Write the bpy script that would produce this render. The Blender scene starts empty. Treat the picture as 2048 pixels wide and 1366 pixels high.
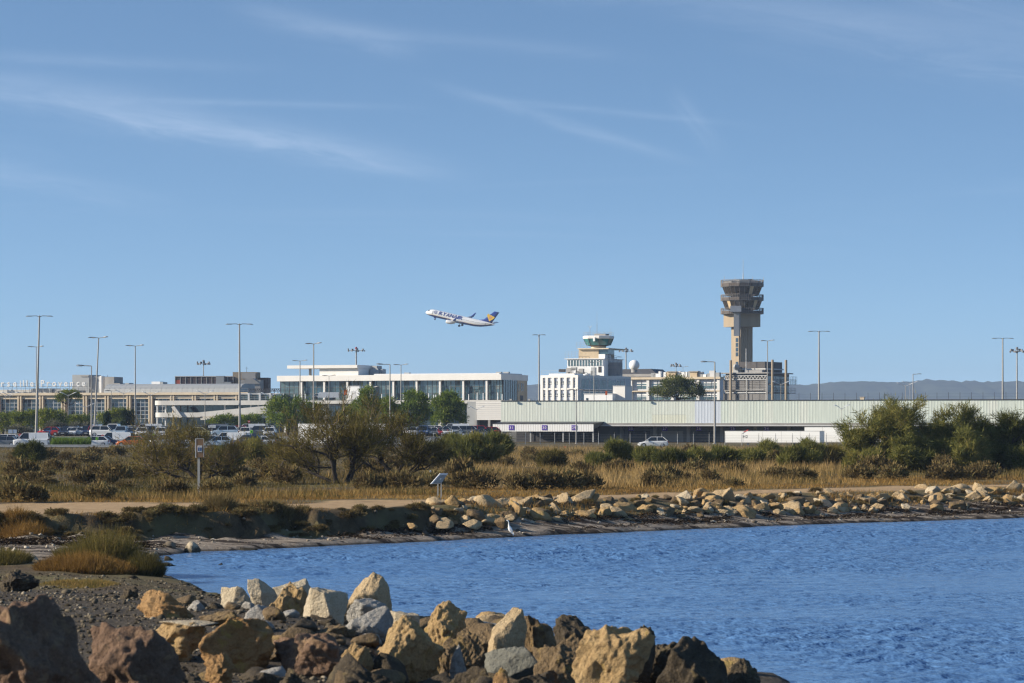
import bpy, bmesh, math, random
import numpy as np
from mathutils import Vector, Matrix

# ------------------------------------------------------------------ camera, sky, sun, exposure
F = 5690.0          # focal length in photo pixels (2048 wide)
EYE = 4.8           # eye height above the water
HZ = 850.0          # picture row of the horizon
scene = bpy.context.scene
COL = scene.collection
cam_d = bpy.data.cameras.new('camera')
cam = bpy.data.objects.new('camera', cam_d)
COL.objects.link(cam)
cam.location = (0, 0, EYE)
cam.rotation_euler = (math.radians(90), 0, 0)
cam_d.sensor_width = 36.0
cam_d.lens = F * 36.0 / 2048.0
cam_d.shift_y = (HZ - 683.0) / 2048.0
cam_d.clip_start = 0.5
cam_d.clip_end = 60000
cam_d.dof.use_dof = True
cam_d.dof.focus_distance = 420
cam_d.dof.aperture_fstop = 4.2
scene.camera = cam

SUN_AZ = math.radians(83)      # to the left of straight behind the camera
SUN_EL = math.radians(23)
sdir = Vector((-math.sin(SUN_AZ) * math.cos(SUN_EL), -math.cos(SUN_AZ) * math.cos(SUN_EL), math.sin(SUN_EL)))
sun_d = bpy.data.lights.new('sun', 'SUN')
sun_d.energy = 5.0
sun_d.angle = math.radians(0.53)
sun_d.color = (1.0, 0.89, 0.73)
sun = bpy.data.objects.new('sun', sun_d)
COL.objects.link(sun)
sun.location = (0, 0, 200)
sun.rotation_euler = (-sdir).to_track_quat('-Z', 'Y').to_euler()

scene.view_settings.view_transform = 'Standard'
scene.view_settings.look = 'None'
scene.view_settings.gamma = 1.0
scene.view_settings.exposure = 0.52
scene.view_settings.use_curve_mapping = False
scene.render.engine = 'CYCLES'
scene.cycles.max_bounces = 6
scene.cycles.diffuse_bounces = 2
scene.cycles.glossy_bounces = 3
scene.cycles.transmission_bounces = 3
scene.cycles.transparent_max_bounces = 6
scene.cycles.volume_bounces = 0
scene.cycles.caustics_reflective = False
scene.cycles.caustics_refractive = False
scene.cycles.use_denoising = True
scene.cycles.filter_width = 1.3


class NT:
    """tiny helper round a node tree"""
    def __init__(self, tree):
        self.t = tree
        self.n = tree.nodes
        self.l = tree.links

    def new(self, kind, **kw):
        nd = self.n.new(kind)
        for k, v in kw.items():
            setattr(nd, k, v)
        return nd

    def put(self, sock, v):
        if v is None:
            return
        if isinstance(v, bpy.types.NodeSocket):
            self.l.new(v, sock)
        else:
            sock.default_value = v

    def math(self, op, a, b=None, c=None, clamp=False):
        nd = self.new('ShaderNodeMath', operation=op, use_clamp=clamp)
        self.put(nd.inputs[0], a)
        self.put(nd.inputs[1], b)
        if c is not None:
            self.put(nd.inputs[2], c)
        return nd.outputs[0]

    def mix(self, fac, a, b, mode='MIX'):
        nd = self.new('ShaderNodeMix', data_type='RGBA', blend_type=mode)
        self.put(nd.inputs[0], fac)
        self.put(nd.inputs[6], a)
        self.put(nd.inputs[7], b)
        return nd.outputs[2]

    def noise(self, vec, scale, detail=4, rough=0.55, dist=0.0):
        nd = self.new('ShaderNodeTexNoise')
        if vec is not None:
            self.l.new(vec, nd.inputs['Vector'])
        nd.inputs['Scale'].default_value = scale
        nd.inputs['Detail'].default_value = detail
        nd.inputs['Roughness'].default_value = rough
        nd.inputs['Distortion'].default_value = dist
        return nd.outputs['Fac']

    def ramp(self, fac, stops):
        nd = self.new('ShaderNodeValToRGB')
        cr = nd.color_ramp
        while len(cr.elements) < len(stops):
            cr.elements.new(0.5)
        for e, (p, c) in zip(cr.elements, stops):
            e.position = p
            e.color = (c[0], c[1], c[2], 1.0)
        self.l.new(fac, nd.inputs[0])
        return nd.outputs[0]

    def mapr(self, v, a, b, c=0.0, d=1.0, smooth=False):
        nd = self.new('ShaderNodeMapRange')
        if smooth:
            nd.interpolation_type = 'SMOOTHSTEP'
        self.put(nd.inputs[0], v)
        for i, x in enumerate((a, b, c, d)):
            nd.inputs[i + 1].default_value = x
        return nd.outputs[0]


world = bpy.data.worlds.new('World')
scene.world = world
world.use_nodes = True


def build_world():
    w = NT(world.node_tree)
    w.n.clear()
    out = w.new('ShaderNodeOutputWorld')
    bg = w.new('ShaderNodeBackground')
    w.l.new(bg.outputs[0], out.inputs[0])
    tc = w.new('ShaderNodeTexCoord')
    sep = w.new('ShaderNodeSeparateXYZ')
    w.l.new(tc.outputs['Generated'], sep.inputs[0])
    x, y, z = sep.outputs
    # the sky is clean and dry: read it a little higher than the horizon layer
    zz = w.math('ADD', w.math('MULTIPLY', w.math('MAXIMUM', z, 0.0), SKY_ZMUL), SKY_ZADD)
    cmb = w.new('ShaderNodeCombineXYZ')
    w.l.new(x, cmb.inputs[0]); w.l.new(y, cmb.inputs[1]); w.l.new(zz, cmb.inputs[2])
    nrm = w.new('ShaderNodeVectorMath', operation='NORMALIZE')
    w.l.new(cmb.outputs[0], nrm.inputs[0])
    sky = w.new('ShaderNodeTexSky', sky_type='NISHITA')
    sky.sun_disc = False
    sky.sun_elevation = SUN_EL
    # Blender: rotation 0 = sun towards +Y, positive turns towards +X
    sky.sun_rotation = math.atan2(sdir.x, sdir.y)
    sky.altitude = 20
    sky.air_density = 1.0
    sky.dust_density = 0.6
    sky.ozone_density = 1.6
    w.l.new(nrm.outputs[0], sky.inputs[0])
    col = w.mix(1.0, sky.outputs[0], SKY_TINT + (1,), 'MULTIPLY')
    # thin cirrus in azimuth / elevation (hundredths of a degree, so about one photo pixel)
    az = w.math('MULTIPLY', w.math('ARCTAN2', x, y), F)
    hyp = w.math('SQRT', w.math('ADD', w.math('MULTIPLY', x, x), w.math('MULTIPLY', y, y)))
    el = w.math('MULTIPLY', w.math('ARCTAN2', z, hyp), F)
    streaks = [  # px, py, half length, half width, angle (down to the right), strength
        (330, 243, 420, 34, 9, .50), (560, 285, 330, 22, 9, .42), (520, 209, 260, 7, 1, .30), (90, 190, 260, 30, 4, .26),
        (650, 58, 170, 24, 12, .40), (90, 368, 230, 20, 11, .40), (1130, 248, 240, 11, 17, .40),
        (1395, 248, 75, 16, 52, .30), (1850, 95, 420, 55, 11, .30), (930, 82, 300, 15, 5, .22),
        (170, 127, 330, 12, 2, .22), (1210, 222, 260, 7, 6, .26), (1500, 20, 500, 25, 6, .20), (2100, 60, 300, 30, 14, .25),
        (740, 335, 160, 10, 6, .15)]
    total, grain = None, {}
    for (px, py, hl, hw, ang, st) in streaks:
        a0 = math.atan((px - 1024) / F) * F
        e0 = math.atan((HZ - py) / F) * F
        ca, sa = math.cos(math.radians(ang)), math.sin(math.radians(ang))
        dx = w.math('SUBTRACT', az, a0)
        dy = w.math('SUBTRACT', el, e0)
        p = w.math('SUBTRACT', w.math('MULTIPLY', dx, ca), w.math('MULTIPLY', dy, sa))
        q = w.math('ADD', w.math('MULTIPLY', dx, sa), w.math('MULTIPLY', dy, ca))
        pn = w.math('MULTIPLY', p, 1 / hl)
        key = min((2, 10, 17, 52), key=lambda k: abs(k - ang))
        if key not in grain:
            cg, sg = math.cos(math.radians(key)), math.sin(math.radians(key))
            nv = w.new('ShaderNodeCombineXYZ')
            w.l.new(w.math('MULTIPLY', w.math('SUBTRACT', w.math('MULTIPLY', az, cg), w.math('MULTIPLY', el, sg)), 1 / 240), nv.inputs[0])
            w.l.new(w.math('MULTIPLY', w.math('ADD', w.math('MULTIPLY', az, sg), w.math('MULTIPLY', el, cg)), 1 / 34), nv.inputs[1])
            grain[key] = w.noise(nv.outputs[0], 1.0, 7, 0.68, 0.7)
        n = grain[key]
        qn = w.math('MULTIPLY', w.math('ADD', q, w.math('MULTIPLY', w.math('SUBTRACT', n, 0.5), hw * 1.6)), 1 / hw)
        g = w.math('EXPONENT', w.math('MULTIPLY', w.math('ADD', w.math('MULTIPLY', pn, w.math('MULTIPLY', pn, w.math('MULTIPLY', pn, pn))), w.math('MULTIPLY', qn, qn)), -1.0))
        v = w.math('MULTIPLY', w.math('MULTIPLY', g, st), w.mapr(n, 0.28, 0.72, 0.15, 1.0))
        total = v if total is None else w.math('ADD', total, v)
    # the same thin veil over the whole sky
    gv = w.new('ShaderNodeCombineXYZ')
    zs = w.math('ADD', w.math('MAXIMUM', z, 0.0), 0.10)
    w.l.new(w.math('DIVIDE', x, zs), gv.inputs[0])
    w.l.new(w.math('MULTIPLY', w.math('DIVIDE', y, zs), 2.2), gv.inputs[1])
    veil = w.noise(gv.outputs[0], 0.55, 6, 0.6, 1.2)
    veil = w.math('MULTIPLY', w.mapr(veil, 0.52, 0.80, 0.0, 1.0, True), 0.22)
    veil = w.math('MULTIPLY', veil, w.mapr(z, 0.02, 0.10, 0.0, 1.0, True))
    total = w.math('ADD', total, veil)
    total = w.math('MINIMUM', w.math('MULTIPLY', total, CLOUD_GAIN), 0.8)
    col = w.mix(total, col, CLOUD_COL + (1,))
    w.l.new(col, bg.inputs[0])
    bg.inputs[1].default_value = SKY_STRENGTH


SKY_STRENGTH = 0.109
SKY_ZMUL, SKY_ZADD = 2.6, 0.085
SKY_TINT = (0.89, 1.06, 1.15)
CLOUD_GAIN = 0.32
CLOUD_COL = (6.2, 6.9, 8.0)
build_world()
world.cycles.sampling_method = 'MANUAL'
world.cycles.sample_map_resolution = 256

# ------------------------------------------------------------------ helpers
R = math.radians
rng = random.Random(7)
nrg = np.random.default_rng(11)
MATS = {}


def mat(name, col, rough=0.7, var=0.12, scale=3.0, metal=0.0, spec=0.4, bump=0.0, bscale=None, col2=None, streak=False, coat=0.0, coords='Object'):
    """procedural material: colour broken up by noise, faint grain relief, optional rain streaks"""
    if name in MATS:
        return MATS[name]
    m = bpy.data.materials.new(name)
    m.use_nodes = True
    t = NT(m.node_tree)
    p = t.n['Principled BSDF']
    tc = t.new('ShaderNodeTexCoord')
    vec = tc.outputs[coords]
    if streak:
        mp = t.new('ShaderNodeMapping')
        t.l.new(vec, mp.inputs[0])
        mp.inputs['Scale'].default_value = (1.0, 1.0, 0.12)
        vec = mp.outputs[0]
    n = t.noise(vec, scale, 5, 0.6)
    hi = tuple(min(1, c * (1 + var)) for c in col) + (1,)
    lo = tuple(c * (1 - var) for c in col) + (1,) if col2 is None else tuple(col2) + (1,)
    c = t.mix(t.mapr(n, 0.3, 0.7), lo, hi)
    t.l.new(c, p.inputs['Base Color'])
    p.inputs['Roughness'].default_value = rough
    p.inputs['Metallic'].default_value = metal
    p.inputs['Specular IOR Level'].default_value = spec
    if coat:
        p.inputs['Coat Weight'].default_value = coat
    if bump:
        b = t.new('ShaderNodeBump')
        b.inputs['Strength'].default_value = bump
        n2 = t.noise(tc.outputs[coords], bscale or scale * 4, 4, 0.6)
        t.l.new(n2, b.inputs['Height'])
        b.inputs['Distance'].default_value = 0.05
        t.l.new(b.outputs[0], p.inputs['Normal'])
    MATS[name] = m
    return m


def leaf_mat(name, stops, trans=0.25):
    """foliage: colour from each leaf's own 'tint'"""
    if name in MATS:
        return MATS[name]
    m = bpy.data.materials.new(name)
    m.use_nodes = True
    t = NT(m.node_tree)
    t.n.clear()
    out = t.new('ShaderNodeOutputMaterial')
    at = t.new('ShaderNodeAttribute', attribute_name='tint')
    c = t.ramp(at.outputs['Fac'], stops)
    d = t.new('ShaderNodeBsdfDiffuse')
    tr = t.new('ShaderNodeBsdfTranslucent')
    t.l.new(c, d.inputs[0])
    t.l.new(c, tr.inputs[0])
    mx = t.new('ShaderNodeMixShader')
    mx.inputs[0].default_value = trans
    t.l.new(d.outputs[0], mx.inputs[1])
    t.l.new(tr.outputs[0], mx.inputs[2])
    t.l.new(mx.outputs[0], out.inputs[0])
    MATS[name] = m
    return m


class MB:
    """collects faces of one part"""
    def __init__(self):
        self.v = []
        self.f = []

    def add(self, vs, fs):
        o = len(self.v)
        self.v.extend([tuple(p) for p in vs])
        self.f.extend([tuple(i + o for i in f) for f in fs])
        return self

    def box(self, x0, x1, y0, y1, z0, z1):
        return self.add([(x0, y0, z0), (x1, y0, z0), (x1, y1, z0), (x0, y1, z0), (x0, y0, z1), (x1, y0, z1), (x1, y1, z1), (x0, y1, z1)],
                        [(0, 3, 2, 1), (4, 5, 6, 7), (0, 1, 5, 4), (1, 2, 6, 5), (2, 3, 7, 6), (3, 0, 4, 7)])

    def quad(self, a, b, c, d):
        return self.add([a, b, c, d], [(0, 1, 2, 3)])

    def prism(self, poly, axis, a, b):
        """polygon in the two other axes, extruded along axis from a to b"""
        n = len(poly)
        def P(p, t):
            return {'x': (t, p[0], p[1]), 'y': (p[0], t, p[1]), 'z': (p[0], p[1], t)}[axis]
        vs = [P(p, a) for p in poly] + [P(p, b) for p in poly]
        fs = [tuple(range(n))[::-1], tuple(range(n, 2 * n))] + [(i, (i + 1) % n, n + (i + 1) % n, n + i) for i in range(n)]
        return self.add(vs, fs)

    def rings(self, rings, cap=True):
        """loft equal-sized rings"""
        n = len(rings[0])
        vs = [p for r in rings for p in r]
        fs = []
        for k in range(len(rings) - 1):
            for i in range(n):
                j = (i + 1) % n
                fs.append((k * n + i, k * n + j, (k + 1) * n + j, (k + 1) * n + i))
        if cap:
            fs.append(tuple(range(n))[::-1])
            fs.append(tuple((len(rings) - 1) * n + i for i in range(n)))
        return self.add(vs, fs)

    def tube(self, p0, p1, r0, r1=None, n=8, cap=True):
        r1 = r0 if r1 is None else r1
        p0, p1 = Vector(p0), Vector(p1)
        d = (p1 - p0)
        if d.length < 1e-6:
            return self
        d.normalize()
        a = d.orthogonal().normalized()
        b = d.cross(a)
        rr = []
        for p, r in ((p0, r0), (p1, r1)):
            rr.append([p + (a * math.cos(2 * math.pi * i / n) + b * math.sin(2 * math.pi * i / n)) * r for i in range(n)])
        return self.rings(rr, cap)

    def path(self, pts, r, n=6):
        for a, b in zip(pts[:-1], pts[1:]):
            self.tube(a, b, r, r, n)
        return self

    def lathe(self, prof, n=12, c=(0, 0, 0), ph=0.0):
        """profile of (r, z)"""
        rr = [[(c[0] + r * math.cos(2 * math.pi * i / n + ph), c[1] + r * math.sin(2 * math.pi * i / n + ph), c[2] + z) for i in range(n)] for r, z in prof]
        return self.rings(rr)

    def ball(self, c, r, n=12, m=7, sz=1.0):
        prof = [(max(1e-3, r * math.sin(math.pi * k / m)), -r * sz * math.cos(math.pi * k / m)) for k in range(m + 1)]
        return self.lathe(prof, n, c)

    def mesh(self, name, m=None, smooth=False):
        me = bpy.data.meshes.new(name)
        me.from_pydata([tuple(p) for p in self.v], [], self.f)
        me.update()
        if m is not None:
            me.materials.append(m)
        if smooth:
            me.polygons.foreach_set('use_smooth', [True] * len(me.polygons))
        return me

    def build(self, name, m, parent=None, smooth=False):
        return link(name, self.mesh(name, m, smooth), parent)


def link(name, me, parent=None, loc=None, rz=0.0, scale=None):
    o = bpy.data.objects.new(name, me)
    COL.objects.link(o)
    if parent is not None:
        o.parent = parent
    if loc is not None:
        o.location = loc
    if rz:
        o.rotation_euler = (0, 0, rz)
    if scale is not None:
        o.scale = scale
    return o


def tag(o, label=None, cat=None, group=None, kind=None):
    if label: o['label'] = label
    if cat: o['category'] = cat
    if group: o['group'] = group
    if kind: o['kind'] = kind
    return o


def thing(name, label, cat, loc=(0, 0, 0), rz=0.0, group=None):
    o = link(name, None, None, loc, rz)
    o.empty_display_size = 0.5
    return tag(o, label, cat, group)


def copy_tree(o, parent=None):
    c = o.copy()
    COL.objects.link(c)
    c.parent = parent
    for ch in o.children:
        copy_tree(ch, c)
    return c


def np_mesh(name, V, FA, m=None, tint=None, smooth=False):
    """big mesh from numpy arrays, all faces with the same number of corners"""
    V = np.ascontiguousarray(V, dtype=np.float32)
    FA = np.ascontiguousarray(FA, dtype=np.int32)
    n, k = FA.shape
    me = bpy.data.meshes.new(name)
    me.vertices.add(len(V))
    me.vertices.foreach_set('co', V.ravel())
    me.loops.add(n * k)
    me.loops.foreach_set('vertex_index', FA.ravel())
    me.polygons.add(n)
    me.polygons.foreach_set('loop_start', np.arange(0, n * k, k, dtype=np.int32))
    if smooth:
        me.polygons.foreach_set('use_smooth', np.ones(n, dtype=bool))
    me.update(calc_edges=True)
    if tint is not None:
        a = me.attributes.new('tint', 'FLOAT', 'POINT')
        a.data.foreach_set('value', np.ascontiguousarray(tint, dtype=np.float32))
    if m is not None:
        me.materials.append(m)
    return me


def at(px, py, D):
    """the point at distance D that the photo shows at this pixel"""
    return Vector(((px - 1024) * D / F, D, EYE + (HZ - py) * D / F))


def mpp(D):
    return D / F


class Fac:
    """a facade frame: local x along the front, local y into the building; theta turns the front towards the left"""
    def __init__(self, px, D, theta, zb):
        self.X0, self.Y0 = (px - 1024) * D / F, D
        self.c, self.s = math.cos(R(theta)), math.sin(R(theta))
        self.th, self.zb = R(theta), zb

    def u(self, px, v=0.0):
        k = (px - 1024) / F
        return (k * (self.Y0 + v * self.c) - self.X0 - v * self.s) / (self.c + k * self.s)

    def v(self, px, u=0.0):
        k = (px - 1024) / F
        return (k * (self.Y0 - u * self.s) - self.X0 - u * self.c) / (self.s - k * self.c)

    def z(self, py, u=0.0, v=0.0):
        return EYE + (HZ - py) * (self.Y0 - u * self.s + v * self.c) / F - self.zb

    def world(self, u, v, z):
        return (self.X0 + u * self.c + v * self.s, self.Y0 - u * self.s + v * self.c, self.zb + z)

    def root(self, name, label, cat, group=None):
        return thing(name, label, cat, (self.X0, self.Y0, self.zb), -self.th, group)


_wv = nrg.normal(size=(64, 3))
_wp = nrg.uniform(0, 6.28, 64)


def waves(P, freq, seed=0, octaves=4, rough=0.55):
    """cheap smooth noise, about -1..1, from sums of plane waves"""
    P = np.asarray(P, dtype=np.float64)
    out = np.zeros(P.shape[0])
    amp, fq, tot = 1.0, freq, 0.0
    r = np.random.default_rng(seed)
    for o in range(octaves):
        acc = np.zeros(P.shape[0])
        for k in range(7):
            d = r.normal(size=P.shape[1])
            d *= fq / np.linalg.norm(d) * r.uniform(0.6, 1.4)
            acc += np.sin(P @ d + r.uniform(0, 6.28))
        out += amp * acc / 2.6
        tot += amp
        amp *= rough
        fq *= 2.05
    return out / tot


def sstep(a, b, x):
    t = np.clip((x - a) / (b - a), 0, 1)
    return t * t * (3 - 2 * t)

# ------------------------------------------------------------------ land, water, hills
BAY = np.array([(150, 228), (60, 171), (26.6, 147.6), (13.8, 136.8), (6, 128.6), (0, 122), (-4.6, 116.2), (-8.3, 111.6), (-11.8, 108), (-13.4, 103.5),
                (-12.6, 97.5), (-10.9, 89), (-9.0, 83), (-8.2, 78), (-5.6, 74), (-3, 70.5), (-0.6, 66), (1.6, 61), (3.6, 57.5), (4.7, 54), (5.0, 49),
                (4.6, 43), (4.0, 36), (6, 28), (14, 12), (18, -40), (18, -300), (2500, -300), (2500, 900)], dtype=float)


def bay_dist(X, Y):
    """distance to the waterline, positive on land"""
    d2 = np.full(X.shape, 1e12)
    inside = np.zeros(X.shape, dtype=bool)
    n = len(BAY)
    for i in range(n):
        a, b = BAY[i], BAY[(i + 1) % n]
        ab = b - a
        t = np.clip(((X - a[0]) * ab[0] + (Y - a[1]) * ab[1]) / (ab @ ab), 0, 1)
        d2 = np.minimum(d2, (X - a[0] - t * ab[0]) ** 2 + (Y - a[1] - t * ab[1]) ** 2)
        c = ((a[1] > Y) != (b[1] > Y)) & (X < (b[0] - a[0]) * (Y - a[1]) / (b[1] - a[1] + 1e-12) + a[0])
        inside ^= c
    return np.sqrt(d2) * np.where(inside, -1, 1)


BANK_X = [-400, -60, -25, -20, -15, -11, -7, -3, 0, 5, 14, 27, 60, 150, 400]
BANK_Y = [70, 95, 107.5, 110, 112, 114.5, 118, 122.5, 126.5, 132, 143, 154, 179, 240, 420]


def bank_t(X, Y):
    P = np.stack([X.ravel(), Y.ravel()], 1)
    wob = waves(P, 0.55, 3, 3).reshape(X.shape)
    fine = waves(P, 2.4, 6, 3).reshape(X.shape)
    return Y - np.interp(X, BANK_X, BANK_Y) + wob * np.where(X < -3, 1.9, 0.5) + fine * np.where(X < -3, .55, .1)


def land_z(X, Y):
    X = np.asarray(X, dtype=float); Y = np.asarray(Y, dtype=float)
    shp = X.shape
    X = X.ravel(); Y = Y.ravel()
    P = np.stack([X, Y], 1)
    d = bay_dist(X, Y) + 0.35 * waves(P, 0.9, 5, 3) * (Y < 260)
    t = bank_t(X, Y)
    near = np.interp(Y, [0, 22, 30, 36, 50, 60, 72, 82, 95, 108], [3.0, 1.4, .6, .35, .32, .40, .45, .42, .5, .5])
    hump = np.interp(Y, [0, 25, 36, 50, 58, 70, 80], [0, .2, .55, .85, .75, .28, 0.0]) * sstep(5.0, 9.0, d)
    wid = np.interp(Y, [0, 60, 75, 95, 108], [6, 5, 3.5, 5, 5.5])
    low = near * sstep(-0.6, 1.0, d / wid) ** 1.15
    low = low + hump
    low = np.where(d < 0, np.maximum(-1.2, 0.25 * d), low)
    low = low + 0.06 * waves(P, 1.6, 8, 3) * (d > 0.3)
    plat = 1.30 + 0.0017 * np.clip(Y - 115, 0, 300) + 0.05 * waves(P, 0.7, 9, 3) * (Y < 300)
    # the bank is a low cut cliff to the left, a long slope under the boulders to the right
    wa = np.interp(X, [-5, 0], [0.30, 4.5])
    k = sstep(-1, 1, t / wa) * (Y > 92)
    z = low * (1 - k) + np.maximum(plat, low) * k
    z = z + (sstep(-3.5, -1.0, t) * (1 - sstep(.3, 1.6, t)) * (X < 1) * (Y > 95)) * (.13 * waves(P, 2.6, 52, 3) + .07 * waves(P, 6.0, 53, 2))
    # the car park terrace and the airport behind the marsh
    terr = np.maximum(sstep(418, 424, Y) * (1 - sstep(-4, -1.5, X)), sstep(530, 545, Y)) * 1.2
    z = z + terr * (Y > 400)
    return z.reshape(shp)


def zat(x, y):
    return float(land_z(np.array([x]), np.array([y]))[0])


def axis(fine0, fine1, step, lo, hi, grow=1.12):
    a = list(np.arange(fine0, fine1 + step / 2, step))
    s, v = step, a[-1]
    while v < hi:
        s *= grow
        v += s
        a.append(v)
    s, v = step, a[0]
    b = []
    while v > lo:
        s *= grow * 1.1
        v -= s
        b.append(v)
    return np.array(b[::-1] + a)


gx = axis(-34, 34, 0.33, -8200, 8200)
gy = axis(28, 162, 0.36, -400, 8800, 1.07)
GX, GY = np.meshgrid(gx, gy)
GZ = land_z(GX, GY)
nx_, ny_ = len(gx), len(gy)
ii = np.arange(nx_ * ny_).reshape(ny_, nx_)
gf = np.stack([ii[:-1, :-1].ravel(), ii[:-1, 1:].ravel(), ii[1:, 1:].ravel(), ii[1:, :-1].ravel()], 1)
gv = np.stack([GX.ravel(), GY.ravel(), GZ.ravel()], 1)


def ground_material():
    m = bpy.data.materials.new('shore_ground')
    m.use_nodes = True
    t = NT(m.node_tree)
    p = t.n['Principled BSDF']
    tc = t.new('ShaderNodeTexCoord')
    o = tc.outputs['Object']
    big = t.noise(o, 0.25, 4)
    mid = t.noise(o, 1.7, 5, 0.62)
    fine = t.noise(o, 14, 4, 0.7)
    soil = t.mix(t.mapr(mid, .3, .7), (.055, .038, .022, 1), (.16, .115, .062, 1))
    soil = t.mix(t.mapr(big, .4, .62), soil, (.16, .135, .06, 1))
    path = t.mix(t.mapr(mid, .3, .7), (.38, .25, .13, 1), (.52, .36, .20, 1))
    path = t.mix(t.math('MULTIPLY', t.mapr(fine, .45, .7), .5), path, (.30, .21, .12, 1))
    # beach: pebbles and shells above, strips of rotting eelgrass along the tide line
    mp = t.new('ShaderNodeMapping')
    t.l.new(o, mp.inputs[0])
    mp.inputs['Rotation'].default_value = (0, 0, R(-38))
    mp.inputs['Scale'].default_value = (0.28, 1.6, 1)
    wr = t.noise(mp.outputs[0], 1.0, 5, 0.65, 0.8)
    vor = t.new('ShaderNodeTexVoronoi')
    t.l.new(o, vor.inputs['Vector'])
    vor.inputs['Scale'].default_value = 9
    peb = t.mix(vor.outputs['Color'], (.13, .10, .075, 1), (.50, .42, .33, 1))
    peb = t.mix(.45, peb, (.33, .27, .205, 1))
    beach = t.mix(t.mapr(wr, .47, .56), peb, (.040, .028, .020, 1))
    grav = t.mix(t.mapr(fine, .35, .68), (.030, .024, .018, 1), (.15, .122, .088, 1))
    zs = []
    for nm in ('path', 'beach', 'gravel'):
        zs.append(t.new('ShaderNodeAttribute', attribute_name=nm).outputs['Fac'])
    c = t.mix(zs[0], soil, path)
    c = t.mix(zs[1], c, beach)
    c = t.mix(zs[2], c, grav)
    # wet strip at the waterline
    g = t.new('ShaderNodeSeparateXYZ')
    t.l.new(o, g.inputs[0])
    wet = t.mapr(g.outputs[2], 0.035, 0.11, 0.35, 1.0, True)
    c = t.mix(1.0, c, wet, 'MULTIPLY')
    t.l.new(c, p.inputs['Base Color'])
    p.inputs['Roughness'].default_value = .9
    p.inputs['Specular IOR Level'].default_value = .2
    b = t.new('ShaderNodeBump')
    b.inputs['Strength'].default_value = .8
    b.inputs['Distance'].default_value = .12
    t.l.new(t.math('ADD', t.math('MULTIPLY', mid, .7), t.math('MULTIPLY', fine, .5)), b.inputs['Height'])
    t.l.new(b.outputs[0], p.inputs['Normal'])
    return m


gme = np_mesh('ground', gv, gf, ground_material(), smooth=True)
gt = bank_t(GX.ravel(), GY.ravel())
gd = bay_dist(GX.ravel(), GY.ravel())
gP = np.stack([GX.ravel(), GY.ravel()], 1)
wobp = waves(gP, 0.5, 21, 3)
p_lo = np.interp(GX.ravel(), [-30, -10, -4, 3], [1.3, 1.3, 2.0, 3.2]) + .5 * wobp
p_hi = np.interp(GX.ravel(), [-30, -18, -8, 0, 40], [17, 15.0, 10.5, 8.5, 8.5]) + .5 * wobp
pathw = sstep(-.4, .5, gt - p_lo) * (1 - sstep(-.6, .6, gt - p_hi)) * (GY.ravel() > 95)
beachw = (1 - sstep(-1.6, -.9, gt)) * sstep(88, 97, GY.ravel() + 2 * wobp)
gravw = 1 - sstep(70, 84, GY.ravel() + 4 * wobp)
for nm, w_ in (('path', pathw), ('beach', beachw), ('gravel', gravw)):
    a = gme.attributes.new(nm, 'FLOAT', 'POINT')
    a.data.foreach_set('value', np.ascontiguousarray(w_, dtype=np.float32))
tag(link('ground', gme), 'bare shore ground with a sandy path, pebble beach and marsh soil', kind='structure')


def water_material():
    m = bpy.data.materials.new('lagoon_water')
    m.use_nodes = True
    t = NT(m.node_tree)
    p = t.n['Principled BSDF']
    p.inputs['Base Color'].default_value = (.105, .225, .44, 1)
    p.inputs['Roughness'].default_value = .16
    p.inputs['IOR'].default_value = 1.33
    p.inputs['Specular IOR Level'].default_value = .5
    tc = t.new('ShaderNodeTexCoord')
    mp = t.new('ShaderNodeMapping')
    t.l.new(tc.outputs['Object'], mp.inputs[0])
    mp.inputs['Rotation'].default_value = (0, 0, R(12))
    mp.inputs['Scale'].default_value = (1.0, 1.0, 1)
    mp.inputs['Scale'].default_value = (0.55, 1.0, 1)
    n1 = t.noise(mp.outputs[0], 2.6, 3, .55, .4)
    n2 = t.noise(mp.outputs[0], 7.0, 2, .5, .2)
    b = t.new('ShaderNodeBump')
    b.inputs['Strength'].default_value = 1.0
    b.inputs['Distance'].default_value = .20
    wind = t.mapr(t.noise(tc.outputs['Object'], .09, 3, .5), .35, .65, .45, 1.15, True)
    t.l.new(t.math('MULTIPLY', t.math('ADD', n1, t.math('MULTIPLY', n2, .35)), wind), b.inputs['Height'])
    t.l.new(b.outputs[0], p.inputs['Normal'])
    return m


# wind ripples are real relief out to the far shore, finer than the bump below them
wx = axis(-16, 32, 0.13, -60, 2600, 1.5)
wrow = [30.0]
while wrow[-1] < 176:
    wrow.append(wrow[-1] + 0.075 + 0.0011 * (wrow[-1] - 30))
wrow = np.array([-320, -100, 0, 15] + wrow + [190, 230, 320, 500, 900])
WX, WY = np.meshgrid(wx, wrow)
wp = np.stack([WX.ravel(), WY.ravel()], 1)


def ripple(P):
    h = np.zeros(len(P))
    r = np.random.default_rng(5)
    for lam, amp, cnt in ((2.6, .020, 7), (1.25, .026, 10), (.55, .024, 14)):
        for _ in range(cnt):
            a = R(-62) + r.normal(0, .55)
            l_ = lam * r.uniform(.7, 1.4)
            kx, ky = math.cos(a) * 2 * math.pi / l_, math.sin(a) * 2 * math.pi / l_
            ph = P[:, 0] * kx + P[:, 1] * ky + r.uniform(0, 6.28)
            h += amp / math.sqrt(cnt) * 1.7 * np.sin(ph + .35 * np.sin(ph))
    return h


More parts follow.
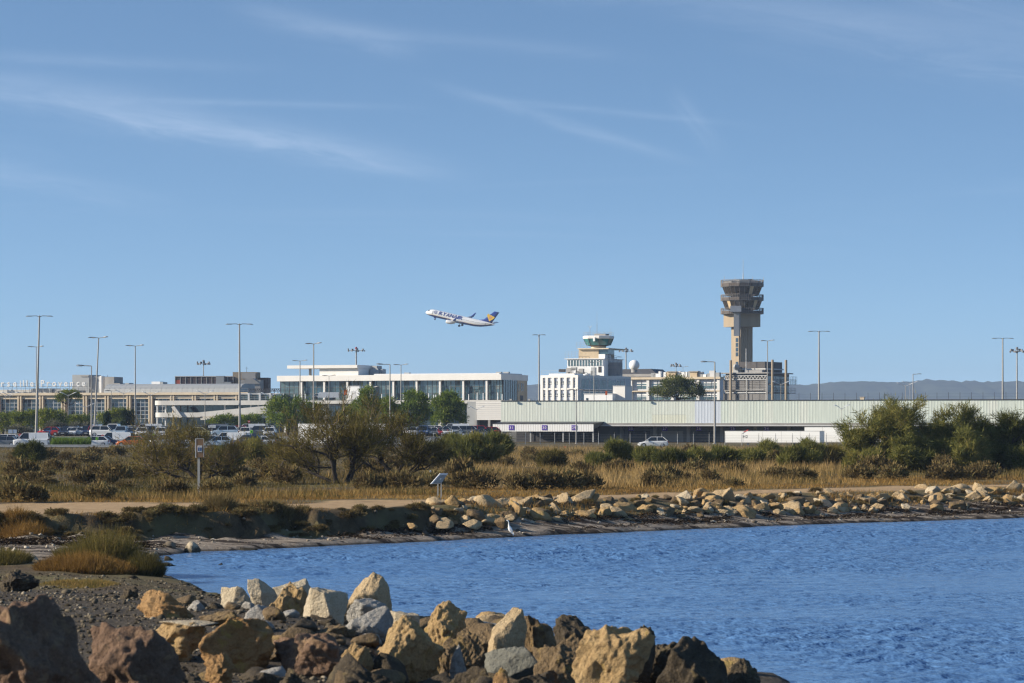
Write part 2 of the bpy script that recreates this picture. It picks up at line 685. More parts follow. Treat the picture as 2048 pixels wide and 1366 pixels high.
inn = (wp[:, 1] > 29) & (wp[:, 1] < 176) & (wp[:, 0] > -17) & (wp[:, 0] < 33)
patch = np.clip(0.72 + 0.55 * waves(wp * np.array([.10, .17]), 1.0, 31, 3), .2, 1.5)
wz = np.where(inn, ripple(wp) * patch, 0.0)
wz *= sstep(0.0, 5.0, -bay_dist(wp[:, 0], wp[:, 1])) * .85 + .15
nn = len(wx)
wi = np.arange(len(wp)).reshape(len(wrow), nn)
wf = np.stack([wi[:-1, :-1].ravel(), wi[:-1, 1:].ravel(), wi[1:, 1:].ravel(), wi[1:, :-1].ravel()], 1)
tag(link('water', np_mesh('water', np.column_stack([wp, wz]), wf, water_material(), smooth=True)), 'blue rippled lagoon water', kind='structure')


def hills():
    xs = np.linspace(-2600, 3600, 560)
    D0 = 7200.0
    px = xs * F / D0 + 1024
    top = np.interp(px, [-1200, 300, 560, 900, 1050, 1100, 1400, 1590, 1650, 1800, 1920, 2048, 2400, 3800], [792, 790, 789, 782, 768, 763, 762, 767, 765, 762.5, 761, 763.5, 768, 790])
    rr = np.random.default_rng(3)
    base = EYE + (HZ - top) * D0 / F
    base += 5 * waves(xs[:, None], .012, 4, 4)
    base += rr.normal(0, 1.2, len(xs))
    rows, deps = [], [0, 150, 320, 520, 760, 1100]
    frac = [1.0, .86, .66, .45, .22, 0]
    V, n = [], len(xs)
    for k, (dp, fr) in enumerate(zip(deps, frac)):
        jit = waves(np.column_stack([xs, np.full(n, dp)]), .02, 17 + k, 4) * (10 if 0 < k < 5 else 0)
        V.append(np.column_stack([xs, np.full(n, D0 - dp) + (rr.normal(0, 12, n) if k else 0), 3 + (base - 3) * fr + jit]))
    V.append(np.column_stack([xs, np.full(n, D0 + 900), np.full(n, 2.0)]))
    V = np.concatenate([V[-1]] + V[:-1])
    ix = np.arange(len(V)).reshape(-1, n)
    fa = np.stack([ix[:-1, :-1].ravel(), ix[:-1, 1:].ravel(), ix[1:, 1:].ravel(), ix[1:, :-1].ravel()], 1)
    m = mat('hill_woods', (.055, .062, .035), 1.0, .45, .012, spec=0.0, bump=0)
    tag(link('hills', np_mesh('hills', V, fa, m, smooth=True)), 'low wooded hills fading into blue haze behind the airport', kind='structure')


hills()

# ------------------------------------------------------------------ airport buildings
M_WHITE = mat('white_render', (.80, .775, .73), .75, .05, .35, streak=True)
M_GREYW = mat('grey_white_panel', (.62, .62, .62), .6, .06, .5)
M_CREAM = mat('cream_concrete', (.66, .55, .40), .8, .10, .4, streak=True)
M_CONC = mat('pale_concrete', (.60, .585, .55), .85, .10, .4, streak=True)
M_GREYC = mat('grey_concrete', (.33, .32, .305), .85, .14, .5, streak=True)
M_DARKM = mat('dark_metal', (.055, .055, .06), .5, .2, 2)
M_MULL = mat('mullion_metal', (.50, .51, .52), .4, .1, 2, metal=.3)
M_DMULL = mat('dark_mullion', (.09, .085, .08), .5, .2, 2)
M_GLASS = mat('terminal_glass', (.035, .075, .095), .06, .35, .22, spec=.9)
M_GLASS2 = mat('lighter_glass', (.085, .135, .15), .08, .35, .3, spec=.9)
M_BLUEG = mat('dark_blue_glass', (.014, .028, .045), .07, .4, .3, spec=.8)
M_TEAL = mat('teal_cab_glass', (.05, .19, .20), .08, .4, .6, spec=.9)
M_METROOF = mat('zinc_roof', (.36, .37, .37), .55, .10, .25, metal=.2)
M_TAN = mat('tan_concrete', (.55, .44, .30), .85, .10, .5, streak=True)
M_BROWN = mat('brown_panel', (.11, .075, .06), .7, .25, .6)
M_RED = mat('red_panel', (.45, .10, .06), .6, .1, 1)
M_ORANGE = mat('orange_sign', (.85, .16, .03), .5, .05, 1)
M_LETTER = mat('white_letter', (.85, .85, .84), .5, .03, 1)
M_PURPLE = mat('purple_sign', (.10, .055, .36), .5, .06, 1)
M_TOWERC = mat('tower_concrete', (.35, .28, .195), .85, .10, .35, streak=True)
M_BRONZE = mat('bronze_rail', (.085, .066, .054), .6, .2, .8)
M_STEEL = mat('galvanised_steel', (.42, .42, .41), .5, .12, 1.5, metal=.4)

FONT_CACHE = {}


def glyph(ch):
    """outline of one character as vertices and faces, height about 1"""
    if ch not in FONT_CACHE:
        cu = bpy.data.curves.new('glyph', 'FONT')
        cu.body = ch
        cu.resolution_u = 3
        o = bpy.data.objects.new('glyph', cu)
        COL.objects.link(o)
        dg = bpy.context.evaluated_depsgraph_get()
        me = o.evaluated_get(dg).to_mesh()
        vs = [tuple(v.co) for v in me.vertices]
        fs = [tuple(p.vertices) for p in me.polygons]
        FONT_CACHE[ch] = (vs, fs)
        bpy.data.objects.remove(o)
        bpy.data.curves.remove(cu)
    return FONT_CACHE[ch]


def letter_mb(ch, x, z, h, y=0.0, w=None, th=0.06, bold=0.0):
    """upright character facing -y, its foot at (x, z), centred on x; h = scale"""
    vs, fs = glyph(ch)
    xs = [v[0] for v in vs]
    cx = (min(xs) + max(xs)) / 2
    sx = h if w is None else w / (max(xs) - min(xs))
    b = MB()
    n = len(vs)
    F1 = [(x + (v[0] - cx) * sx, y, z + v[1] * h) for v in vs]
    b.add(F1, fs)
    if bold:
        for q, (ox, oz) in enumerate(((bold, 0), (-bold, 0), (0, bold * .7), (0, -bold * .7))):
            b.add([(p[0] + ox, y - .012 * (q + 1), p[2] + oz) for p in F1], fs)
    b.add([(p[0], y + th, p[2]) for p in F1], [f[::-1] for f in fs])
    # rim
    cnt = {}
    for f in fs:
        for i in range(len(f)):
            e = (f[i], f[(i + 1) % len(f)])
            cnt[e] = 1
    for (i, j) in cnt:
        if (j, i) not in cnt:
            b.add([F1[i], F1[j], (F1[j][0], y + th, F1[j][2]), (F1[i][0], y + th, F1[i][2])], [(3, 2, 1, 0)])
    return b


def glazing(root, u0, u1, z0, z1, v, nx, nz, gm, mm, mw=.07, name='pane', tilt=True):
    """a window field: panes as parts, mullion bars as one lattice part"""
    dx, dz = (u1 - u0) / nx, (z1 - z0) / nz
    me = MB().box(-dx / 2 + .01, dx / 2 - .01, -.02, .02, -dz / 2 + .01, dz / 2 - .01).mesh(name, gm)
    for i in range(nx):
        for k in range(nz):
            o = link(name, me, root, (u0 + (i + .5) * dx, v, z0 + (k + .5) * dz))
            if tilt:
                o.rotation_euler = (rng.gauss(0, .012), 0, rng.gauss(0, .02))
    b = MB()
    for i in range(nx + 1):
        x = u0 + i * dx
        b.box(x - mw / 2, x + mw / 2, v - .09, v + .03, z0, z1)
    for k in range(1, nz):
        z = z0 + k * dz
        b.box(u0, u1, v - .075, v + .025, z - mw / 2, z + mw / 2)
    b.build('mullion', mm, root)


def railing(root, pts, h, m, step=1.5, bars=3, r=.025, name='railing'):
    b = MB()
    for a, c in zip(pts[:-1], pts[1:]):
        a, c = Vector(a), Vector(c)
        n = max(1, int((c - a).length / step))
        for i in range(n + 1):
            p = a.lerp(c, i / n)
            b.tube(p, p + Vector((0, 0, h)), r, r, 4)
        for k in range(bars):
            z = h * (k + 1) / bars
            b.tube(a + Vector((0, 0, z)), c + Vector((0, 0, z)), r, r, 4)
    return b.build(name, m, root)


def white_terminal():
    f = Fac(1005, 700, 23, 3.0)
    t = f.root('terminal_building', 'long white airport terminal with tall glass bays and a flat overhanging roof', 'building')
    uL, uR = f.u(557), 0.0
    L = f.v(1056)
    zt, zb = f.z(748.3), f.z(759.8)
    zg = f.z(803)
    roof = MB().box(uL, uR, -.9, L, zb, zt).build('roof', M_WHITE, t)
    MB().box(f.u(745), uR - 1.2, .8, L - 1, zt, zt + .32).build('roof_edge', M_GREYW, roof)
    for px in (985, 1000, 800):
        u = f.u(px) - 1
        MB().box(u - .7, u + .7, 6, 7, zt + .32, zt + .7).build('roof_hatch', M_METROOF, roof)
    # upper storey with its own canopy
    za, zc = f.z(733.6), f.z(727.2)
    MB().box(f.u(639), f.u(716.5), .0, 8, zt, za).build('upper_storey', M_WHITE, t)
    MB().box(f.u(577.5), f.u(717.5), -.9, 9, za, zc).build('upper_canopy', M_WHITE, t)
    MB().box(f.u(614), f.u(617.5), 1, 1.6, zt, za).build('canopy_column', M_GREYC, t)
    pl = MB().box(f.u(719), f.u(735), 6, 10, zt, f.z(734)).build('plant_unit', M_METROOF, t)
    MB().box(f.u(722), f.u(731), 6.5, 9.5, f.z(734) + .01, f.z(728)).build('plant_box', M_METROOF, pl)
    MB().box(f.u(735) + .05, f.u(741), 7, 9, zt, f.z(735)).build('plant_unit', M_METROOF, t)
    # glass bays between white columns
    cols = [558.5, 604.5, 650, 696.2, 742.2, 788.2, 834.7, 881.3, 928, 974.7]
    us = [f.u(p) for p in cols]
    cm = MB().box(-.24, .24, -.55, .05, zg - 6, zb - .01).mesh('column', M_WHITE)
    for u in us[1:]:
        link('column', cm, t, (u, 0, 0))
    ends = us + [uR - .25]
    for i in range(len(us)):
        glazing(t, ends[i] + .05, ends[i + 1] - .05, zg - 1, zb, .55, 5, 4, M_GLASS if i % 3 else M_GLASS2, M_DMULL, .10)
        # rooms behind the glass: pale wall panels stand just inside
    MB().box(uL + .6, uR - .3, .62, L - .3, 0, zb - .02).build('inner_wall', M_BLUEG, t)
    for i in range(len(us)):
        for _ in range(3):
            a = rng.uniform(ends[i] + .3, ends[i + 1] - 1.6)
            zz = zg + rng.choice([0.1, 1.7, 3.1])
            w_ = rng.uniform(.6, 1.5)
            MB().box(a, a + w_, .50, .525, zz, zz + rng.uniform(.5, 1.2)).build('window_blind', M_GLASS2 if rng.random() < .5 else mat('pale_blind', (.20, .25, .26), .4, .2, 1), t)
    # right end: recessed glass, then a tan wall with slit windows
    vs = f.v(1034)
    r = MB().box(uR - .02, uR + .02, .4, vs, zg - 6, zb).build('end_glazing', M_GLASS2, t)
    b = MB()
    for k in range(7):
        v = .5 + k * (vs - .5) / 6
        b.box(uR + .02, uR + .10, v - .05, v + .05, zg - 6, zb)
    b.build('mullion', M_DMULL, t)
    MB().box(uR - .5, uR + .02, vs, L - .5, zg - 6, zb).build('end_wall', M_TAN, t)
    for k, pxv in enumerate((1037.5, 1042.5, 1046)):
        v = f.v(pxv)
        MB().box(uR + .02, uR + .06, v - .28, v + .28, f.z(781), f.z(765)).build('slit_window', M_BLUEG, t)
    MB().box(uR + .02, uR + .06, f.v(1040), f.v(1046), zg, f.z(790)).build('side_door', M_DARKM, t)
    # approach deck in front and the clad lower volume
    f2 = Fac(1003, 660, 20, 3.0)
    d = f2.root('terminal_deck', 'concrete approach deck with white posts in front of the glass terminal', 'deck')
    zd1, zd0 = f2.z(800), f2.z(806.5)
    ud0 = f2.u(536)
    MB().box(ud0, f2.u(1003), 0, 11, zd0, zd1).build('parapet', M_CONC, d)
    MB().box(ud0, f2.u(925), .8, 10.5, zd0 - .5, zd0).build('deck_slab', M_GREYC, d)
    for px in (560, 640, 720, 800, 870, 915):
        MB().box(f2.u(px) - .35, f2.u(px) + .35, 3, 4, 0, zd0 - .5).build('pier', M_CONC, d)
    pm = MB().tube((0, 0, 0), (0, 0, 1.9), .11, .10, 8).mesh('post', M_LETTER)
    for px, ytop in ((565, 785), (587, 787), (609, 786), (631, 788), (762, 787), (783, 786), (805, 788), (856, 786), (866, 789), (870, 789), (924, 788), (936, 788), (953, 785), (965, 786), (994, 785), (1003, 788)):
        link('post', pm, d, (f2.u(px), .5, zd1), scale=(1, 1, (800 - ytop) / 16.4))
    MB().box(f2.u(552), f2.u(562), .1, .3, zd1, zd1 + 1.6).build('glass_screen', M_GLASS2, d)
    f3 = Fac(1003, 610, 18, 3.0)
    e = f3.root('clad_annex', 'low annex clad in white boards below the terminal with a dark loading bay', 'building')
    zt3 = f3.z(803)
    u0, u1 = f3.u(930), f3.u(1004)
    ud = f3.u(952)
    z_open = f3.z(840)
    MB().box(u0, ud, 1.2, 14, 0, zt3).build('end_wall', M_METROOF, e)
    nb = 9
    bh = (zt3 - z_open) / nb
    bm_ = MB().box(ud, u1, 0, .25, .02, bh - .03).mesh('cladding_board', M_WHITE)
    for k in range(nb):
        o = link('cladding_board', bm_, e, (0, rng.uniform(0, .03), z_open + k * bh))
    MB().box(ud, u1, .25, 14, z_open, zt3 - .02).build('wall', M_GREYW, e)
    MB().box(ud, u1, 2.5, 3, 0, z_open).build('loading_bay', M_DARKM, e)
    for px in (951.5, 978, 1003):
        MB().box(f3.u(px) - .25, f3.u(px) + .25, .05, .6, 0, z_open).build('bay_column', M_GREYC, e)
    # small things on the deck
    p = at(709, 800, 655)
    k = thing('lift_kiosk', 'plain white box kiosk standing on the deck beside the pines', 'kiosk', (p.x, p.y + 4, zd1 + 3.0), -R(20))
    w_ = mpp(655) * 13
    h_ = mpp(655) * 27
    MB().box(-w_, w_, -1.2, 3.0, 0, h_).build('shell', M_LETTER, k)
    MB().box(-w_ - .05, w_ + .05, -1.26, 3.05, h_, h_ + .15).build('roof_cap', M_GREYW, k)
    MB().box(-.6, .6, -1.24, -1.19, 0, 2.1).build('door', M_GREYW, k)
    p = at(691, 797, 650)
    s = thing('orange_signboard', 'small orange signboard on the deck left of the white kiosk', 'sign', (p.x, p.y, p.z - .4))
    MB().box(-.35, .35, -.04, .04, 1.2, 2.4).build('panel', M_ORANGE, s)
    MB().tube((0, .06, 0), (0, .06, 1.3), .05, .05, 6).build('post', M_STEEL, s)
    p = at(650, 800, 652)
    v = thing('delivery_truck', 'white delivery truck parked on the deck before the glass terminal', 'truck', (p.x, p.y + 2, zd1 + 3.0))
    L_ = mpp(652) * 26
    MB().box(-L_ * .5, L_, 0, 2.2, .5, 1.75).build('cargo_box', M_LETTER, v)
    MB().prism([(-L_, .4), (-L_ * .52, .4), (-L_ * .52, 1.5), (-L_ * .75, 1.5), (-L_, .9)], 'y', .1, 2.1).build('cab', M_LETTER, v)
    MB().prism([(-L_ * .92, .95), (-L_ * .6, .95), (-L_ * .6, 1.4), (-L_ * .75, 1.4)], 'y', .07, 2.13).build('cab_window', M_BLUEG, v)
    for x in (-L_ * .75, L_ * .6):
        MB().tube((x, .05, .42), (x, 2.15, .42), .42, .42, 14).build('wheel', M_DARKM, v)


def old_terminal():
    f = Fac(320, 760, 16, 3.0)
    t = f.root('old_terminal_building', 'long sand-coloured terminal with dark glass bays under a grey metal roof', 'building')
    zc1, zc0 = f.z(785), f.z(790)
    zb1, zb0 = f.z(792.5), f.z(797.5)
    u0, u1 = f.u(-60), f.u(497)
    MB().box(u0, u1, -.6, 20, zc0, zc1).build('cornice', M_CREAM, t)
    MB().box(u0, u1, .35, 20, zb0 - .02, zc0).build('frieze', M_CREAM, t)
    MB().box(u0, u1, .05, .34, zb0, zb1).build('beam', M_CREAM, t)
    cw = mpp(760)
    cm = MB().box(-1.4 * cw, 1.4 * cw, -.35, .6, 0, zc0 - .01).mesh('column', M_CREAM)
    px = 40.5 - 88
    bays = []
    while px < 500:
        for o in (-2.7, 2.7):
            link('column', cm, t, (f.u(px + o), 0, 0))
        bays.append(px)
        px += 43.6
    for i, p in enumerate(bays):
        if p + 43.6 < 500:
            glazing(t, f.u(p + 4.5), f.u(p + 39), f.z(845), zb0 - .02, .7, 4, 6, M_BLUEG, M_MULL if i % 2 else M_STEEL, .13)
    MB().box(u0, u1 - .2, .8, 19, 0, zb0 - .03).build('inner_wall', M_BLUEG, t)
    # curved standing-seam roof in sheets
    ua, ub = f.u(204), f.u(477)
    n = 26
    w = (ub - ua) / n
    zr = f.z(767.5) - zc1
    prof = [(1.0, 0), (1.4, zr * .45), (2.6, zr * .82), (4.6, zr), (12, zr * 1.02), (12, 0)]
    sm = MB().prism(prof, 'x', .015, w - .015)
    sm.box(-.04, .05, 1.36, 2, 0, zr * .5)
    sme = sm.mesh('roof_sheet', M_METROOF)
    for i in range(n):
        link('roof_sheet', sme, t, (ua + i * w, rng.uniform(0, .03), zc1 + .01))
    rl = MB()
    railing(t, [(f.u(200), -.3, zc1), (u1, -.3, zc1)], 1.0, M_STEEL, 2.2, 2)
    # flat left roof with its clutter
    MB().box(f.u(-40), f.u(118), 3, 12, zc1, f.z(778)).build('roof_house', M_CONC, t)
    MB().box(f.u(56), f.u(96), 2, 8, zc1, f.z(776)).build('roof_house', M_METROOF, t)
    MB().box(f.u(98), f.u(150), 2.4, 7, zc1, f.z(780)).build('roof_house', M_GREYC, t)
    railing(t, [(f.u(-40), .5, zc1), (f.u(180), .5, zc1)], 1.2, M_DARKM, 1.8, 2)
    st = MB()
    for k in range(8):
        a = f.u(168 + k * 1.7)
        st.box(a, a + .24, 3, 4, f.z(775 + k * 1.2) - .1, f.z(775 + k * 1.2))
    st.tube((f.u(167), 3, f.z(772)), (f.u(183), 3, f.z(783)), .05, .05, 4)
    st.build('roof_stair', M_STEEL, t)
    # plant rooms
    b1 = MB().box(f.u(144.5, 12), f.u(178, 12), 12, 20, zc1, f.z(748.5, 0, 12)).build('plant_room', M_METROOF, t)
    MB().box(f.u(162, 12), f.u(177, 12), 11.8, 14, f.z(752.5, 0, 12), f.z(750, 0, 12)).build('louvre', M_GREYC, b1)
    MB().box(f.u(178.2, 13), f.u(205, 13), 13, 20, zc1, f.z(752, 0, 12)).build('plant_room', M_METROOF, t)
    MB().lathe([(mpp(772) * 5, zc1), (mpp(772) * 5, f.z(752, 0, 12)), (mpp(772) * 4, f.z(751, 0, 12))], 14, (f.u(204, 13), 13, 0)).build('stair_drum', M_GREYW, t)
    dk = MB().box(f.u(209, 12), f.u(228, 12), 12, 18, zc1, f.z(753, 0, 12)).build('dark_plant_box', M_GREYC, t)
    MB().box(f.u(228, 12), f.u(240, 12), 12, 16, zc1, f.z(766, 0, 12)).build('dark_plant_box', M_GREYC, t)
    MB().tube((f.u(212, 12), 13, f.z(753, 0, 12)), (f.u(212, 12), 13, f.z(749, 0, 12)), .06, .04, 5).build('aerial', M_DARKM, dk)
    for (a, b_, y0) in ((303, 320, 763), (320.3, 326, 764), (250, 258, 765.5), (212, 228, 768)):
        MB().box(f.u(a, 5), f.u(b_, 5), 5, 8, zc1 + zr * .9, f.z(y0, 0, 5)).build('roof_unit', M_LETTER if a in (303,) else M_METROOF, t)
    # standing letters on the roof
    s = f.root('roof_lettering', 'large white letters standing along the old terminal roof', 'sign')
    zl = f.z(771.3)
    capz = (f.z(758.5) - zl)
    H = capz / .72
    for ch, px in zip('Marseille', (-27, -10, 4, 16, 28.5, 39.5, 45.7, 52.7, 62.6)):
        letter_mb(ch, f.u(px), zl, H, .4, th=.3, bold=.05).build('letter', M_LETTER, s)
    for ch, px in zip('Provence', (84, 95.3, 107, 119, 130.6, 142.3, 155, 166)):
        letter_mb(ch, f.u(px), zl, H, .4, th=.3, bold=.05).build('letter', M_LETTER, s)
    b = MB()
    b.tube((f.u(-30), .75, zl - .1), (f.u(172), .75, zl - .1), .06, .06, 5)
    b.tube((f.u(-30), .75, zl + .8), (f.u(172), .75, zl + .8), .04, .04, 5)
    for k in range(24):
        u = f.u(-30) + k * (f.u(172) - f.u(-30)) / 23
        b.tube((u, .75, zc1), (u, .75, zl + .85), .05, .05, 5)
    b.build('support_frame', M_STEEL, s)


def brown_block():
    f = Fac(400, 830, 4, 3.0)
    t = f.root('brown_office_block', 'dark brown panelled roof storey with concrete plant tower behind the grey roof', 'building')
    z1, z0 = f.z(753), f.z(790)
    ua, ub = f.u(350), f.u(466)
    MB().box(ua, ub, .3, 10, z0, z1 - .05).build('wall', M_BROWN, t)
    n = 11
    w = (ub - ua) / n
    zm = f.z(760)
    up = MB().box(.1, w - .1, .15, .29, zm + .08, z1 - .1).mesh('panel', M_BROWN)
    lo = MB().box(.1, w - .1, .15, .29, f.z(768), zm - .08).mesh('panel', mat('plum_panel', (.085, .06, .065), .5, .2, 1))
    rd = MB().box(.1, w - .1, .13, .29, f.z(768), zm - .02).mesh('panel', M_RED)
    for i in range(n):
        link('panel', up, t, (ua + i * w, 0, 0))
        o = link('panel', rd if i == 0 else lo, t, (ua + i * w, 0, 0))
    b = MB()
    for i in range(n + 1):
        b.box(ua + i * w - .06, ua + i * w + .06, .05, .29, f.z(768), z1)
    b.box(ua, ub, -.05, .04, z1 - .06, z1 + .15)
    b.build('mullion', M_CONC, t)
    MB().box(ua, f.u(470), 0, 12, 0, z0 + .1).build('lower_wall', M_GREYC, t)
    tw = MB().box(f.u(462), f.u(511), 3, 9, z0, f.z(744.2, 0, 3)).build('plant_tower', M_TOWERC, t)
    MB().box(f.u(483, 2.7), f.u(511, 2.7), 2.7, 2.98, f.z(757), f.z(745.5)).build('louvre', M_GREYC, tw)  # plain grey panel for the unlit right half, shade put into its colour
    MB().tube((f.u(491, 3), 5, f.z(744, 0, 3)), (f.u(491, 3), 5, f.z(733, 0, 3)), .06, .04, 5).tube((f.u(488.5, 3), 5, f.z(736, 0, 3)), (f.u(493.5, 3), 5, f.z(736, 0, 3)), .04, .04, 5).build('aerial', M_DARKM, tw)
    MB().box(f.u(482), f.u(523), -2, 6, z0, f.z(760)).build('dark_house', M_GREYC, t)
    MB().prism([(f.u(482), f.z(768)), (f.u(495), f.z(757)), (f.u(508), f.z(757)), (f.u(523), f.z(768))], 'y', -2.3, 3).build('sloping_roof', M_GREYC, t)
    MB().box(f.u(511), f.u(532), 4, 9, z0, f.z(755)).build('dark_house', M_BROWN, t)
    for a, c, y0 in ((432, 448, 752), (498, 505, 761), (447, 462, 764)):
        MB().box(f.u(a, -1), f.u(c, -1), -1.2, .0, f.z(770), f.z(y0)).build('duct_box', M_METROOF if a != 498 else M_LETTER, t)
    # low glazed link with white fins towards the glass terminal
    f = Fac(520, 720, 6, 3.0)
    l_ = f.root('glazed_link', 'low glazed link with pale fins between the old and the glass terminal', 'building')
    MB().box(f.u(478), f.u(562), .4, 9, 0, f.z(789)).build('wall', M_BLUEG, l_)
    MB().box(f.u(478), f.u(562), -.2, 9.3, f.z(789), f.z(786.5)).build('roof', M_GREYW, l_)
    glazing(l_, f.u(480), f.u(560), f.z(808), f.z(789), .35, 10, 2, M_GLASS2, M_DMULL, .1)
    fm = MB().box(-.22, .22, -.5, .1, f.z(812), f.z(786)).mesh('fin', M_LETTER)
    for px in (498, 520, 541):
        link('fin', fm, l_, (f.u(px), 0, 0))
    tr = MB()
    a, b_ = (f.u(496), 1, f.z(780)), (f.u(560), 1, f.z(780))
    tr.box(a[0], b_[0], .9, 1.1, f.z(778.5), f.z(777))
    tr.box(a[0], b_[0], .9, 1.1, f.z(783), f.z(782))
    k = 15
    for i in range(k):
        x0, x1 = a[0] + (b_[0] - a[0]) * i / k, a[0] + (b_[0] - a[0]) * (i + 1) / k
        tr.tube((x0, 1, f.z(778)), ((x0 + x1) / 2, 1, f.z(783)), .09, .09, 4).tube(((x0 + x1) / 2, 1, f.z(783)), (x1, 1, f.z(778)), .09, .09, 4)
    for i in range(6):
        x0 = a[0] + (b_[0] - a[0]) * i / 5
        tr.tube((x0, 1, f.z(789)), (x0, 1, f.z(777)), .1, .1, 4)
    tr.build('roof_truss', M_DARKM, l_)


def ramp():
    f = Fac(420, 640, 15, 3.0)
    t = f.root('access_viaduct', 'pale concrete access viaduct with a curved end and a sloping ramp before the old terminal', 'viaduct')
    z1, z0 = f.z(801), f.z(810)
    u0, u1 = f.u(304), f.u(552)
    r_ = (z1 - z0)
    n = 8
    poly = [(u0 + 2.2 - 2.2 * math.cos(a), 2.2 - 2.2 * math.sin(a)) for a in [math.pi / 2 * k / n for k in range(n + 1)]]
    poly = poly + [(u1, 0), (u1, 9), (u0, 9)]
    MB().prism(poly, 'z', z0, z1).build('upper_deck', M_CONC, t)
    za, zb = f.z(825), f.z(834.5)
    poly2 = [(p[0] + .1, p[1] + .1) for p in poly]
    MB().prism(poly2[:n + 1] + [(f.u(400), .1), (f.u(400), 9), (u0 + .1, 9)], 'z', zb, za).build('lower_deck', M_CONC, t)
    # ramp parapet falling to the left
    b = MB()
    xa, xb = f.u(388), f.u(536)
    b.prism([(xa, f.z(834)), (xa, f.z(826)), (xb, f.z(812)), (xb, f.z(826))], 'y', -1.2, -.9)
    b.build('ramp_parapet', M_CONC, t)
    MB().prism([(f.u(350), f.z(812)), (f.u(366), f.z(834)), (f.u(360), f.z(836)), (f.u(344), f.z(814))], 'y', -.5, 1).build('stair_flight', M_CONC, t)
    MB().prism([(f.u(400), f.z(840)), (f.u(400), f.z(833)), (f.u(550), f.z(823)), (f.u(550), f.z(836))], 'y', .3, 7).build('ramp', M_CONC, t)
    for px in (310, 326.5, 341, 445, 497, 512, 530):
        MB().tube((f.u(px), 1.5, 0), (f.u(px), 1.5, z0), .2, .2, 8).build('pier', M_LETTER if px != 341 else M_CREAM, t)
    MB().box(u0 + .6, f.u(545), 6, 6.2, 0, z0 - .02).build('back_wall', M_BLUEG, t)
    railing(t, [(u0 + 1.5, .2, z1), (u1, .2, z1)], .9, M_STEEL, 2.5, 2)


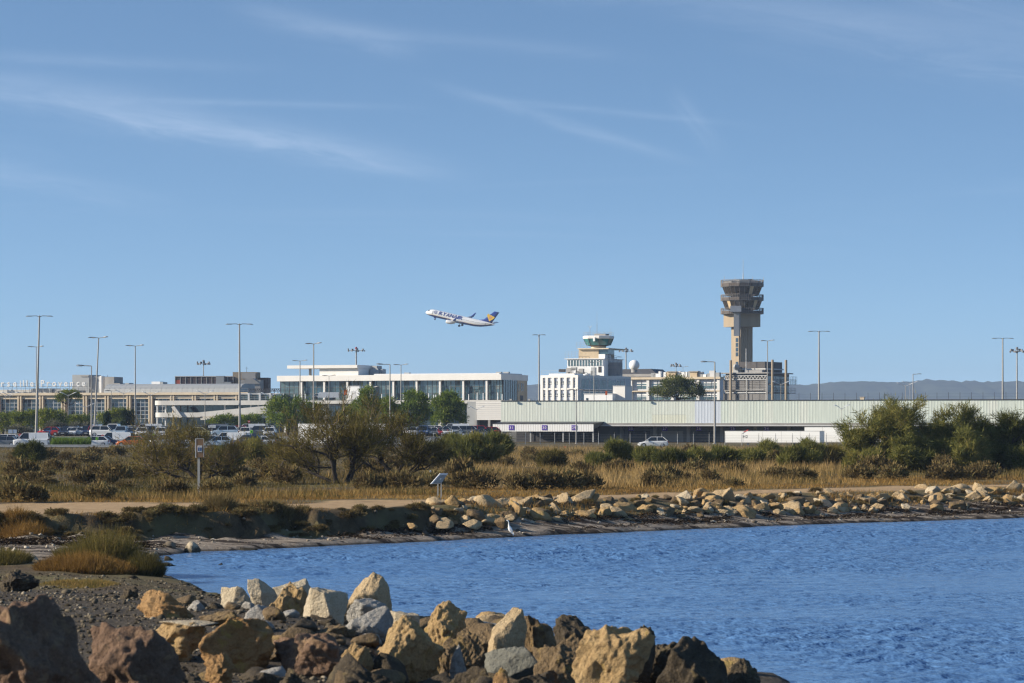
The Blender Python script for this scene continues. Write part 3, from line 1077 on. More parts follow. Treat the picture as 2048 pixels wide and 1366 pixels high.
def hangar():
    D = 478
    f = Fac(1500, D, 18, 1.9)
    t = f.root('cargo_hangar', 'very long pale green cargo shed with ribbed metal cladding and numbered docks', 'building')
    u0, u1 = f.u(1002), f.u(2130)
    zt, zb = f.z(801.2), f.z(846)
    pw = 1.5
    n = int((u1 - u0) / pw)
    cols = {'green': mat('shed_green', (.62, .68, .61), .5, .10, .9, spec=.35, streak=True), 'pale': mat('shed_pale', (.65, .69, .62), .5, .10, .9, spec=.35, streak=True),
            'blue': mat('shed_blue', (.60, .65, .72), .5, .10, .9, spec=.35, streak=True), 'warm': mat('shed_warm', (.65, .67, .56), .5, .10, .9, spec=.35, streak=True)}
    prof = [(0, 0)]
    for k in range(3):
        x = k * .5
        prof += [(x + .02, 0), (x + .06, -.018), (x + .12, -.018), (x + .16, 0), (x + .49, 0)]
    def sheet(a, b):
        s = MB()
        vs, fs = [], []
        for (x, y) in prof:
            vs += [(x, y, a), (x, y, b)]
        for i in range(len(prof) - 1):
            fs.append((2 * i, 2 * i + 2, 2 * i + 3, 2 * i + 1))
        return s.add(vs, fs)
    zmid = f.z(829)
    full = {k: sheet(zb, zt).mesh('cladding_sheet', m) for k, m in cols.items()}
    top = {k: sheet(zmid, zt).mesh('cladding_sheet', m) for k, m in cols.items()}
    bot = {k: sheet(zb, zmid - .02).mesh('cladding_sheet', m) for k, m in cols.items()}
    for i in range(n):
        u = u0 + i * pw
        px = (f.X0 + u * f.c) * F / (D - u * f.s) + 1024
        if 1300 < px < 1362:
            link('cladding_sheet', top['pale'], t, (u, 0, 0)); link('cladding_sheet', bot['warm'], t, (u, 0, 0))
        elif 1362 <= px < 1432:
            link('cladding_sheet', full['blue'] if px > 1375 else full['pale'], t, (u, 0, 0))
        else:
            link('cladding_sheet', full['pale' if px < 1060 or rng.random() < .2 else 'green'], t, (u, 0, 0))
    MB().box(u0 + .02, u1, .03, 40, zb + .02, zt - .05).build('upper_wall', M_GREYW, t)
    MB().box(u0 - .05, u1, -.12, 40.2, zt, zt + .12).build('roof_trim', M_DARKM, t)
    g0, g1 = f.z(851.5), f.z(846)
    MB().box(f.u(1190), u1, -.35, .0, g0 + .12, g1 - .01).build('gutter', M_GREYC, t)
    MB().box(f.u(1190), u1, -.37, 6, g0 - .06, g0 + .1).build('soffit', M_GREYW, t)
    # recessed dock wall
    zd = g0 - .06
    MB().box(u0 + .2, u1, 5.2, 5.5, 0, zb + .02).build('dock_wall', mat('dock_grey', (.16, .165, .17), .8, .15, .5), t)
    for k in range(11):
        u = f.u(1262 + 67.5 * k - 34)
        MB().box(u - .3, u + .3, 4.6, 5.2, 0, zd).build('dock_pillar', M_GREYC, t)
        um = f.u(1262 + 67.5 * k)
        MB().box(um - 1.9, um + 1.9, 5.1, 5.19, 0, 1.9).build('dock_door', M_DARKM if k % 2 == 0 else M_GREYC, t)
    def number(um, v, zc, txt, s, parent):
        p = MB().box(um - .47 * s, um + .47 * s, v - .05, v, zc - .42 * s, zc + .42 * s).build('number_sign', M_PURPLE, parent)
        for ch, dx in zip(txt, (-.2, .2)):
            letter_mb(ch, um + dx * s, zc - .22 * s, .62 * s, v - .08, th=.02).build('digit', M_LETTER, p)
    for k, txt in enumerate(('28', '27', '26', '25', '24')):
        number(f.u(1262 + 67.8 * k, 4.3), 4.3, f.z(857, 0, 4.3), txt, 1.0, t)
        MB().box(f.u(1262 + 67.8 * k, 4.4) - .05, f.u(1262 + 67.8 * k, 4.4) + .05, 4.31, 5.1, f.z(857, 0, 4.3) - .05, f.z(857, 0, 4.3) + .05).build('sign_bracket', M_DARKM, t)
    # projecting canopy with the first three docks
    c = f.root('dock_canopy', 'white ribbed dock canopy with purple number signs on the shed', 'canopy')
    v = -6.0
    z1, z0 = f.z(848, 0, v), f.z(863.2, 0, v)
    ua, ub = f.u(985.5, v), f.u(1187, v)
    k = 42
    w = (ub - ua) / k
    sm = MB().box(.015, w - .015, v, v + .06, z0, z1).mesh('fascia_sheet', M_LETTER)
    rm = MB().box(-.03, .03, v + .01, v + .09, z0, z1).mesh('fascia_joint', M_DARKM)
    for i in range(k):
        link('fascia_sheet', sm, c, (ua + i * w, 0, 0))
        if i % 1 == 0:
            link('fascia_joint', rm, c, (ua + i * w, 0, 0))
    MB().prism([(v + .05, z1), (0, z1 + .25), (0, z1 + .05), (v + .05, z0 + .3)], 'x', ua, ub).build('canopy_roof', M_DARKM, c)
    MB().prism([(v - .05, z1), (v + .3, z1), (0, z1 + .28), (0, z1 + .42), (v - .05, z1 + .12)], 'x', ua, ub + .1).build('canopy_edge', M_DARKM, c)
    for px, txt in ((1023, '31'), (1089, '30'), (1148.5, '29')):
        number(f.u(px, v), v - .02, f.z(855.4, 0, v), txt, 1.0, c)
    for px in (990, 1060, 1125, 1185):
        MB().box(f.u(px, v) - .12, f.u(px, v) + .12, v + .3, v + .5, 0, z0 + .3).build('canopy_post', M_STEEL, c)
    for px in (1033, 1072, 1112, 1160):
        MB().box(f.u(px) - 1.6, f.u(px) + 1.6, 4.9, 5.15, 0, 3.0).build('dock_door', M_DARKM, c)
    # floodlights along the roof edge
    for kx, px in enumerate((1024, 1061, 1291)):
        s = thing('roof_floodlight', ('small floodlight on the left end of the green shed roof', 'small floodlight on the shed roof below the glass terminal corner', 'small floodlight on the shed roof left of the round oak')[kx], 'floodlight', f.world(f.u(px), -.3, zt + .12), -f.th)
        MB().tube((0, .2, 0), (0, -.3, .35), .03, .03, 5).build('bracket', M_DARKM, s)
        MB().box(-.22, .22, -.5, -.25, .0, .28).build('lamp_head', M_STEEL, s)
    # roof fence seen against the hills
    s = f.root('roof_fence', 'line of thin fence posts standing on the shed roof before the hills', 'fence')
    zr = zt + .12
    for px in list(range(1598, 2040, 23)):
        MB().tube((f.u(px, 8), 8, zr), (f.u(px, 8), 8, zr + 1.25), .035, .03, 5).build('post', M_DARKM, s)
    b = MB()
    for z in (.5, 1.0):
        b.tube((f.u(1590, 8), 8, zr + z), (f.u(2040, 8), 8, zr + z), .008, .008, 4)
    b.build('wire', M_DARKM, s)
    p = at(1724, 797, 490)
    s = thing('roof_vent_box', 'small cream vent box on the shed roof before the hills', 'vent', f.world(f.u(1724, 8), 8, zr), -f.th)
    MB().box(-.35, .35, 0, .7, 0, .45).build('casing', M_CREAM, s)
    MB().box(-.42, .42, -.06, .76, .45, .53).build('cap', M_CREAM, s)


def old_tower():
    f = Fac(1156, 620, 30, 3.0)
    t = f.root('office_block', 'white two-storey office block with six columns of recessed windows', 'building')
    ul = f.u(1081)
    L = f.v(1262)
    zt, z1 = f.z(750), f.z(755)
    MB().box(ul + .35, -.02, .35, L, 0, zt - .02).build('core', M_GREYW, t)
    MB().box(ul, 0, 0, L, z1, zt).build('parapet', M_WHITE, t)
    MB().box(ul, -.0, 0, .34, f.z(779.5), f.z(776)).build('string_course', M_WHITE, t)
    w = -ul / 6.0
    pil = MB().box(-.3, .3, -.08, .34, 0, z1 - .01).mesh('pilaster', M_WHITE)
    for i in range(7):
        link('pilaster', pil, t, (ul + i * w + (.3 if i == 0 else -.3 if i == 6 else 0), 0, 0))
    sky_ = mat('spandrel_blue', (.50, .54, .62), .5, .08, 1)
    for row, (ya, yb) in enumerate(((755.5, 775.5), (780, 800))):
        for i in range(6):
            x0, x1 = ul + i * w + .31, ul + (i + 1) * w - .31
            za, zb = f.z(yb), f.z(ya)
            h = zb - za
            wn = MB().box(x0, x1, .30, .345, za, zb).build('window', sky_, t)
            MB().box(x0 + .12, x1 - .05, .27, .299, za + h * .50, za + h * .66).build('pane', M_BLUEG, wn)
            MB().box(x0 + .12, x1 - .05, .27, .299, za + h * .34, za + h * .46).build('pane', M_BLUEG, wn)
            MB().box(x0, x1, .2, .299, za + h * .46, za + h * .50).build('rail', M_LETTER, wn)
            MB().box(x0 + .4, x0 + .46, .25, .299, za, zb).build('mullion', M_LETTER, wn)
    # shaded side
    vL = L
    for k in range(6):
        v = 1.2 + k * (vL - 2) / 5.5
        MB().box(-.02, .10, v - .18, v + .18, 0, z1 - .01).build('side_pilaster', M_WHITE, t)
        for (ya, yb) in ((759, 777), (783, 799)):
            if k < 5:
                wn = MB().box(-.02, .02, v + .4, v + (vL - 2) / 5.5 - .4, f.z(yb), f.z(ya)).build('side_window', M_GLASS2, t)
                MB().box(.02, .05, v + (vL - 2) / 11 - .05, v + (vL - 2) / 11 + .05, f.z(yb), f.z(ya)).build('mullion', M_GREYW, wn)
    MB().box(-.01, .5, 1, vL, f.z(779.5), f.z(777.5)).build('sun_shade', M_GREYW, t)
    MB().box(ul + 1, -2, 2, 6, zt, f.z(746.5)).build('roof_house', M_WHITE, t)
    railing(t, [(ul + .2, .2, zt), (-5, .2, zt)], 1.0, M_STEEL, 1.6, 2)

    # tiers of the old control tower rise behind it
    g = Fac(1207, 640, 22, 3.0)
    o = g.root('old_control_tower', 'stepped old control tower with flared teal glass cab and roof aerials', 'tower')
    u0 = g.u(1133.5)
    zA, zB = g.z(751), g.z(717.5)
    dep = g.v(1245)
    MB().box(u0, -.0, .3, dep, 0, zB - .05).build('lower_tier', M_LETTER, o)
    MB().box(u0 - .5, .3, -.15, dep + .2, zB - .04, zB + .12).build('tier_roof', M_WHITE, o)
    glazing(o, u0 + .2, -.35, g.z(731), g.z(720), .2, 12, 1, M_GLASS2, M_LETTER, .16)
    MB().box(g.u(1196), g.u(1201.5), .2, .29, g.z(744.5), g.z(733)).build('door', M_DARKM, o)
    for k in range(14):
        a = g.u(1134 + rng.uniform(0, 56))
        s = rng.uniform(.4, 1.3)
        MB().box(a, a + s, -2.2, -1.3, g.z(752), g.z(752) + rng.uniform(.5, 2.0)).build('roof_unit', rng.choice([M_GREYC, M_METROOF, M_DARKM, M_LETTER, M_GREYC]), o)
    MB().box(g.u(1125), g.u(1136), -2.4, -1.4, g.z(744), g.z(738)).build('dark_chiller', M_DARKM, o)
    MB().box(g.u(1118), g.u(1180), -2.9, -2.4, g.z(753), g.z(748)).build('roof_screen', M_LETTER, o)
    # second tier
    z2 = g.z(698)
    MB().box(g.u(1157.5, 1.2), g.u(1197, 1.2), 1.2, dep - 1, zB + .12, z2).build('middle_tier', M_TAN, o)
    MB().box(g.u(1197.2, .9), g.u(1210, .9), .9, 5, zB + .12, g.z(708)).build('stair_house', M_LETTER, o)
    MB().box(g.u(1197.2, 1.4), g.u(1216, 1.4), 1.4, 5.5, g.z(708) - .0, z2).build('watch_room', M_GLASS, o)
    MB().box(g.u(1155, .6), g.u(1217, .6), .6, dep - .6, z2, z2 + .25).build('middle_roof', M_CREAM, o)
    railing(o, [(u0 - .4, 0, zB + .12), (g.u(1157), 0, zB + .12)], 1.5, M_STEEL, .7, 3)
    railing(o, [(g.u(1153, .8), .8, z2 + .2), (g.u(1175, .8), .8, z2 + .2)], 1.4, M_STEEL, .7, 3)
    b = MB()
    # shaded fire stair cage on the right
    for k in range(14):
        x = g.u(1209 + k * 2.6, 3)
        b.tube((x, 3, g.z(751)), (x, 3, g.z(706 + (k > 5) * 8 + (k > 9) * 6)), .05, .05, 4)
    for y in (706, 714, 722, 730, 738):
        b.tube((g.u(1209, 3), 3, g.z(y)), (g.u(1244, 3), 3, g.z(max(y, 714))), .05, .05, 4)
    b.build('stair_cage', mat('blue_grey_steel', (.16, .19, .24), .5, .2, 1), o)
    MB().box(.02, g.u(1240, 3.4), 3.4, 5.0, g.z(751), g.z(724)).build('side_wall', M_GREYC, o)
    # cab
    cxp, cd = 1197, 5.0
    cu = g.u(cxp, cd)
    pm_ = mpp(640)
    zc0, zc1, zc2, zc3 = g.z(697, 0, cd), g.z(690.5, 0, cd), g.z(677.5, 0, cd), g.z(671.5, 0, cd)
    ph = math.pi / 8
    MB().lathe([(15 * pm_, zc0 - .4), (15.5 * pm_, zc1)], 8, (cu, cd, 0), ph).build('cab_base', M_CREAM, o)
    rb, rt = 24 * pm_, 30 * pm_
    for k in range(8):
        a0, a1 = ph + k * math.pi / 4, ph + (k + 1) * math.pi / 4
        q = [(cu + rb * math.cos(a0), cd + rb * math.sin(a0), zc1), (cu + rb * math.cos(a1), cd + rb * math.sin(a1), zc1),
             (cu + rt * math.cos(a1), cd + rt * math.sin(a1), zc2), (cu + rt * math.cos(a0), cd + rt * math.sin(a0), zc2)]
        pn = MB().quad(*q).build('cab_pane', M_TEAL, o)
        MB().tube(q[0], q[3], .09, .09, 5).build('mullion', M_DMULL, pn)
    MB().lathe([(rb * .96, zc1 - .02), (rb * .5, zc1 - .3)], 8, (cu, cd, 0), ph).build('cab_floor', M_DARKM, o)
    rf = MB().lathe([(rt * 1.02, zc2), (rt * 1.05, zc2 + .2), (rt * 1.05, zc3 - .1), (rt * .98, zc3)], 8, (cu, cd, 0), ph).build('cab_roof', M_WHITE, o)
    MB().box(cu - .5, cu + 2.2, cd - 1.4, cd + 1, zc3, zc3 + .45).build('roof_hatch', M_GREYC, rf)
    railing(rf, [(cu + rt * math.cos(a), cd + rt * math.sin(a), zc3) for a in [ph + k * math.pi / 4 for k in range(9)]], .8, M_STEEL, 1.2, 2, .02)
    aer = MB()
    aer.tube((g.u(1194, cd), cd, zc3), (g.u(1194, cd), cd, g.z(646, 0, cd)), .07, .045, 5)
    aer.tube((g.u(1194, cd), cd, g.z(646, 0, cd)), (g.u(1194, cd), cd, g.z(622, 0, cd)), .025, .015, 4)
    aer.build('aerial', M_STEEL, rf)
    a2 = MB()
    x = g.u(1180, cd)
    a2.tube((x, cd, zc3), (x, cd, g.z(655, 0, cd)), .06, .05, 5)
    a2.tube((x, cd, g.z(655, 0, cd)), (x - .4, cd, g.z(651, 0, cd)), .04, .04, 4).tube((x, cd, g.z(655, 0, cd)), (x + .4, cd, g.z(651, 0, cd)), .04, .04, 4)
    a2.build('wind_sensor', M_STEEL, rf)
    MB().tube((g.u(1221.5, cd), cd, zc3 - .3), (g.u(1221.5, cd), cd, g.z(656, 0, cd)), .025, .02, 4).build('aerial', M_STEEL, rf)
    MB().box(g.u(1184.5, 1.0), g.u(1188, 1.0), cd - rt - .12, cd - rt + .5, g.z(683, 0, cd), zc2 + .3).build('camera_box', M_LETTER, rf)

    # long rear wing
    h = Fac(1440, 690, 22, 3.0)
    wg = h.root('rear_office_wing', 'long white rear wing with square window bays and roof clutter beside the dark tower', 'building')
    ua = h.u(1250)
    z1_, z0_ = h.z(753.5), h.z(758)
    MB().box(ua, 0, .5, 2.6, 0, z0_).build('core', mat('wing_blue_white', (.60, .62, .66), .7, .06, .5), wg)
    MB().box(ua, .2, -.5, 2.8, z0_, z1_).build('cornice', M_CREAM, wg)
    MB().box(ua, 0, -.25, .49, h.z(783), h.z(780.5)).build('sill_band', M_CREAM, wg)
    pls = [1296, 1336, 1398, 1436]
    for px in (1262, 1296, 1345, 1396, 1437):
        MB().box(h.u(px) - .35, h.u(px) + .35, -.2, .49, 0, z0_ - .01).build('pilaster', M_WHITE, wg)
    for (pa, pb) in ((1272, 1293), (1301, 1341), (1352, 1392), (1400, 1434)):
        for (ya, yb) in ((762, 777), (786, 799)):
            n = max(2, int((pb - pa) / 11))
            for i in range(n):
                a, b_ = h.u(pa + (pb - pa) * i / n) + .12, h.u(pa + (pb - pa) * (i + 1) / n) - .12
                wn = MB().box(a, b_, .40, .485, h.z(yb), h.z(ya)).build('window', M_GLASS2, wg)
                MB().box(a, b_, .36, .399, h.z(ya) - .55, h.z(ya)).build('blind', M_LETTER, wn)
                MB().box(a, b_, .35, .395, h.z((ya + yb) / 2 + 1), h.z((ya + yb) / 2 - .2)).build('rail', M_LETTER, wn)
    # shaded link block and hip roof
    s1 = MB().box(h.u(1205, 4), h.u(1262, 4), 4, 14, 0, h.z(753, 0, 4)).build('link_block', M_GREYW, wg)
    dk = mat('slate_roof', (.075, .08, .095), .6, .15, 1)
    MB().prism([(h.u(1212, 3), h.z(752.5, 0, 3)), (h.u(1320, 3), h.z(752.5, 0, 3)), (h.u(1302, 3), h.z(736.5, 0, 3)), (h.u(1236, 3), h.z(737, 0, 3))], 'y', 3, 12).build('slate_roof', dk, wg)
    MB().box(h.u(1214, 1.6), h.u(1318, 1.6), 1.6, 2.9, h.z(752.5, 0, 3), h.z(747, 0, 3)).build('louvre_band', M_GREYC, wg)
    for k in range(16):
        px = 1300 + k * 8.6 + rng.uniform(-3, 3)
        a = h.u(px, 1)
        s = rng.uniform(.5, 1.5)
        hh = rng.uniform(4, 12)
        MB().box(a, a + s, 1.0, 2.4, z1_, h.z(753 - hh, 0, 4)).build('roof_unit', rng.choice([M_TAN, M_METROOF, M_GREYC, M_LETTER, M_GREYW]), wg)
    for px in (1345, 1388):
        MB().box(h.u(px, 1) - .9, h.u(px, 1) + .9, .6, 2.2, z1_, h.z(744, 0, 3)).build('chimney', M_TAN, wg)
        MB().box(h.u(px, 1) - 1.2, h.u(px, 1) + 1.2, .4, 2.4, h.z(744, 0, 3), h.z(742, 0, 3)).build('chimney_cap', M_GREYC, wg)
    # radome
    p = at(1268.5, 730.5, 684)
    r = thing('radome', 'white spherical radar dome on the dark slate roof', 'radome', (p.x, p.y, h.zb + h.z(741, 0, 0)))
    MB().ball((0, 0, p.z - h.zb - h.z(741)), 10.6 * mpp(684), 24, 14).build('dome', M_LETTER, r, True)
    MB().lathe([(.75, -.6), (.75, .35)], 12).build('pedestal', M_GREYC, r)
    # white block and low house before the offices
    q = Fac(1250, 600, 22, 2.5)
    w2 = q.root('white_stair_block', 'plain white block in front of the shaded office side', 'building')
    MB().box(q.u(1226), 0, 0, q.v(1264), 0, q.z(772.5)).build('wall', M_WHITE, w2)
    MB().box(q.u(1225.5), .06, -.06, q.v(1264) + .06, q.z(772.5), q.z(772.5) + .12).build('coping', M_GREYW, w2)
    w3 = q.root('low_white_cabin', 'low white cabin with railing left of the plain white block', 'cabin')
    MB().box(q.u(1168, -2), q.u(1225, -2), -2, 2, 0, q.z(788)).build('wall', M_LETTER, w3)
    MB().box(q.u(1167, -2), q.u(1225.5, -2), -2.1, 2.1, q.z(788), q.z(787)).build('roof', M_GREYW, w3)
    MB().box(q.u(1172, -2.1), q.u(1176, -2.1), -2.06, -2.01, q.z(800), q.z(796)).build('window', M_BLUEG, w3)
    railing(w3, [(q.u(1168, -2), -2, q.z(787)), (q.u(1225, -2), -2, q.z(787))], .8, M_STEEL, 1.2, 2)
    s = thing('orange_marker', 'orange marker panel above the low white cabin', 'sign', (at(1212.5, 800, 596).x, 596, 2.5))
    zt_ = at(1212, 783, 596).z - 2.5
    MB().tube((0, 0, 0), (0, 0, zt_), .06, .05, 6).build('post', M_STEEL, s)
    MB().box(-.22, .22, -.12, -.06, zt_ - .75, zt_ + .1).build('panel', M_ORANGE, s)


def new_tower():
    D = 900.0
    f = Fac(1481.5, D, 57, 3.0)
    t = f.root('control_tower', 'tall concrete air traffic control tower with two flared cabs and three ring galleries', 'tower')
    m = mpp(D)
    w = 4.75
    # local: front (x<0, y=0) is the lit left face, side (x=0, y>0) the shaded right face
    z0, zs = f.z(745), f.z(653.5)
    lit = M_TOWERC
    dark = M_TOWERC
    MB().box(-w, 0, 0, w, z0, zs).build('shaft', M_TOWERC, t)
    b = MB()
    for k in range(6):
        b.box(-.0, .08, .25 + k * .8, .45 + k * .8, z0, zs)
    b.build('shaft_rib', M_TOWERC, t)
    MB().box(-w, -w * .05, -.15, -.01, z0, zs).build('facing_slab', lit, t)
    bay = MB().box(-w * .48, -w * .06, -.5, -.16, z0, f.z(672)).build('stair_bay', lit, t)
    for k in range(7):
        zz = f.z(676 + k * 9.5)
        if k in (4,):
            continue
        MB().box(-w * .40, -w * .12, -.56, -.505, zz - 8 * m, zz).build('stair_window', M_BLUEG, bay)
    # collar
    zc0, zc1 = f.z(653.4), f.z(627)
    e = 1.75
    cl = MB().box(-w - e, e, -e, w + e, zc0, zc1).build('collar', M_TOWERC, t)
    MB().box(-w - e, e - .05, -e - .12, -e - .01, zc0, zc1).build('facing_slab', lit, cl)
    # lift duct on the corner with its head
    dx = mat('duct_steel', (.40, .41, .43), .55, .08, .4)
    p = Vector((-w / 2, w / 2, 0))
    # everything from here is round the tower axis
    ax, ay = -w / 2, w / 2
    cth = -f.th
    def loc(px, py, dep):
        """local point from a pixel at distance D - dep"""
        q = at(px, py, D - dep)
        dx_, dy_ = q.x - f.X0, q.y - f.Y0
        return (dx_ * f.c - dy_ * f.s, dx_ * f.s + dy_ * f.c, q.z - f.zb)
    def upright(px0, px1, y0, y1, dep, thick, name, mm, parent=None):
        a = loc(px0, y1, dep); bq = loc(px1, y1, dep); cq = loc(px1, y1, dep - thick); dq = loc(px0, y1, dep - thick)
        zt_ = loc(px0, y0, dep)[2]
        return MB().add([a, bq, cq, dq] + [(q[0], q[1], zt_) for q in (a, bq, cq, dq)], [(0, 3, 2, 1), (4, 5, 6, 7), (0, 1, 5, 4), (1, 2, 6, 5), (2, 3, 7, 6), (3, 0, 4, 7)]).build(name, mm, parent or t)
    upright(1467.5, 1478.0, 622, 672, 5.2, 4.2, 'lift_duct', dx)
    upright(1478.1, 1480.9, 622, 672, 5.0, 4.0, 'duct_flank', M_GREYC)
    upright(1460.5, 1482.5, 611.5, 623.5, 8.6, 7.5, 'duct_head', dx)
    # ring galleries and cabs: 12-sided
    n = 12
    c3 = (ax, ay, 0)
    ph = R(15)
    def pz(py):
        return EYE + (HZ - py) * (D + 3) / F - f.zb
    RG = 43.0 * m
    def ring(y0, y1, nm):
        za, zb_ = pz(y1), pz(y0)
        MB().lathe([(RG * .6, za), (RG * .985, za), (RG * .985, za + .25), (RG * .6, za + .25)], n, c3, ph).build(nm + '_floor', M_GREYC, t)
        for k in range(n):
            a0, a1 = ph + k * 2 * math.pi / n, ph + (k + 1) * 2 * math.pi / n
            A = Vector((ax + RG * math.cos(a0), ay + RG * math.sin(a0), 0)); B = Vector((ax + RG * math.cos(a1), ay + RG * math.sin(a1), 0))
            q = MB()
            A2, B2 = A.lerp(B, .02), A.lerp(B, .98)
            inn = Vector((ax, ay, 0))
            A3, B3 = A2.lerp(inn, .012), B2.lerp(inn, .012)
            vs = [(v.x, v.y, z) for z in (za + .12, za + (zb_ - za) * .52) for v in (A2, B2, B3, A3)]
            q.add(vs, [(0, 3, 2, 1), (4, 5, 6, 7), (0, 1, 5, 4), (1, 2, 6, 5), (2, 3, 7, 6), (3, 0, 4, 7)])
            pn = q.build('gallery_panel', M_BRONZE, t)
            r_ = MB()
            for s_ in (0, .17, .33, .5, .67, .83, 1):
                P = A.lerp(B, s_)
                r_.tube((P.x, P.y, za), (P.x, P.y, zb_), .06, .06, 4)
            r_.tube((A.x, A.y, zb_), (B.x, B.y, zb_), .07, .07, 4)
            r_.tube((A.x, A.y, (za + zb_) / 2), (B.x, B.y, (za + zb_) / 2), .05, .05, 4)
            r_.build('rail', mat('weathered_rail', (.20, .175, .155), .6, .2, 1), pn)
    ring(616.7, 628.3, 'gallery')
    ring(589.5, 601.8, 'gallery')
    ring(560.3, 574, 'gallery')
    warm = mat('warm_blind', (.62, .47, .28), .6, .15, .8)
    gl = mat('smoked_glass', (.035, .028, .022), .06, .4, .5, spec=.8)
    def cab(yt, yb, rt, rb, pattern):
        zt_, zb_ = pz(yt), pz(yb)
        for k in range(n):
            a0, a1 = ph + k * 2 * math.pi / n, ph + (k + 1) * 2 * math.pi / n
            for h_ in (0, 1):
                c0 = a0 + (a1 - a0) * h_ / 2
                c1 = a0 + (a1 - a0) * (h_ + 1) / 2
                q = [(ax + rb * math.cos(c0), ay + rb * math.sin(c0), zb_), (ax + rb * math.cos(c1), ay + rb * math.sin(c1), zb_),
                     (ax + rt * math.cos(c1), ay + rt * math.sin(c1), zt_), (ax + rt * math.cos(c0), ay + rt * math.sin(c0), zt_)]
                pn = MB().quad(*q).build('cab_pane', warm if rng.random() < pattern * .5 else gl, t)
                MB().tube(q[0], q[3], .12, .12, 5).build('mullion', M_DMULL, pn)
        MB().lathe([(rb * .97, zb_ - .3), (rb * .985, zb_ + .9)], n, c3, ph).build('cab_sill', M_DMULL, t)
        MB().lathe([(rt * .99, zt_ - .35), (rt * 1.0, zt_ + .3), (rt * .5, zt_ + .3)], n, c3, ph).build('cab_head', M_DMULL, t)
    cab(601.5, 617.5, 39.5 * m, 33.5 * m, .45)
    cab(574, 590, 39.5 * m, 33.0 * m, .5)
    MB().lathe([(22 * m, pz(630)), (22 * m, pz(560))], 12, c3, ph).build('core', M_DARKM, t)
    MB().lathe([(38 * m, pz(572)), (38 * m, pz(562)), (30 * m, pz(561))], n, c3, ph).build('cab_roof', M_GREYC, t)
    upright(1496, 1506, 558.5, 567, -4, 4, 'roof_plant', M_DARKM)
    upright(1483, 1494, 560, 568, 2, 3, 'roof_plant', M_TAN)
    upright(1463, 1481, 561, 570, 2, 3, 'roof_plant', M_GREYC)
    b = MB()
    for px, yt, r_ in ((1486.2, 547, .2), (1486.2, 519, .09), (1448.5, 552, .09), (1527, 554, .08), (1470, 554, .08), (1505, 553, .08)):
        b.tube(loc(px, 562, 0), loc(px, yt, 0), r_, r_ * .6, 5)
    b.build('aerial', M_STEEL, t)
    # base building
    g = Fac(1534, 860, 30, 3.0)
    s = g.root('tower_base_building', 'tower base building behind a metal mesh screen with tan chimney columns', 'building')
    ul = g.u(1445)
    L = g.v(1582)
    zt_ = g.z(744.5)
    MB().box(ul + .5, -.6, 1.2, L, 0, zt_ - .4).build('core', mat('base_dark', (.10, .095, .09), .7, .2, .5), s)
    MB().box(ul - .8, .6, -.3, L + .4, zt_ - .35, zt_).build('roof_slab', M_GREYC, s)
    scr = mat('mesh_screen', (.13, .12, .11), .6, .25, .8)
    nn = 6
    wq = (-.0 - ul) / nn
    for k in range(nn):
        for (ya, yb) in ((759, 782), (786, 800)):
            pn = MB().box(ul + k * wq + .08, ul + (k + 1) * wq - .08, .3, .36, g.z(yb), g.z(ya)).build('screen_panel', scr, s)
            bb = MB()
            for j in range(7):
                z_ = g.z(yb) + (g.z(ya) - g.z(yb)) * (j + .5) / 7
                bb.box(ul + k * wq + .08, ul + (k + 1) * wq - .08, .2, .29, z_ - .06, z_ + .06)
            bb.build('louvre', M_GREYC, pn)
    b = MB()
    za, zb_ = g.z(758.5), g.z(751)
    b.box(ul, 0, -.1, .1, za - .12, za + .12).box(ul, 0, -.1, .1, zb_ - .1, zb_ + .1).box(ul, 0, -.1, .1, g.z(785) - .18, g.z(785) + .18)
    for k in range(13):
        x0, x1 = ul + (-ul) * k / 13, ul + (-ul) * (k + 1) / 13
        b.tube((x0, 0, za), ((x0 + x1) / 2, 0, zb_), .09, .09, 4).tube(((x0 + x1) / 2, 0, zb_), (x1, 0, za), .09, .09, 4)
    b.build('truss', M_STEEL, s)
    b = MB()
    for px in (1446.5, 1493.5, 1533):
        b.tube((g.u(px), -.15, 0), (g.u(px), -.15, za), .14, .14, 6)
    b.tube((g.u(1440), -.3, g.z(780.5)), (g.u(1528), -.3, g.z(779.5)), .1, .1, 5)
    b.build('screen_post', M_STEEL, s)
    MB().prism([(ul - .2, 0), (ul - .2, g.z(752)), (ul + 3.2, zt_ + 1.1), (ul + 5.2, zt_ + 1.1), (ul + 5.2, 0)], 'y', 2.2, 9).build('curved_flank', M_TAN, s)
    # shaded glazed right side with steel balconies
    for k in range(5):
        v = .8 + k * (L - 1) / 5
        for (ya, yb) in ((752, 766), (770, 784), (787, 800)):
            MB().box(-.6, -.52, v + .1, v + (L - 1) / 5 - .1, g.z(yb), g.z(ya)).build('side_pane', M_GLASS, s)
    for y in (768, 785.5):
        MB().box(-.5, 1.2, .3, L + 1.0, g.z(y) - .12, g.z(y)).build('balcony', M_GREYC, s)
        railing(s, [(1.15, .3, g.z(y)), (1.15, L + 1.0, g.z(y))], 1.6, M_DARKM, 1.0, 2, .04)
    railing(s, [(1.3, L - 3, g.z(768)), (1.3, L + 1.5, g.z(768))], 2.4, M_DARKM, .9, 2, .05)
    # upper tier
    up = MB().box(g.u(1479, 3), g.u(1530, 3), 3, L - 2, zt_, g.z(723, 0, 3)).build('upper_tier', mat('roof_dark_brown', (.085, .075, .07), .7, .2, .6), s)
    MB().box(g.u(1476, 2.6), g.u(1531, 2.6), 2.6, L - 1.6, g.z(739, 0, 3), g.z(736.5, 0, 3)).build('ledge', M_CONC, up)
    MB().box(g.u(1490, 2), g.u(1526, 2), 1.4, 2.5, zt_, g.z(740, 0, 3)).build('roof_units', M_GREYC, s)
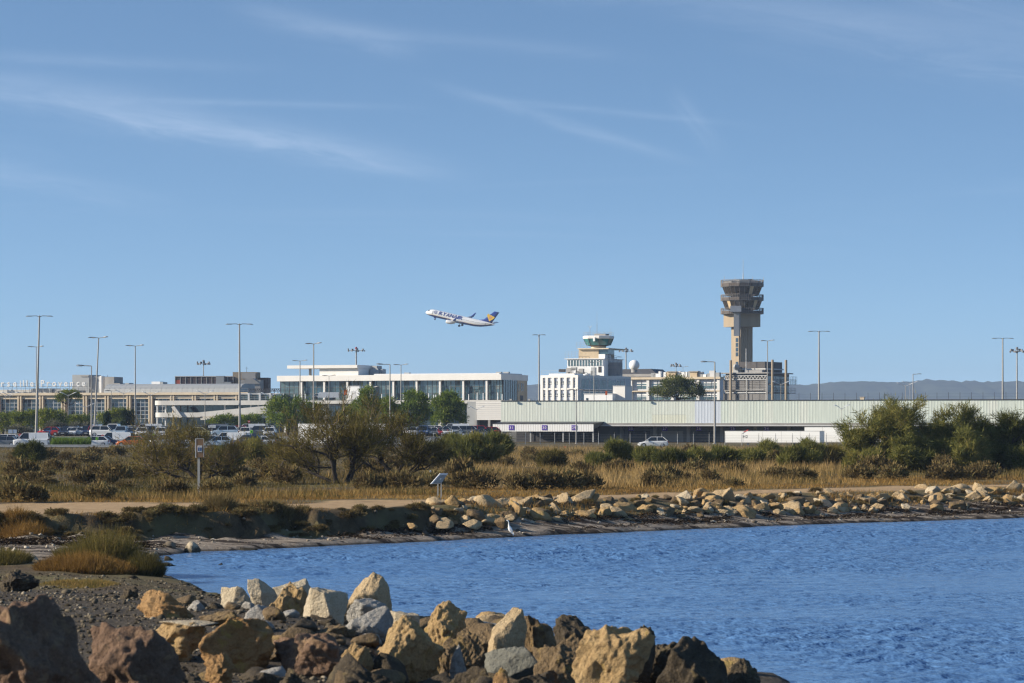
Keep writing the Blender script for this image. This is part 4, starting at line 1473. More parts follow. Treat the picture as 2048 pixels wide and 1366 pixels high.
    MB().box(g.u(1469, 2), g.u(1479, 2), 1.0, 4, zt_, g.z(733, 0, 3)).build('roof_unit', M_METROOF, s)
    MB().ball((g.u(1474, 1.5), 1.0, g.z(733, 0, 2)), 1.0, 12, 7).build('dish_cover', M_METROOF, s, True)
    colm = lit
    for px, dep, yt in ((1461.5, -1, 719.5), (1545, -1.5, 719.5), (1572, -5, 720.5), (1438.8, -1, 744)):
        x = g.u(px, dep)
        o = MB().tube((x, dep, 0), (x, dep, g.z(yt, 0, dep)), .40 if px != 1438.8 else .3, .40 if px != 1438.8 else .3, 10).build('chimney_column', colm if px < 1580 else dx, s)
    x = g.u(1486.5, -1)
    MB().tube((x, 1, zt_), (x, 1, g.z(696, 0, 0)), .1, .07, 6).build('mast', M_LETTER, s)


white_terminal()
old_terminal()
brown_block()
ramp()
hangar()
old_tower()
new_tower()

# ------------------------------------------------------------------ lighting masts
M_POLE = mat('lamp_pole', (.36, .345, .32), .6, .12, .8)
M_HEAD = mat('lamp_head', (.20, .20, .205), .5, .1, 2)
M_LENS = mat('lamp_lens', (.70, .72, .74), .2, .05, 2)
M_REDL = mat('beacon_red', (.30, .04, .05), .4, .1, 2)


def head_mb(p, d, s=1.0, tilt=.08):
    """cobra-style lantern at p pointing along d (unit, horizontal)"""
    d = Vector(d)
    r = Vector((-d.y, d.x, 0))
    b = MB()
    rr = []
    for t_, w, h in ((0, .08, .06), (.25, .17, .11), (.7, .20, .12), (1.0, .10, .05)):
        c = Vector(p) + d * (t_ * .95 * s) + Vector((0, 0, tilt * t_ * s))
        rr.append([c + r * (w * s) - Vector((0, 0, .02)), c + r * (w * s * .8) + Vector((0, 0, h * s)), c - r * (w * s * .8) + Vector((0, 0, h * s)), c - r * (w * s) - Vector((0, 0, .02))])
    return b.rings(rr)


def mast(px, ytop, D, kind, label, zb=None, r=.16, arm=1.6, lean=0.0, group=None, yaw=0.0, hs=1.0):
    X = (px - 1024) * D / F
    zb = zat(X, D) if zb is None else zb
    zt = EYE + (HZ - ytop) * D / F - zb
    o = thing('lamp_post' if kind != 'apron' else 'floodlight_mast', label, 'lamp post' if kind != 'apron' else 'floodlight mast', (X, D, zb), yaw, group)
    pl = MB()
    n = 10
    top = Vector((lean, 0, zt))
    pl.tube((0, 0, -.3), top, r, r * .52, n)
    pl.lathe([(r * 1.9, -.2), (r * 1.9, .06), (r * 1.2, .12)], 10)
    pl.build('pole', M_POLE, o)
    if kind == 'double':
        for sx in (-1, 1):
            a = MB()
            a.path([top, top + Vector((sx * .45, 0, .18)), top + Vector((sx * arm * .6, 0, .16))], .05)
            a.build('arm', M_HEAD, o)
            head_mb(top + Vector((sx * arm * .55, 0, .10)), (sx, 0, 0), 1.0 * hs, -.02).build('lamp_head', M_HEAD, o)
        MB().ball(top + Vector((0, 0, .12)), .13, 8, 5).build('cap', M_POLE, o)
    elif kind == 'quad':
        for k, (sx, sy) in enumerate(((-1, -.5), (1, -.5), (-.8, .8), (.8, .8))):
            d = Vector((sx, sy, 0)).normalized()
            a = MB().tube(top, top + d * arm * .6 + Vector((0, 0, .1)), .045, .045, 5)
            a.build('arm', M_HEAD, o)
            head_mb(top + d * arm * .5 + Vector((0, 0, .06)), d, .95 * hs, .12 if k % 2 else -.05).build('lamp_head', M_HEAD, o)
    elif kind == 'single':
        MB().path([top, top + Vector((-arm * .3, 0, .04)), top + Vector((-arm * .75, 0, .04))], .06).build('arm', M_POLE, o)
        h = head_mb(top + Vector((-arm * .6, 0, .02)), (-1, 0, 0), 1.15 * hs, .05).build('lamp_head', M_HEAD, o)
        MB().box(top.x - arm * .6 - 1.0 * hs, top.x - arm * .6 - .3 * hs, -.16, .16, zt - .06, zt + .0).build('lens', M_LENS, h)
    elif kind == 'right':
        MB().path([top, top + Vector((arm * .7, 0, .04))], .06).build('arm', M_POLE, o)
        head_mb(top + Vector((arm * .6, 0, .02)), (1, 0, 0), 1.0 * hs, .02).build('lamp_head', M_HEAD, o)
    elif kind == 'vee':
        for sx in (-1, 1):
            MB().path([top + Vector((0, 0, -.25)), top + Vector((sx * arm * .55, 0, .25))], .05).build('arm', M_LENS, o)
            head_mb(top + Vector((sx * arm * .45, 0, .18)), (sx, 0, 0), .9 * hs, .32).build('lamp_head', M_LENS, o)
    elif kind == 'apron':
        MB().lathe([(arm * .55, -.05), (arm * .6, 0), (arm * .6, .08), (arm * .55, .1)], 12, (top.x, 0, zt - .6)).build('ring', M_HEAD, o)
        fm = MB().box(-.32, .32, -.16, .16, -.3, .25).mesh('floodlight', M_HEAD)
        for k in range(9):
            a = k * 2 * math.pi / 9
            q = link('floodlight', fm, o, (top.x + arm * math.cos(a), arm * math.sin(a), zt - .6 + (k % 2) * .5), a + math.pi / 2)
        b = MB()
        for k in range(9):
            a = k * 2 * math.pi / 9
            b.tube((top.x, 0, zt - .7), (top.x + arm * math.cos(a), arm * math.sin(a), zt - .45), .05, .05, 4)
        b.build('arm', M_HEAD, o)
        MB().lathe([(.35, zt - .1), (.38, zt + .5), (.2, zt + .7)], 8, (top.x, 0, 0)).build('beacon', M_REDL if hs < 1.05 else M_HEAD, o)
    return o


G = 'lighting poles of the car parks'
mast(72, 634, 432, 'double', 'tallest twin-arm lamp post at the far left before the roof letters', lean=.52, r=.21, arm=2.0)
mast(72.5, 694, 560, 'quad', 'slender four-lamp post half hidden behind the tallest left lamp post', r=.12, arm=1.7)
mast(188, 676, 440, 'quad', 'four-lamp post leaning slightly beside the single-arm street lamp at left', lean=.72, r=.16, arm=1.6)
mast(183, 732, 395, 'single', 'single-arm street lamp before the left reed clump', r=.13, arm=1.7)
mast(270.5, 692, 500, 'quad', 'four-lamp post standing behind the cypresses', r=.15, arm=1.8)
mast(479.5, 650, 436, 'double', 'tall twin-arm lamp post rising from the car park right of the wooden sign', lean=-.05, r=.20, arm=2.1)
mast(407, 724, 900, 'apron', 'apron floodlight mast beyond the dark brown roof storey', zb=3, r=.25, arm=2.0, hs=1.2)
mast(410, 786, 560, 'vee', 'low twin lamp post with raised arms before the sloping ramp', r=.09, arm=1.9)
mast(600, 722, 620, 'quad', 'four-lamp post in front of the terminal left canopy', zb=3, r=.17, arm=1.9)
mast(627.3, 688, 436, 'quad', 'tall dark four-lamp post crossing the white terminal canopy', r=.15, arm=1.0)
mast(658, 752, 560, 'quad', 'short thin lamp post before the white upper storey', r=.09, arm=1.2)
mast(712.5, 698, 980, 'apron', 'apron floodlight mast with red beacon rising behind the white terminal', zb=3, r=.42, arm=2.9)
mast(780, 729, 452, 'single', 'single-arm street lamp crossing the terminal glass', r=.14, arm=1.8)
mast(802, 730, 560, 'quad', 'four-lamp post right of the single-arm lamp at the terminal', r=.14, arm=1.5)
mast(1078, 671, 560, 'double', 'tall dark lamp post between the white terminal and the office block', zb=3, r=.22, arm=.7)
mast(1252, 699, 1000, 'apron', 'apron floodlight mast standing right of the old control tower', zb=3, r=.36, arm=2.4, hs=1.2)
mast(1188, 725, 580, 'quad', 'thin lamp post in front of the old control tower tiers', zb=2.5, r=.12, arm=1.1)
mast(1152.5, 781, 455, 'double', 'thin lamp post in front of the green shed at dock sign twenty-nine', r=.11, arm=.8)
mast(1429.5, 724, 446, 'single', 'single-arm street lamp in front of the long green shed', r=.19, arm=1.9)
mast(1352, 729, 1050, 'apron', 'distant floodlight mast above the round oak', zb=3, r=.2, arm=1.9, hs=1.2)
mast(1366, 734, 1000, 'quad', 'distant thin lamp post right of the floodlight mast above the round oak', zb=3, r=.12, arm=2.2)
mast(1535, 682, 570, 'quad', 'lamp post overlapping the control tower base', zb=3, r=.16, arm=1.3)
mast(1562, 767, 560, 'vee', 'low white twin lamp with raised arms right of the control tower base', zb=3, r=.10, arm=2.0)
mast(1638, 664, 560, 'double', 'tall twin-arm lamp post behind the shed right of the control tower', zb=3, r=.24, arm=2.2)
mast(1683, 815.5, 446, 'vee', 'low twin lamp post just in front of the green shed', r=.06, arm=1.1)
mast(1811, 770, 620, 'vee', 'white twin lamp in the cluster of lamps before the hills', zb=3, r=.10, arm=2.4)
mast(1826, 748.5, 560, 'right', 'lamp post with one arm to the right before the hills', zb=3, r=.14, arm=1.2)
mast(1820, 766, 700, 'vee', 'farther white twin lamp in the cluster of lamps before the hills', zb=3, r=.10, arm=2.6)
mast(2005.5, 678, 560, 'double', 'tall twin-arm lamp post near the right edge before the hills', zb=3, r=.24, arm=2.2)
mast(2034, 699, 800, 'apron', 'apron floodlight mast at the right edge before the hills', zb=3, r=.30, arm=1.9, hs=1.2)
mast(953, 817, 560, 'vee', 'small twin lamp before the white boarded annex', r=.07, arm=1.6)
for px, yt, D, lab in ((11, 790, 590, 'thin twin lamp at the left edge before the old terminal'), (20, 789, 540, 'second thin twin lamp from the left edge before the old terminal'),
                       (136.5, 789, 560, 'thin twin lamp in front of the umbrella pine'), (171, 812, 520, 'short thin twin lamp left of the single-arm street lamp'), (222.5, 782, 530, 'thin bare lamp post between the cypresses'),
                       (247.5, 785, 570, 'thin twin lamp before the right pair of cypresses'), (301, 788, 560, 'thin twin lamp at the left end of the concrete viaduct'),
                       (540, 790, 540, 'thin twin lamp beside the deck left of the pines'), (745, 775, 480, 'thin lamp before the pale green pine')):
    mast(px, yt, D, 'vee' if px not in (222.5, 745) else 'quad', lab, r=.09, arm=1.9 if px not in (222.5, 745) else .7)

# ------------------------------------------------------------------ vehicles
PAINT = {}
for nm, c in {'white': (.78, .78, .77), 'silver': (.46, .48, .50), 'grey': (.17, .18, .19), 'black': (.018, .019, .022), 'blue': (.05, .10, .24), 'red': (.50, .025, .02), 'ice': (.50, .60, .68), 'orange': (.70, .17, .03), 'beige': (.52, .45, .33), 'yellow': (.66, .60, .30), 'navy': (.015, .025, .07)}.items():
    PAINT[nm] = mat('paint_' + nm, c, .25, .03, 1, spec=.6, coat=.7, metal=.3 if nm in ('silver', 'grey', 'ice') else 0)
M_TYRE = mat('tyre_rubber', (.015, .015, .016), .85, .2, 6)
M_RIM = mat('wheel_rim', (.45, .46, .47), .35, .1, 6, metal=.6)
M_CGLASS = mat('car_glass', (.012, .016, .020), .04, .3, 1, spec=.9)
M_CLAMP = mat('headlight_clear', (.72, .74, .76), .12, .05, 4, spec=.9)
M_TAIL = mat('tail_light', (.38, .015, .012), .2, .1, 4)
M_PLATE = mat('number_plate', (.75, .75, .72), .5, .04, 4)
M_TRIM = mat('black_trim', (.02, .02, .022), .6, .1, 4)

CAR_SHAPES = {  # length, width, height, belt, profile of the roof glass (x from the nose), bonnet line
    'hatchback': dict(L=4.05, W=1.74, H=1.47, belt=.90, hood=.78, x0=.95, x1=1.75, x2=3.35, x3=3.95),
    'saloon': dict(L=4.55, W=1.78, H=1.45, belt=.90, hood=.80, x0=1.15, x1=1.95, x2=3.2, x3=4.0),
    'suv': dict(L=4.35, W=1.82, H=1.66, belt=1.02, hood=.95, x0=1.0, x1=1.65, x2=3.75, x3=4.22),
    'van': dict(L=4.95, W=1.92, H=1.96, belt=1.10, hood=1.05, x0=.75, x1=1.5, x2=4.85, x3=4.93),
}
_cars = {}


def car_meshes(kind, color):
    key = (kind, color)
    if key in _cars:
        return _cars[key]
    s = CAR_SHAPES[kind]
    L, W, H, B, hd = s['L'], s['W'], s['H'], s['belt'], s['hood']
    x0, x1, x2, x3 = s['x0'], s['x1'], s['x2'], s['x3']
    P = PAINT[color]
    # lower body: stations along the car, each a rounded section
    st = [(0.0, .32, .62, .74), (.06, .24, hd - .16, .86), (.30, .20, hd - .06, .96), (x0, .18, B - .04, 1.0), (x1, .18, B, 1.0), ((x1 + x2) / 2, .18, B + .01, 1.0), (x2, .18, B + .03, 1.0), (L - .22, .22, B + .02, .97), (L - .05, .26, B - .10, .90), (L, .36, .62, .80)]
    rr = []
    for x, zl, zu, k in st:
        w = W / 2 * k
        rr.append([(x, -w * .92, zl), (x, -w, zl + .14), (x, -w, zu - .16), (x, -w * .93, zu), (x, w * .93, zu), (x, w, zu - .16), (x, w, zl + .14), (x, w * .92, zl)])
    body = MB().rings(rr).mesh('body', P)
    # glasshouse: windows as panes, roof and pillars in paint
    w0, w1 = W / 2 * .90, W / 2 * .70
    T = H - .05
    A = [(x0, B - .05), (x1, T), (x2, T), (x3, B)]
    rf = MB()
    rf.rings([[(x1 - .05, -w1, T - .03), (x1 - .05, w1, T - .03), (x1 + .05, w1 * .9, H - .01), (x1 + .05, -w1 * .9, H - .01)],
              [(x2 + .05, -w1, T - .03), (x2 + .05, w1, T - .03), (x2 - .1, w1 * .9, H - .01), (x2 - .1, -w1 * .9, H - .01)]])
    for sy in (-1, 1):
        for (xa, za, xb, zb) in ((x0, B - .05, x1, T), (x3, B, x2, T), ((x1 + x2) / 2, B, (x1 + x2) / 2, T)):
            rf.tube((xa, sy * w0, za), (xb, sy * w1, zb), .045, .045, 4)
    if kind == 'van':
        for sy in (-1, 1):
            rf.quad((2.3, sy * (w0 + .01), B), (x3, sy * (w0 + .01), B), (x2, sy * (w1 + .02), T), (2.25, sy * (w1 + .02), T))
    roof = rf.mesh('roof', P)
    gl = MB()
    gl.quad((x0, -w0, B - .05), (x0, w0, B - .05), (x1, w1, T), (x1, -w1, T))
    gl.quad((x3, w0, B), (x3, -w0, B), (x2, -w1, T), (x2, w1, T))
    for sy in (-1, 1):
        gl.quad((x0, sy * w0, B - .05), (x3, sy * w0, B), (x2, sy * w1, T), (x1, sy * w1, T))
    glass = gl.mesh('window', M_CGLASS)
    tr = (MB().box(-.03, .12, -W * .38, W * .38, .28, .42).mesh('bumper', M_TRIM), MB().box(L - .1, L + .03, -W * .38, W * .38, .30, .42).mesh('bumper', M_TRIM), MB().box(-.02, .08, -W * .22, W * .22, .50, .60).mesh('grille', M_TRIM))
    pl = MB().box(-.05, -.02, -.26, .26, .40, .50).mesh('number_plate', M_PLATE)
    ty = MB().tube((0, -.10, 0), (0, .10, 0), .32, .32, 14).mesh('wheel', M_TYRE)
    ri = MB().tube((0, -.112, 0), (0, .112, 0), .20, .20, 10).mesh('rim', M_RIM)
    hl = MB().rings([[(.02, -.17, -.06), (.02, .17, -.06), (.02, .17, .06), (.02, -.17, .06)], [(.22, -.17, -.05), (.22, .17, -.05), (.26, .15, .08), (.26, -.15, .08)]]).mesh('headlight', M_CLAMP)
    tl = MB().box(-.06, .04, -.12, .12, -.10, .12).mesh('tail_light', M_TAIL)
    mi = MB().box(-.08, .08, -.10, .10, -.07, .07).mesh('mirror', P)
    _cars[key] = (body, roof, glass, tr, pl, ty, ri, hl, tl, mi, s)
    return _cars[key]


def car(kind, color, x, y, z, rz, label, group=None):
    body, roof, glass, tr, pl, ty, ri, hl, tl, mi, s = car_meshes(kind, color)
    o = thing('parked_car' if kind != 'van' else 'parked_van', label, 'car' if kind != 'van' else 'van', (x, y, z), rz, group)
    ox = -s['L'] / 2
    L, W = s['L'], s['W']
    link('body', body, o, (ox, 0, 0)); link('roof', roof, o, (ox, 0, 0)); link('window', glass, o, (ox, 0, 0)); link('bumper', tr[0], o, (ox, 0, 0)); link('bumper', tr[1], o, (ox, 0, 0)); link('grille', tr[2], o, (ox, 0, 0)); link('number_plate', pl, o, (ox, 0, 0))
    for wx_ in (.78, L - .82):
        for sy in (-1, 1):
            w = link('wheel', ty, o, (ox + wx_, sy * (W / 2 - .10), .32))
            link('rim', ri, w)
    for sy in (-1, 1):
        link('headlight', hl, o, (ox + .02, sy * W * .36, s['hood'] - .20))
        link('tail_light', tl, o, (ox + L - .02, sy * W * .38, s['belt'] - .12))
        link('mirror', mi, o, (ox + s['x0'] + .35, sy * (W / 2 + .08), s['belt'] + .05))
    return o


def lot(px, D, kind, color, face, label, group=None, z=None):
    """face: 'front' nose to camera, 'back', 'left' nose to the left, 'right'; or degrees"""
    rz = {'front': 90, 'back': -90, 'left': 0, 'right': 180}.get(face, face)
    X = (px - 1024) * D / F
    return car(kind, color, X, D, zat(X, D) + .02 if z is None else z, R(rz) + rng.gauss(0, .03), label, group)


G1 = 'cars parked in the near row of the left car park'
near_row = [(8, 'hatchback', 'grey', 'left', 'grey hatchback at the left edge behind the guard rail'), (30, 'saloon', 'silver', 'left', 'silver saloon second from the left edge behind the guard rail'),
            (24, 'suv', 'white', 'right', 'white off-roader beyond the silver saloon at the left edge'),
            (62, 'van', 'white', 'left', 'long white van behind the tallest left lamp post'), (92, 'saloon', 'black', 'left', 'black saloon left of the reed clump'), (84, 'hatchback', 'white', 'right', 'white hatchback behind the guard rail left of the reed clump'),
            (190, 'hatchback', 'white', 'left', 'white hatchback just right of the reed clump'), (204, 'saloon', 'navy', 'left', 'navy saloon beside the green sign by the reed clump'),
            (229, 'van', 'white', 'left', 'white van with windows behind the guard rail left of the bare tamarisk'), (262, 'hatchback', 'orange', 'left', 'orange hatchback half hidden behind the bare tamarisk'),
            (276, 'saloon', 'ice', 'left', 'pale blue saloon beside the orange hatchback'), (300, 'hatchback', 'grey', 'front', 'grey hatchback seen through the bare tamarisk'), (330, 'suv', 'silver', 'left', 'silver off-roader seen through the bare tamarisk'),
            (365, 'saloon', 'white', 'left', 'white saloon behind the bare tamarisk trunk'),
            (418, 'saloon', 'black', 'left', 'black saloon just right of the wooden sign'), (437, 'hatchback', 'ice', 'left', 'pale blue hatchback right of the wooden sign'), (458, 'van', 'white', 'left', 'white van left of the tall lamp post in the car park'),
            (476, 'hatchback', 'navy', 'left', 'navy hatchback at the foot of the tall lamp post'), (494, 'suv', 'blue', 'left', 'blue off-roader right of the tall lamp post'), (520, 'saloon', 'white', 'left', 'white saloon between the tall lamp post and the left tamarisk'), (540, 'hatchback', 'grey', 'front', 'grey hatchback beside the left tamarisk')]
for i, (px, k, c, fc, lab) in enumerate(near_row):
    lot(px, 392 + (i % 3) * 7, k, c, fc, lab, G1)
G2 = 'cars parked along the edge of the upper terrace'
up_row = [(209, 'suv', 'white', 'right', 'white off-roader at the left end of the upper terrace row'), (227, 'van', 'white', 'front', 'white van nose-on in the upper terrace row'), (243, 'suv', 'ice', 'front', 'pale blue off-roader nose-on in the upper terrace row'),
          (265, 'hatchback', 'silver', 'front', 'silver hatchback nose-on in the middle of the left terrace row'), (285, 'hatchback', 'white', 'front', 'white hatchback nose-on below the small box van'), (302, 'suv', 'grey', 'front', 'grey off-roader nose-on beside the bare tamarisk'),
          (322, 'saloon', 'white', 'front', 'white saloon on the terrace behind the bare tamarisk crown'), (345, 'suv', 'black', 'front', 'black off-roader on the terrace behind the bare tamarisk crown'),
          (393, 'saloon', 'yellow', 'left', 'pale yellow saloon on the terrace above the wooden sign'), (420, 'suv', 'black', 'left', 'black off-roader on the terrace beside the small white sign'), (449, 'suv', 'ice', 'left', 'pale blue pickup on the terrace left of the tall lamp post'),
          (468, 'hatchback', 'beige', 'front', 'beige hatchback on the terrace at the tall lamp post'), (491, 'hatchback', 'white', 'front', 'white hatchback beside the green sign on the terrace'), (516, 'suv', 'grey', 'left', 'grey estate car behind the green sign on the terrace'), (540, 'saloon', 'white', 'front', 'white saloon on the terrace at the left tamarisk')]
for i, (px, k, c, fc, lab) in enumerate(up_row):
    lot(px, 432 + (i % 2) * 3, k, c, fc, lab, G2)
lot(294, 452, 'van', 'white', 'left', 'small white box van behind the upper terrace row', G2)
lot(500, 450, 'van', 'white', 'left', 'white van under the small red sign on the terrace', G2)
lot(425, 452, 'van', 'grey', 'left', 'long grey van behind the terrace row', G2)
G3 = 'cars parked before the pines in the middle'
mid = [(846, 'suv', 'blue', 'front', 'blue off-roader at the left of the car row below the round pines'), (862, 'suv', 'white', 'left', 'white off-roader in the car row below the round pines'), (884, 'saloon', 'silver', 'left', 'silver saloon in the car row below the round pines'), (908, 'van', 'white', 'left', 'white van in the car row below the round pines'),
       (932, 'hatchback', 'white', 'left', 'white hatchback at the corner of the white boarded annex'), (948, 'suv', 'red', 'left', 'red off-roader in front of the dark loading bay'), (966, 'hatchback', 'black', 'left', 'black hatchback in front of the red off-roader'), (977, 'hatchback', 'red', 'left', 'dark red hatchback beside the dock canopy'), (955, 'saloon', 'grey', 'left', 'grey saloon in the near row before the red off-roader')]
for i, (px, k, c, fc, lab) in enumerate(mid):
    lot(px, 452 - (18 if i in (6, 8) else 0) + (i % 2) * 3, k, c, fc, lab, G3, z=3.05 if i not in (6, 8) else 2.75)
lot(1306, 380, 'hatchback', 'white', 'left', 'white hatchback low behind the shrubs right of the dock canopy')
lot(118, 470, 'saloon', 'silver', 'left', 'silver saloon deep in the left car park under the pines')
lot(137, 466, 'suv', 'black', 'left', 'black off-roader deep in the left car park under the pines')
lot(160, 470, 'hatchback', 'white', 'left', 'white hatchback deep in the left car park right of the black off-roader')
lot(131, 486, 'hatchback', 'orange', 'front', 'orange hatchback farthest back under the left pines')


# the rest of the car park: rows behind, mostly roofs and windscreens
fill = random.Random(77)
tints = ['white', 'silver', 'grey', 'black', 'white', 'navy', 'ice', 'blue', 'red', 'white', 'silver']
shapes = ['hatchback', 'saloon', 'suv', 'hatchback', 'suv']
words = {'hatchback': 'hatchback', 'saloon': 'saloon', 'suv': 'off-roader'}
for D_, pxs, rowname in ((408, list(range(2, 96, 17)) + list(range(186, 560, 18)), 'second row of the lower car park'), (440, list(range(212, 350, 13)) + list(range(398, 552, 14)), 'second row of the upper terrace'), (452, list(range(842, 932, 14)), 'back row below the round pines'), (462, list(range(100, 200, 15)) + list(range(205, 300, 15)), 'back row under the left pines')):
    for px in pxs:
        px += fill.uniform(-3, 3)
        c_, k_ = fill.choice(tints), fill.choice(shapes)
        mark = ('at the left edge' if px < 60 else 'left of the reed clump' if px < 104 else 'behind the reed clump' if px < 180 else 'by the single-arm lamp' if px < 230 else 'left of the bare tamarisk' if px < 300 else 'behind the bare tamarisk' if px < 390
                else 'right of the wooden sign' if px < 460 else 'at the tall lamp post' if px < 505 else 'left of the leaning tamarisk' if px < 600 else 'right of the tall tamarisk' if px < 890 else 'near the boarded annex')
        lot(px, D_, k_, c_, fill.choice(['left', 'front', 'right', 'front']), f'{c_} {words[k_]} in the {rowname} {mark}', f'cars in the {rowname}')


def trailer(px0, px1, yt, D, label, group, logo=False, theta=22):
    k = mpp(D)
    pm0 = (px0 + px1) / 2
    zg = zat((pm0 - 1024) * k, D)
    f = Fac(pm0, D, theta, zg)
    zt = f.z(yt)
    o = f.root('truck_trailer', label, 'trailer', group)
    h = (f.u(px1) - f.u(px0)) / 2
    M = mat('trailer_white', (.82, .82, .80), .4, .03, .3)
    n = max(3, int((2 * h) / 2.6))
    w = 2 * h / n
    pm_ = MB().box(.012, w - .012, -.03, .03, 0.42, zt).mesh('side_panel', M)
    for i in range(n):
        link('side_panel', pm_, o, (-h + i * w, 0, 0))
    MB().box(-h, h, .03, 2.5, .45, zt - .01).build('box_body', M, o)
    MB().box(-h - .02, h + .02, -.05, 2.55, zt, zt + .06).build('top_rail', M_STEEL, o)
    MB().box(-h - .02, h + .02, -.06, 2.5, .30, .41).build('chassis', M_GREYC, o)
    for x in (h * .45, h * .62, h * .79):
        MB().tube((x, .05, .48), (x, 2.4, .48), .48, .48, 16).build('wheel', M_TYRE, o)
    MB().box(-h * .55, -h * .5, .3, .5, 0, .3).build('landing_leg', M_STEEL, o)
    if logo:
        a = f.u(1487)
        z0 = .95 + (zt - .95) * .50
        e = MB().prism([(a, z0 + .45), (a + .75, z0 + .85), (a + .7, z0 + .65), (a + .25, z0 + .4)], 'y', -.045, -.035).build('emblem', mat('logo_red', (.70, .05, .05), .5, .05, 1), o)
        MB().prism([(a - .2, z0 + .25), (a + .35, z0 + .55), (a + .35, z0 + .45), (a - .1, z0 + .15)], 'y', -.045, -.035).build('emblem', mat('logo_grey', (.30, .32, .34), .5, .05, 1), o)
        for i, ch in enumerate('H2'):
            letter_mb(ch, a + .1 + i * .42, z0 - .45, .62, -.05, th=.01).build('letter', M_DARKM, o)
    return o


trailer(1449, 1639, 862.5, 424, 'long white box trailer with a small red and grey emblem before the shed', 'white trailers before the shed', True)
trailer(1608.5, 1790, 854.5, 434, 'taller plain white trailer behind, running in behind the big tamarisk', 'white trailers before the shed')
trailer(596, 770, 848, 412, 'big white box trailer glimpsed between the two middle tamarisks', None)

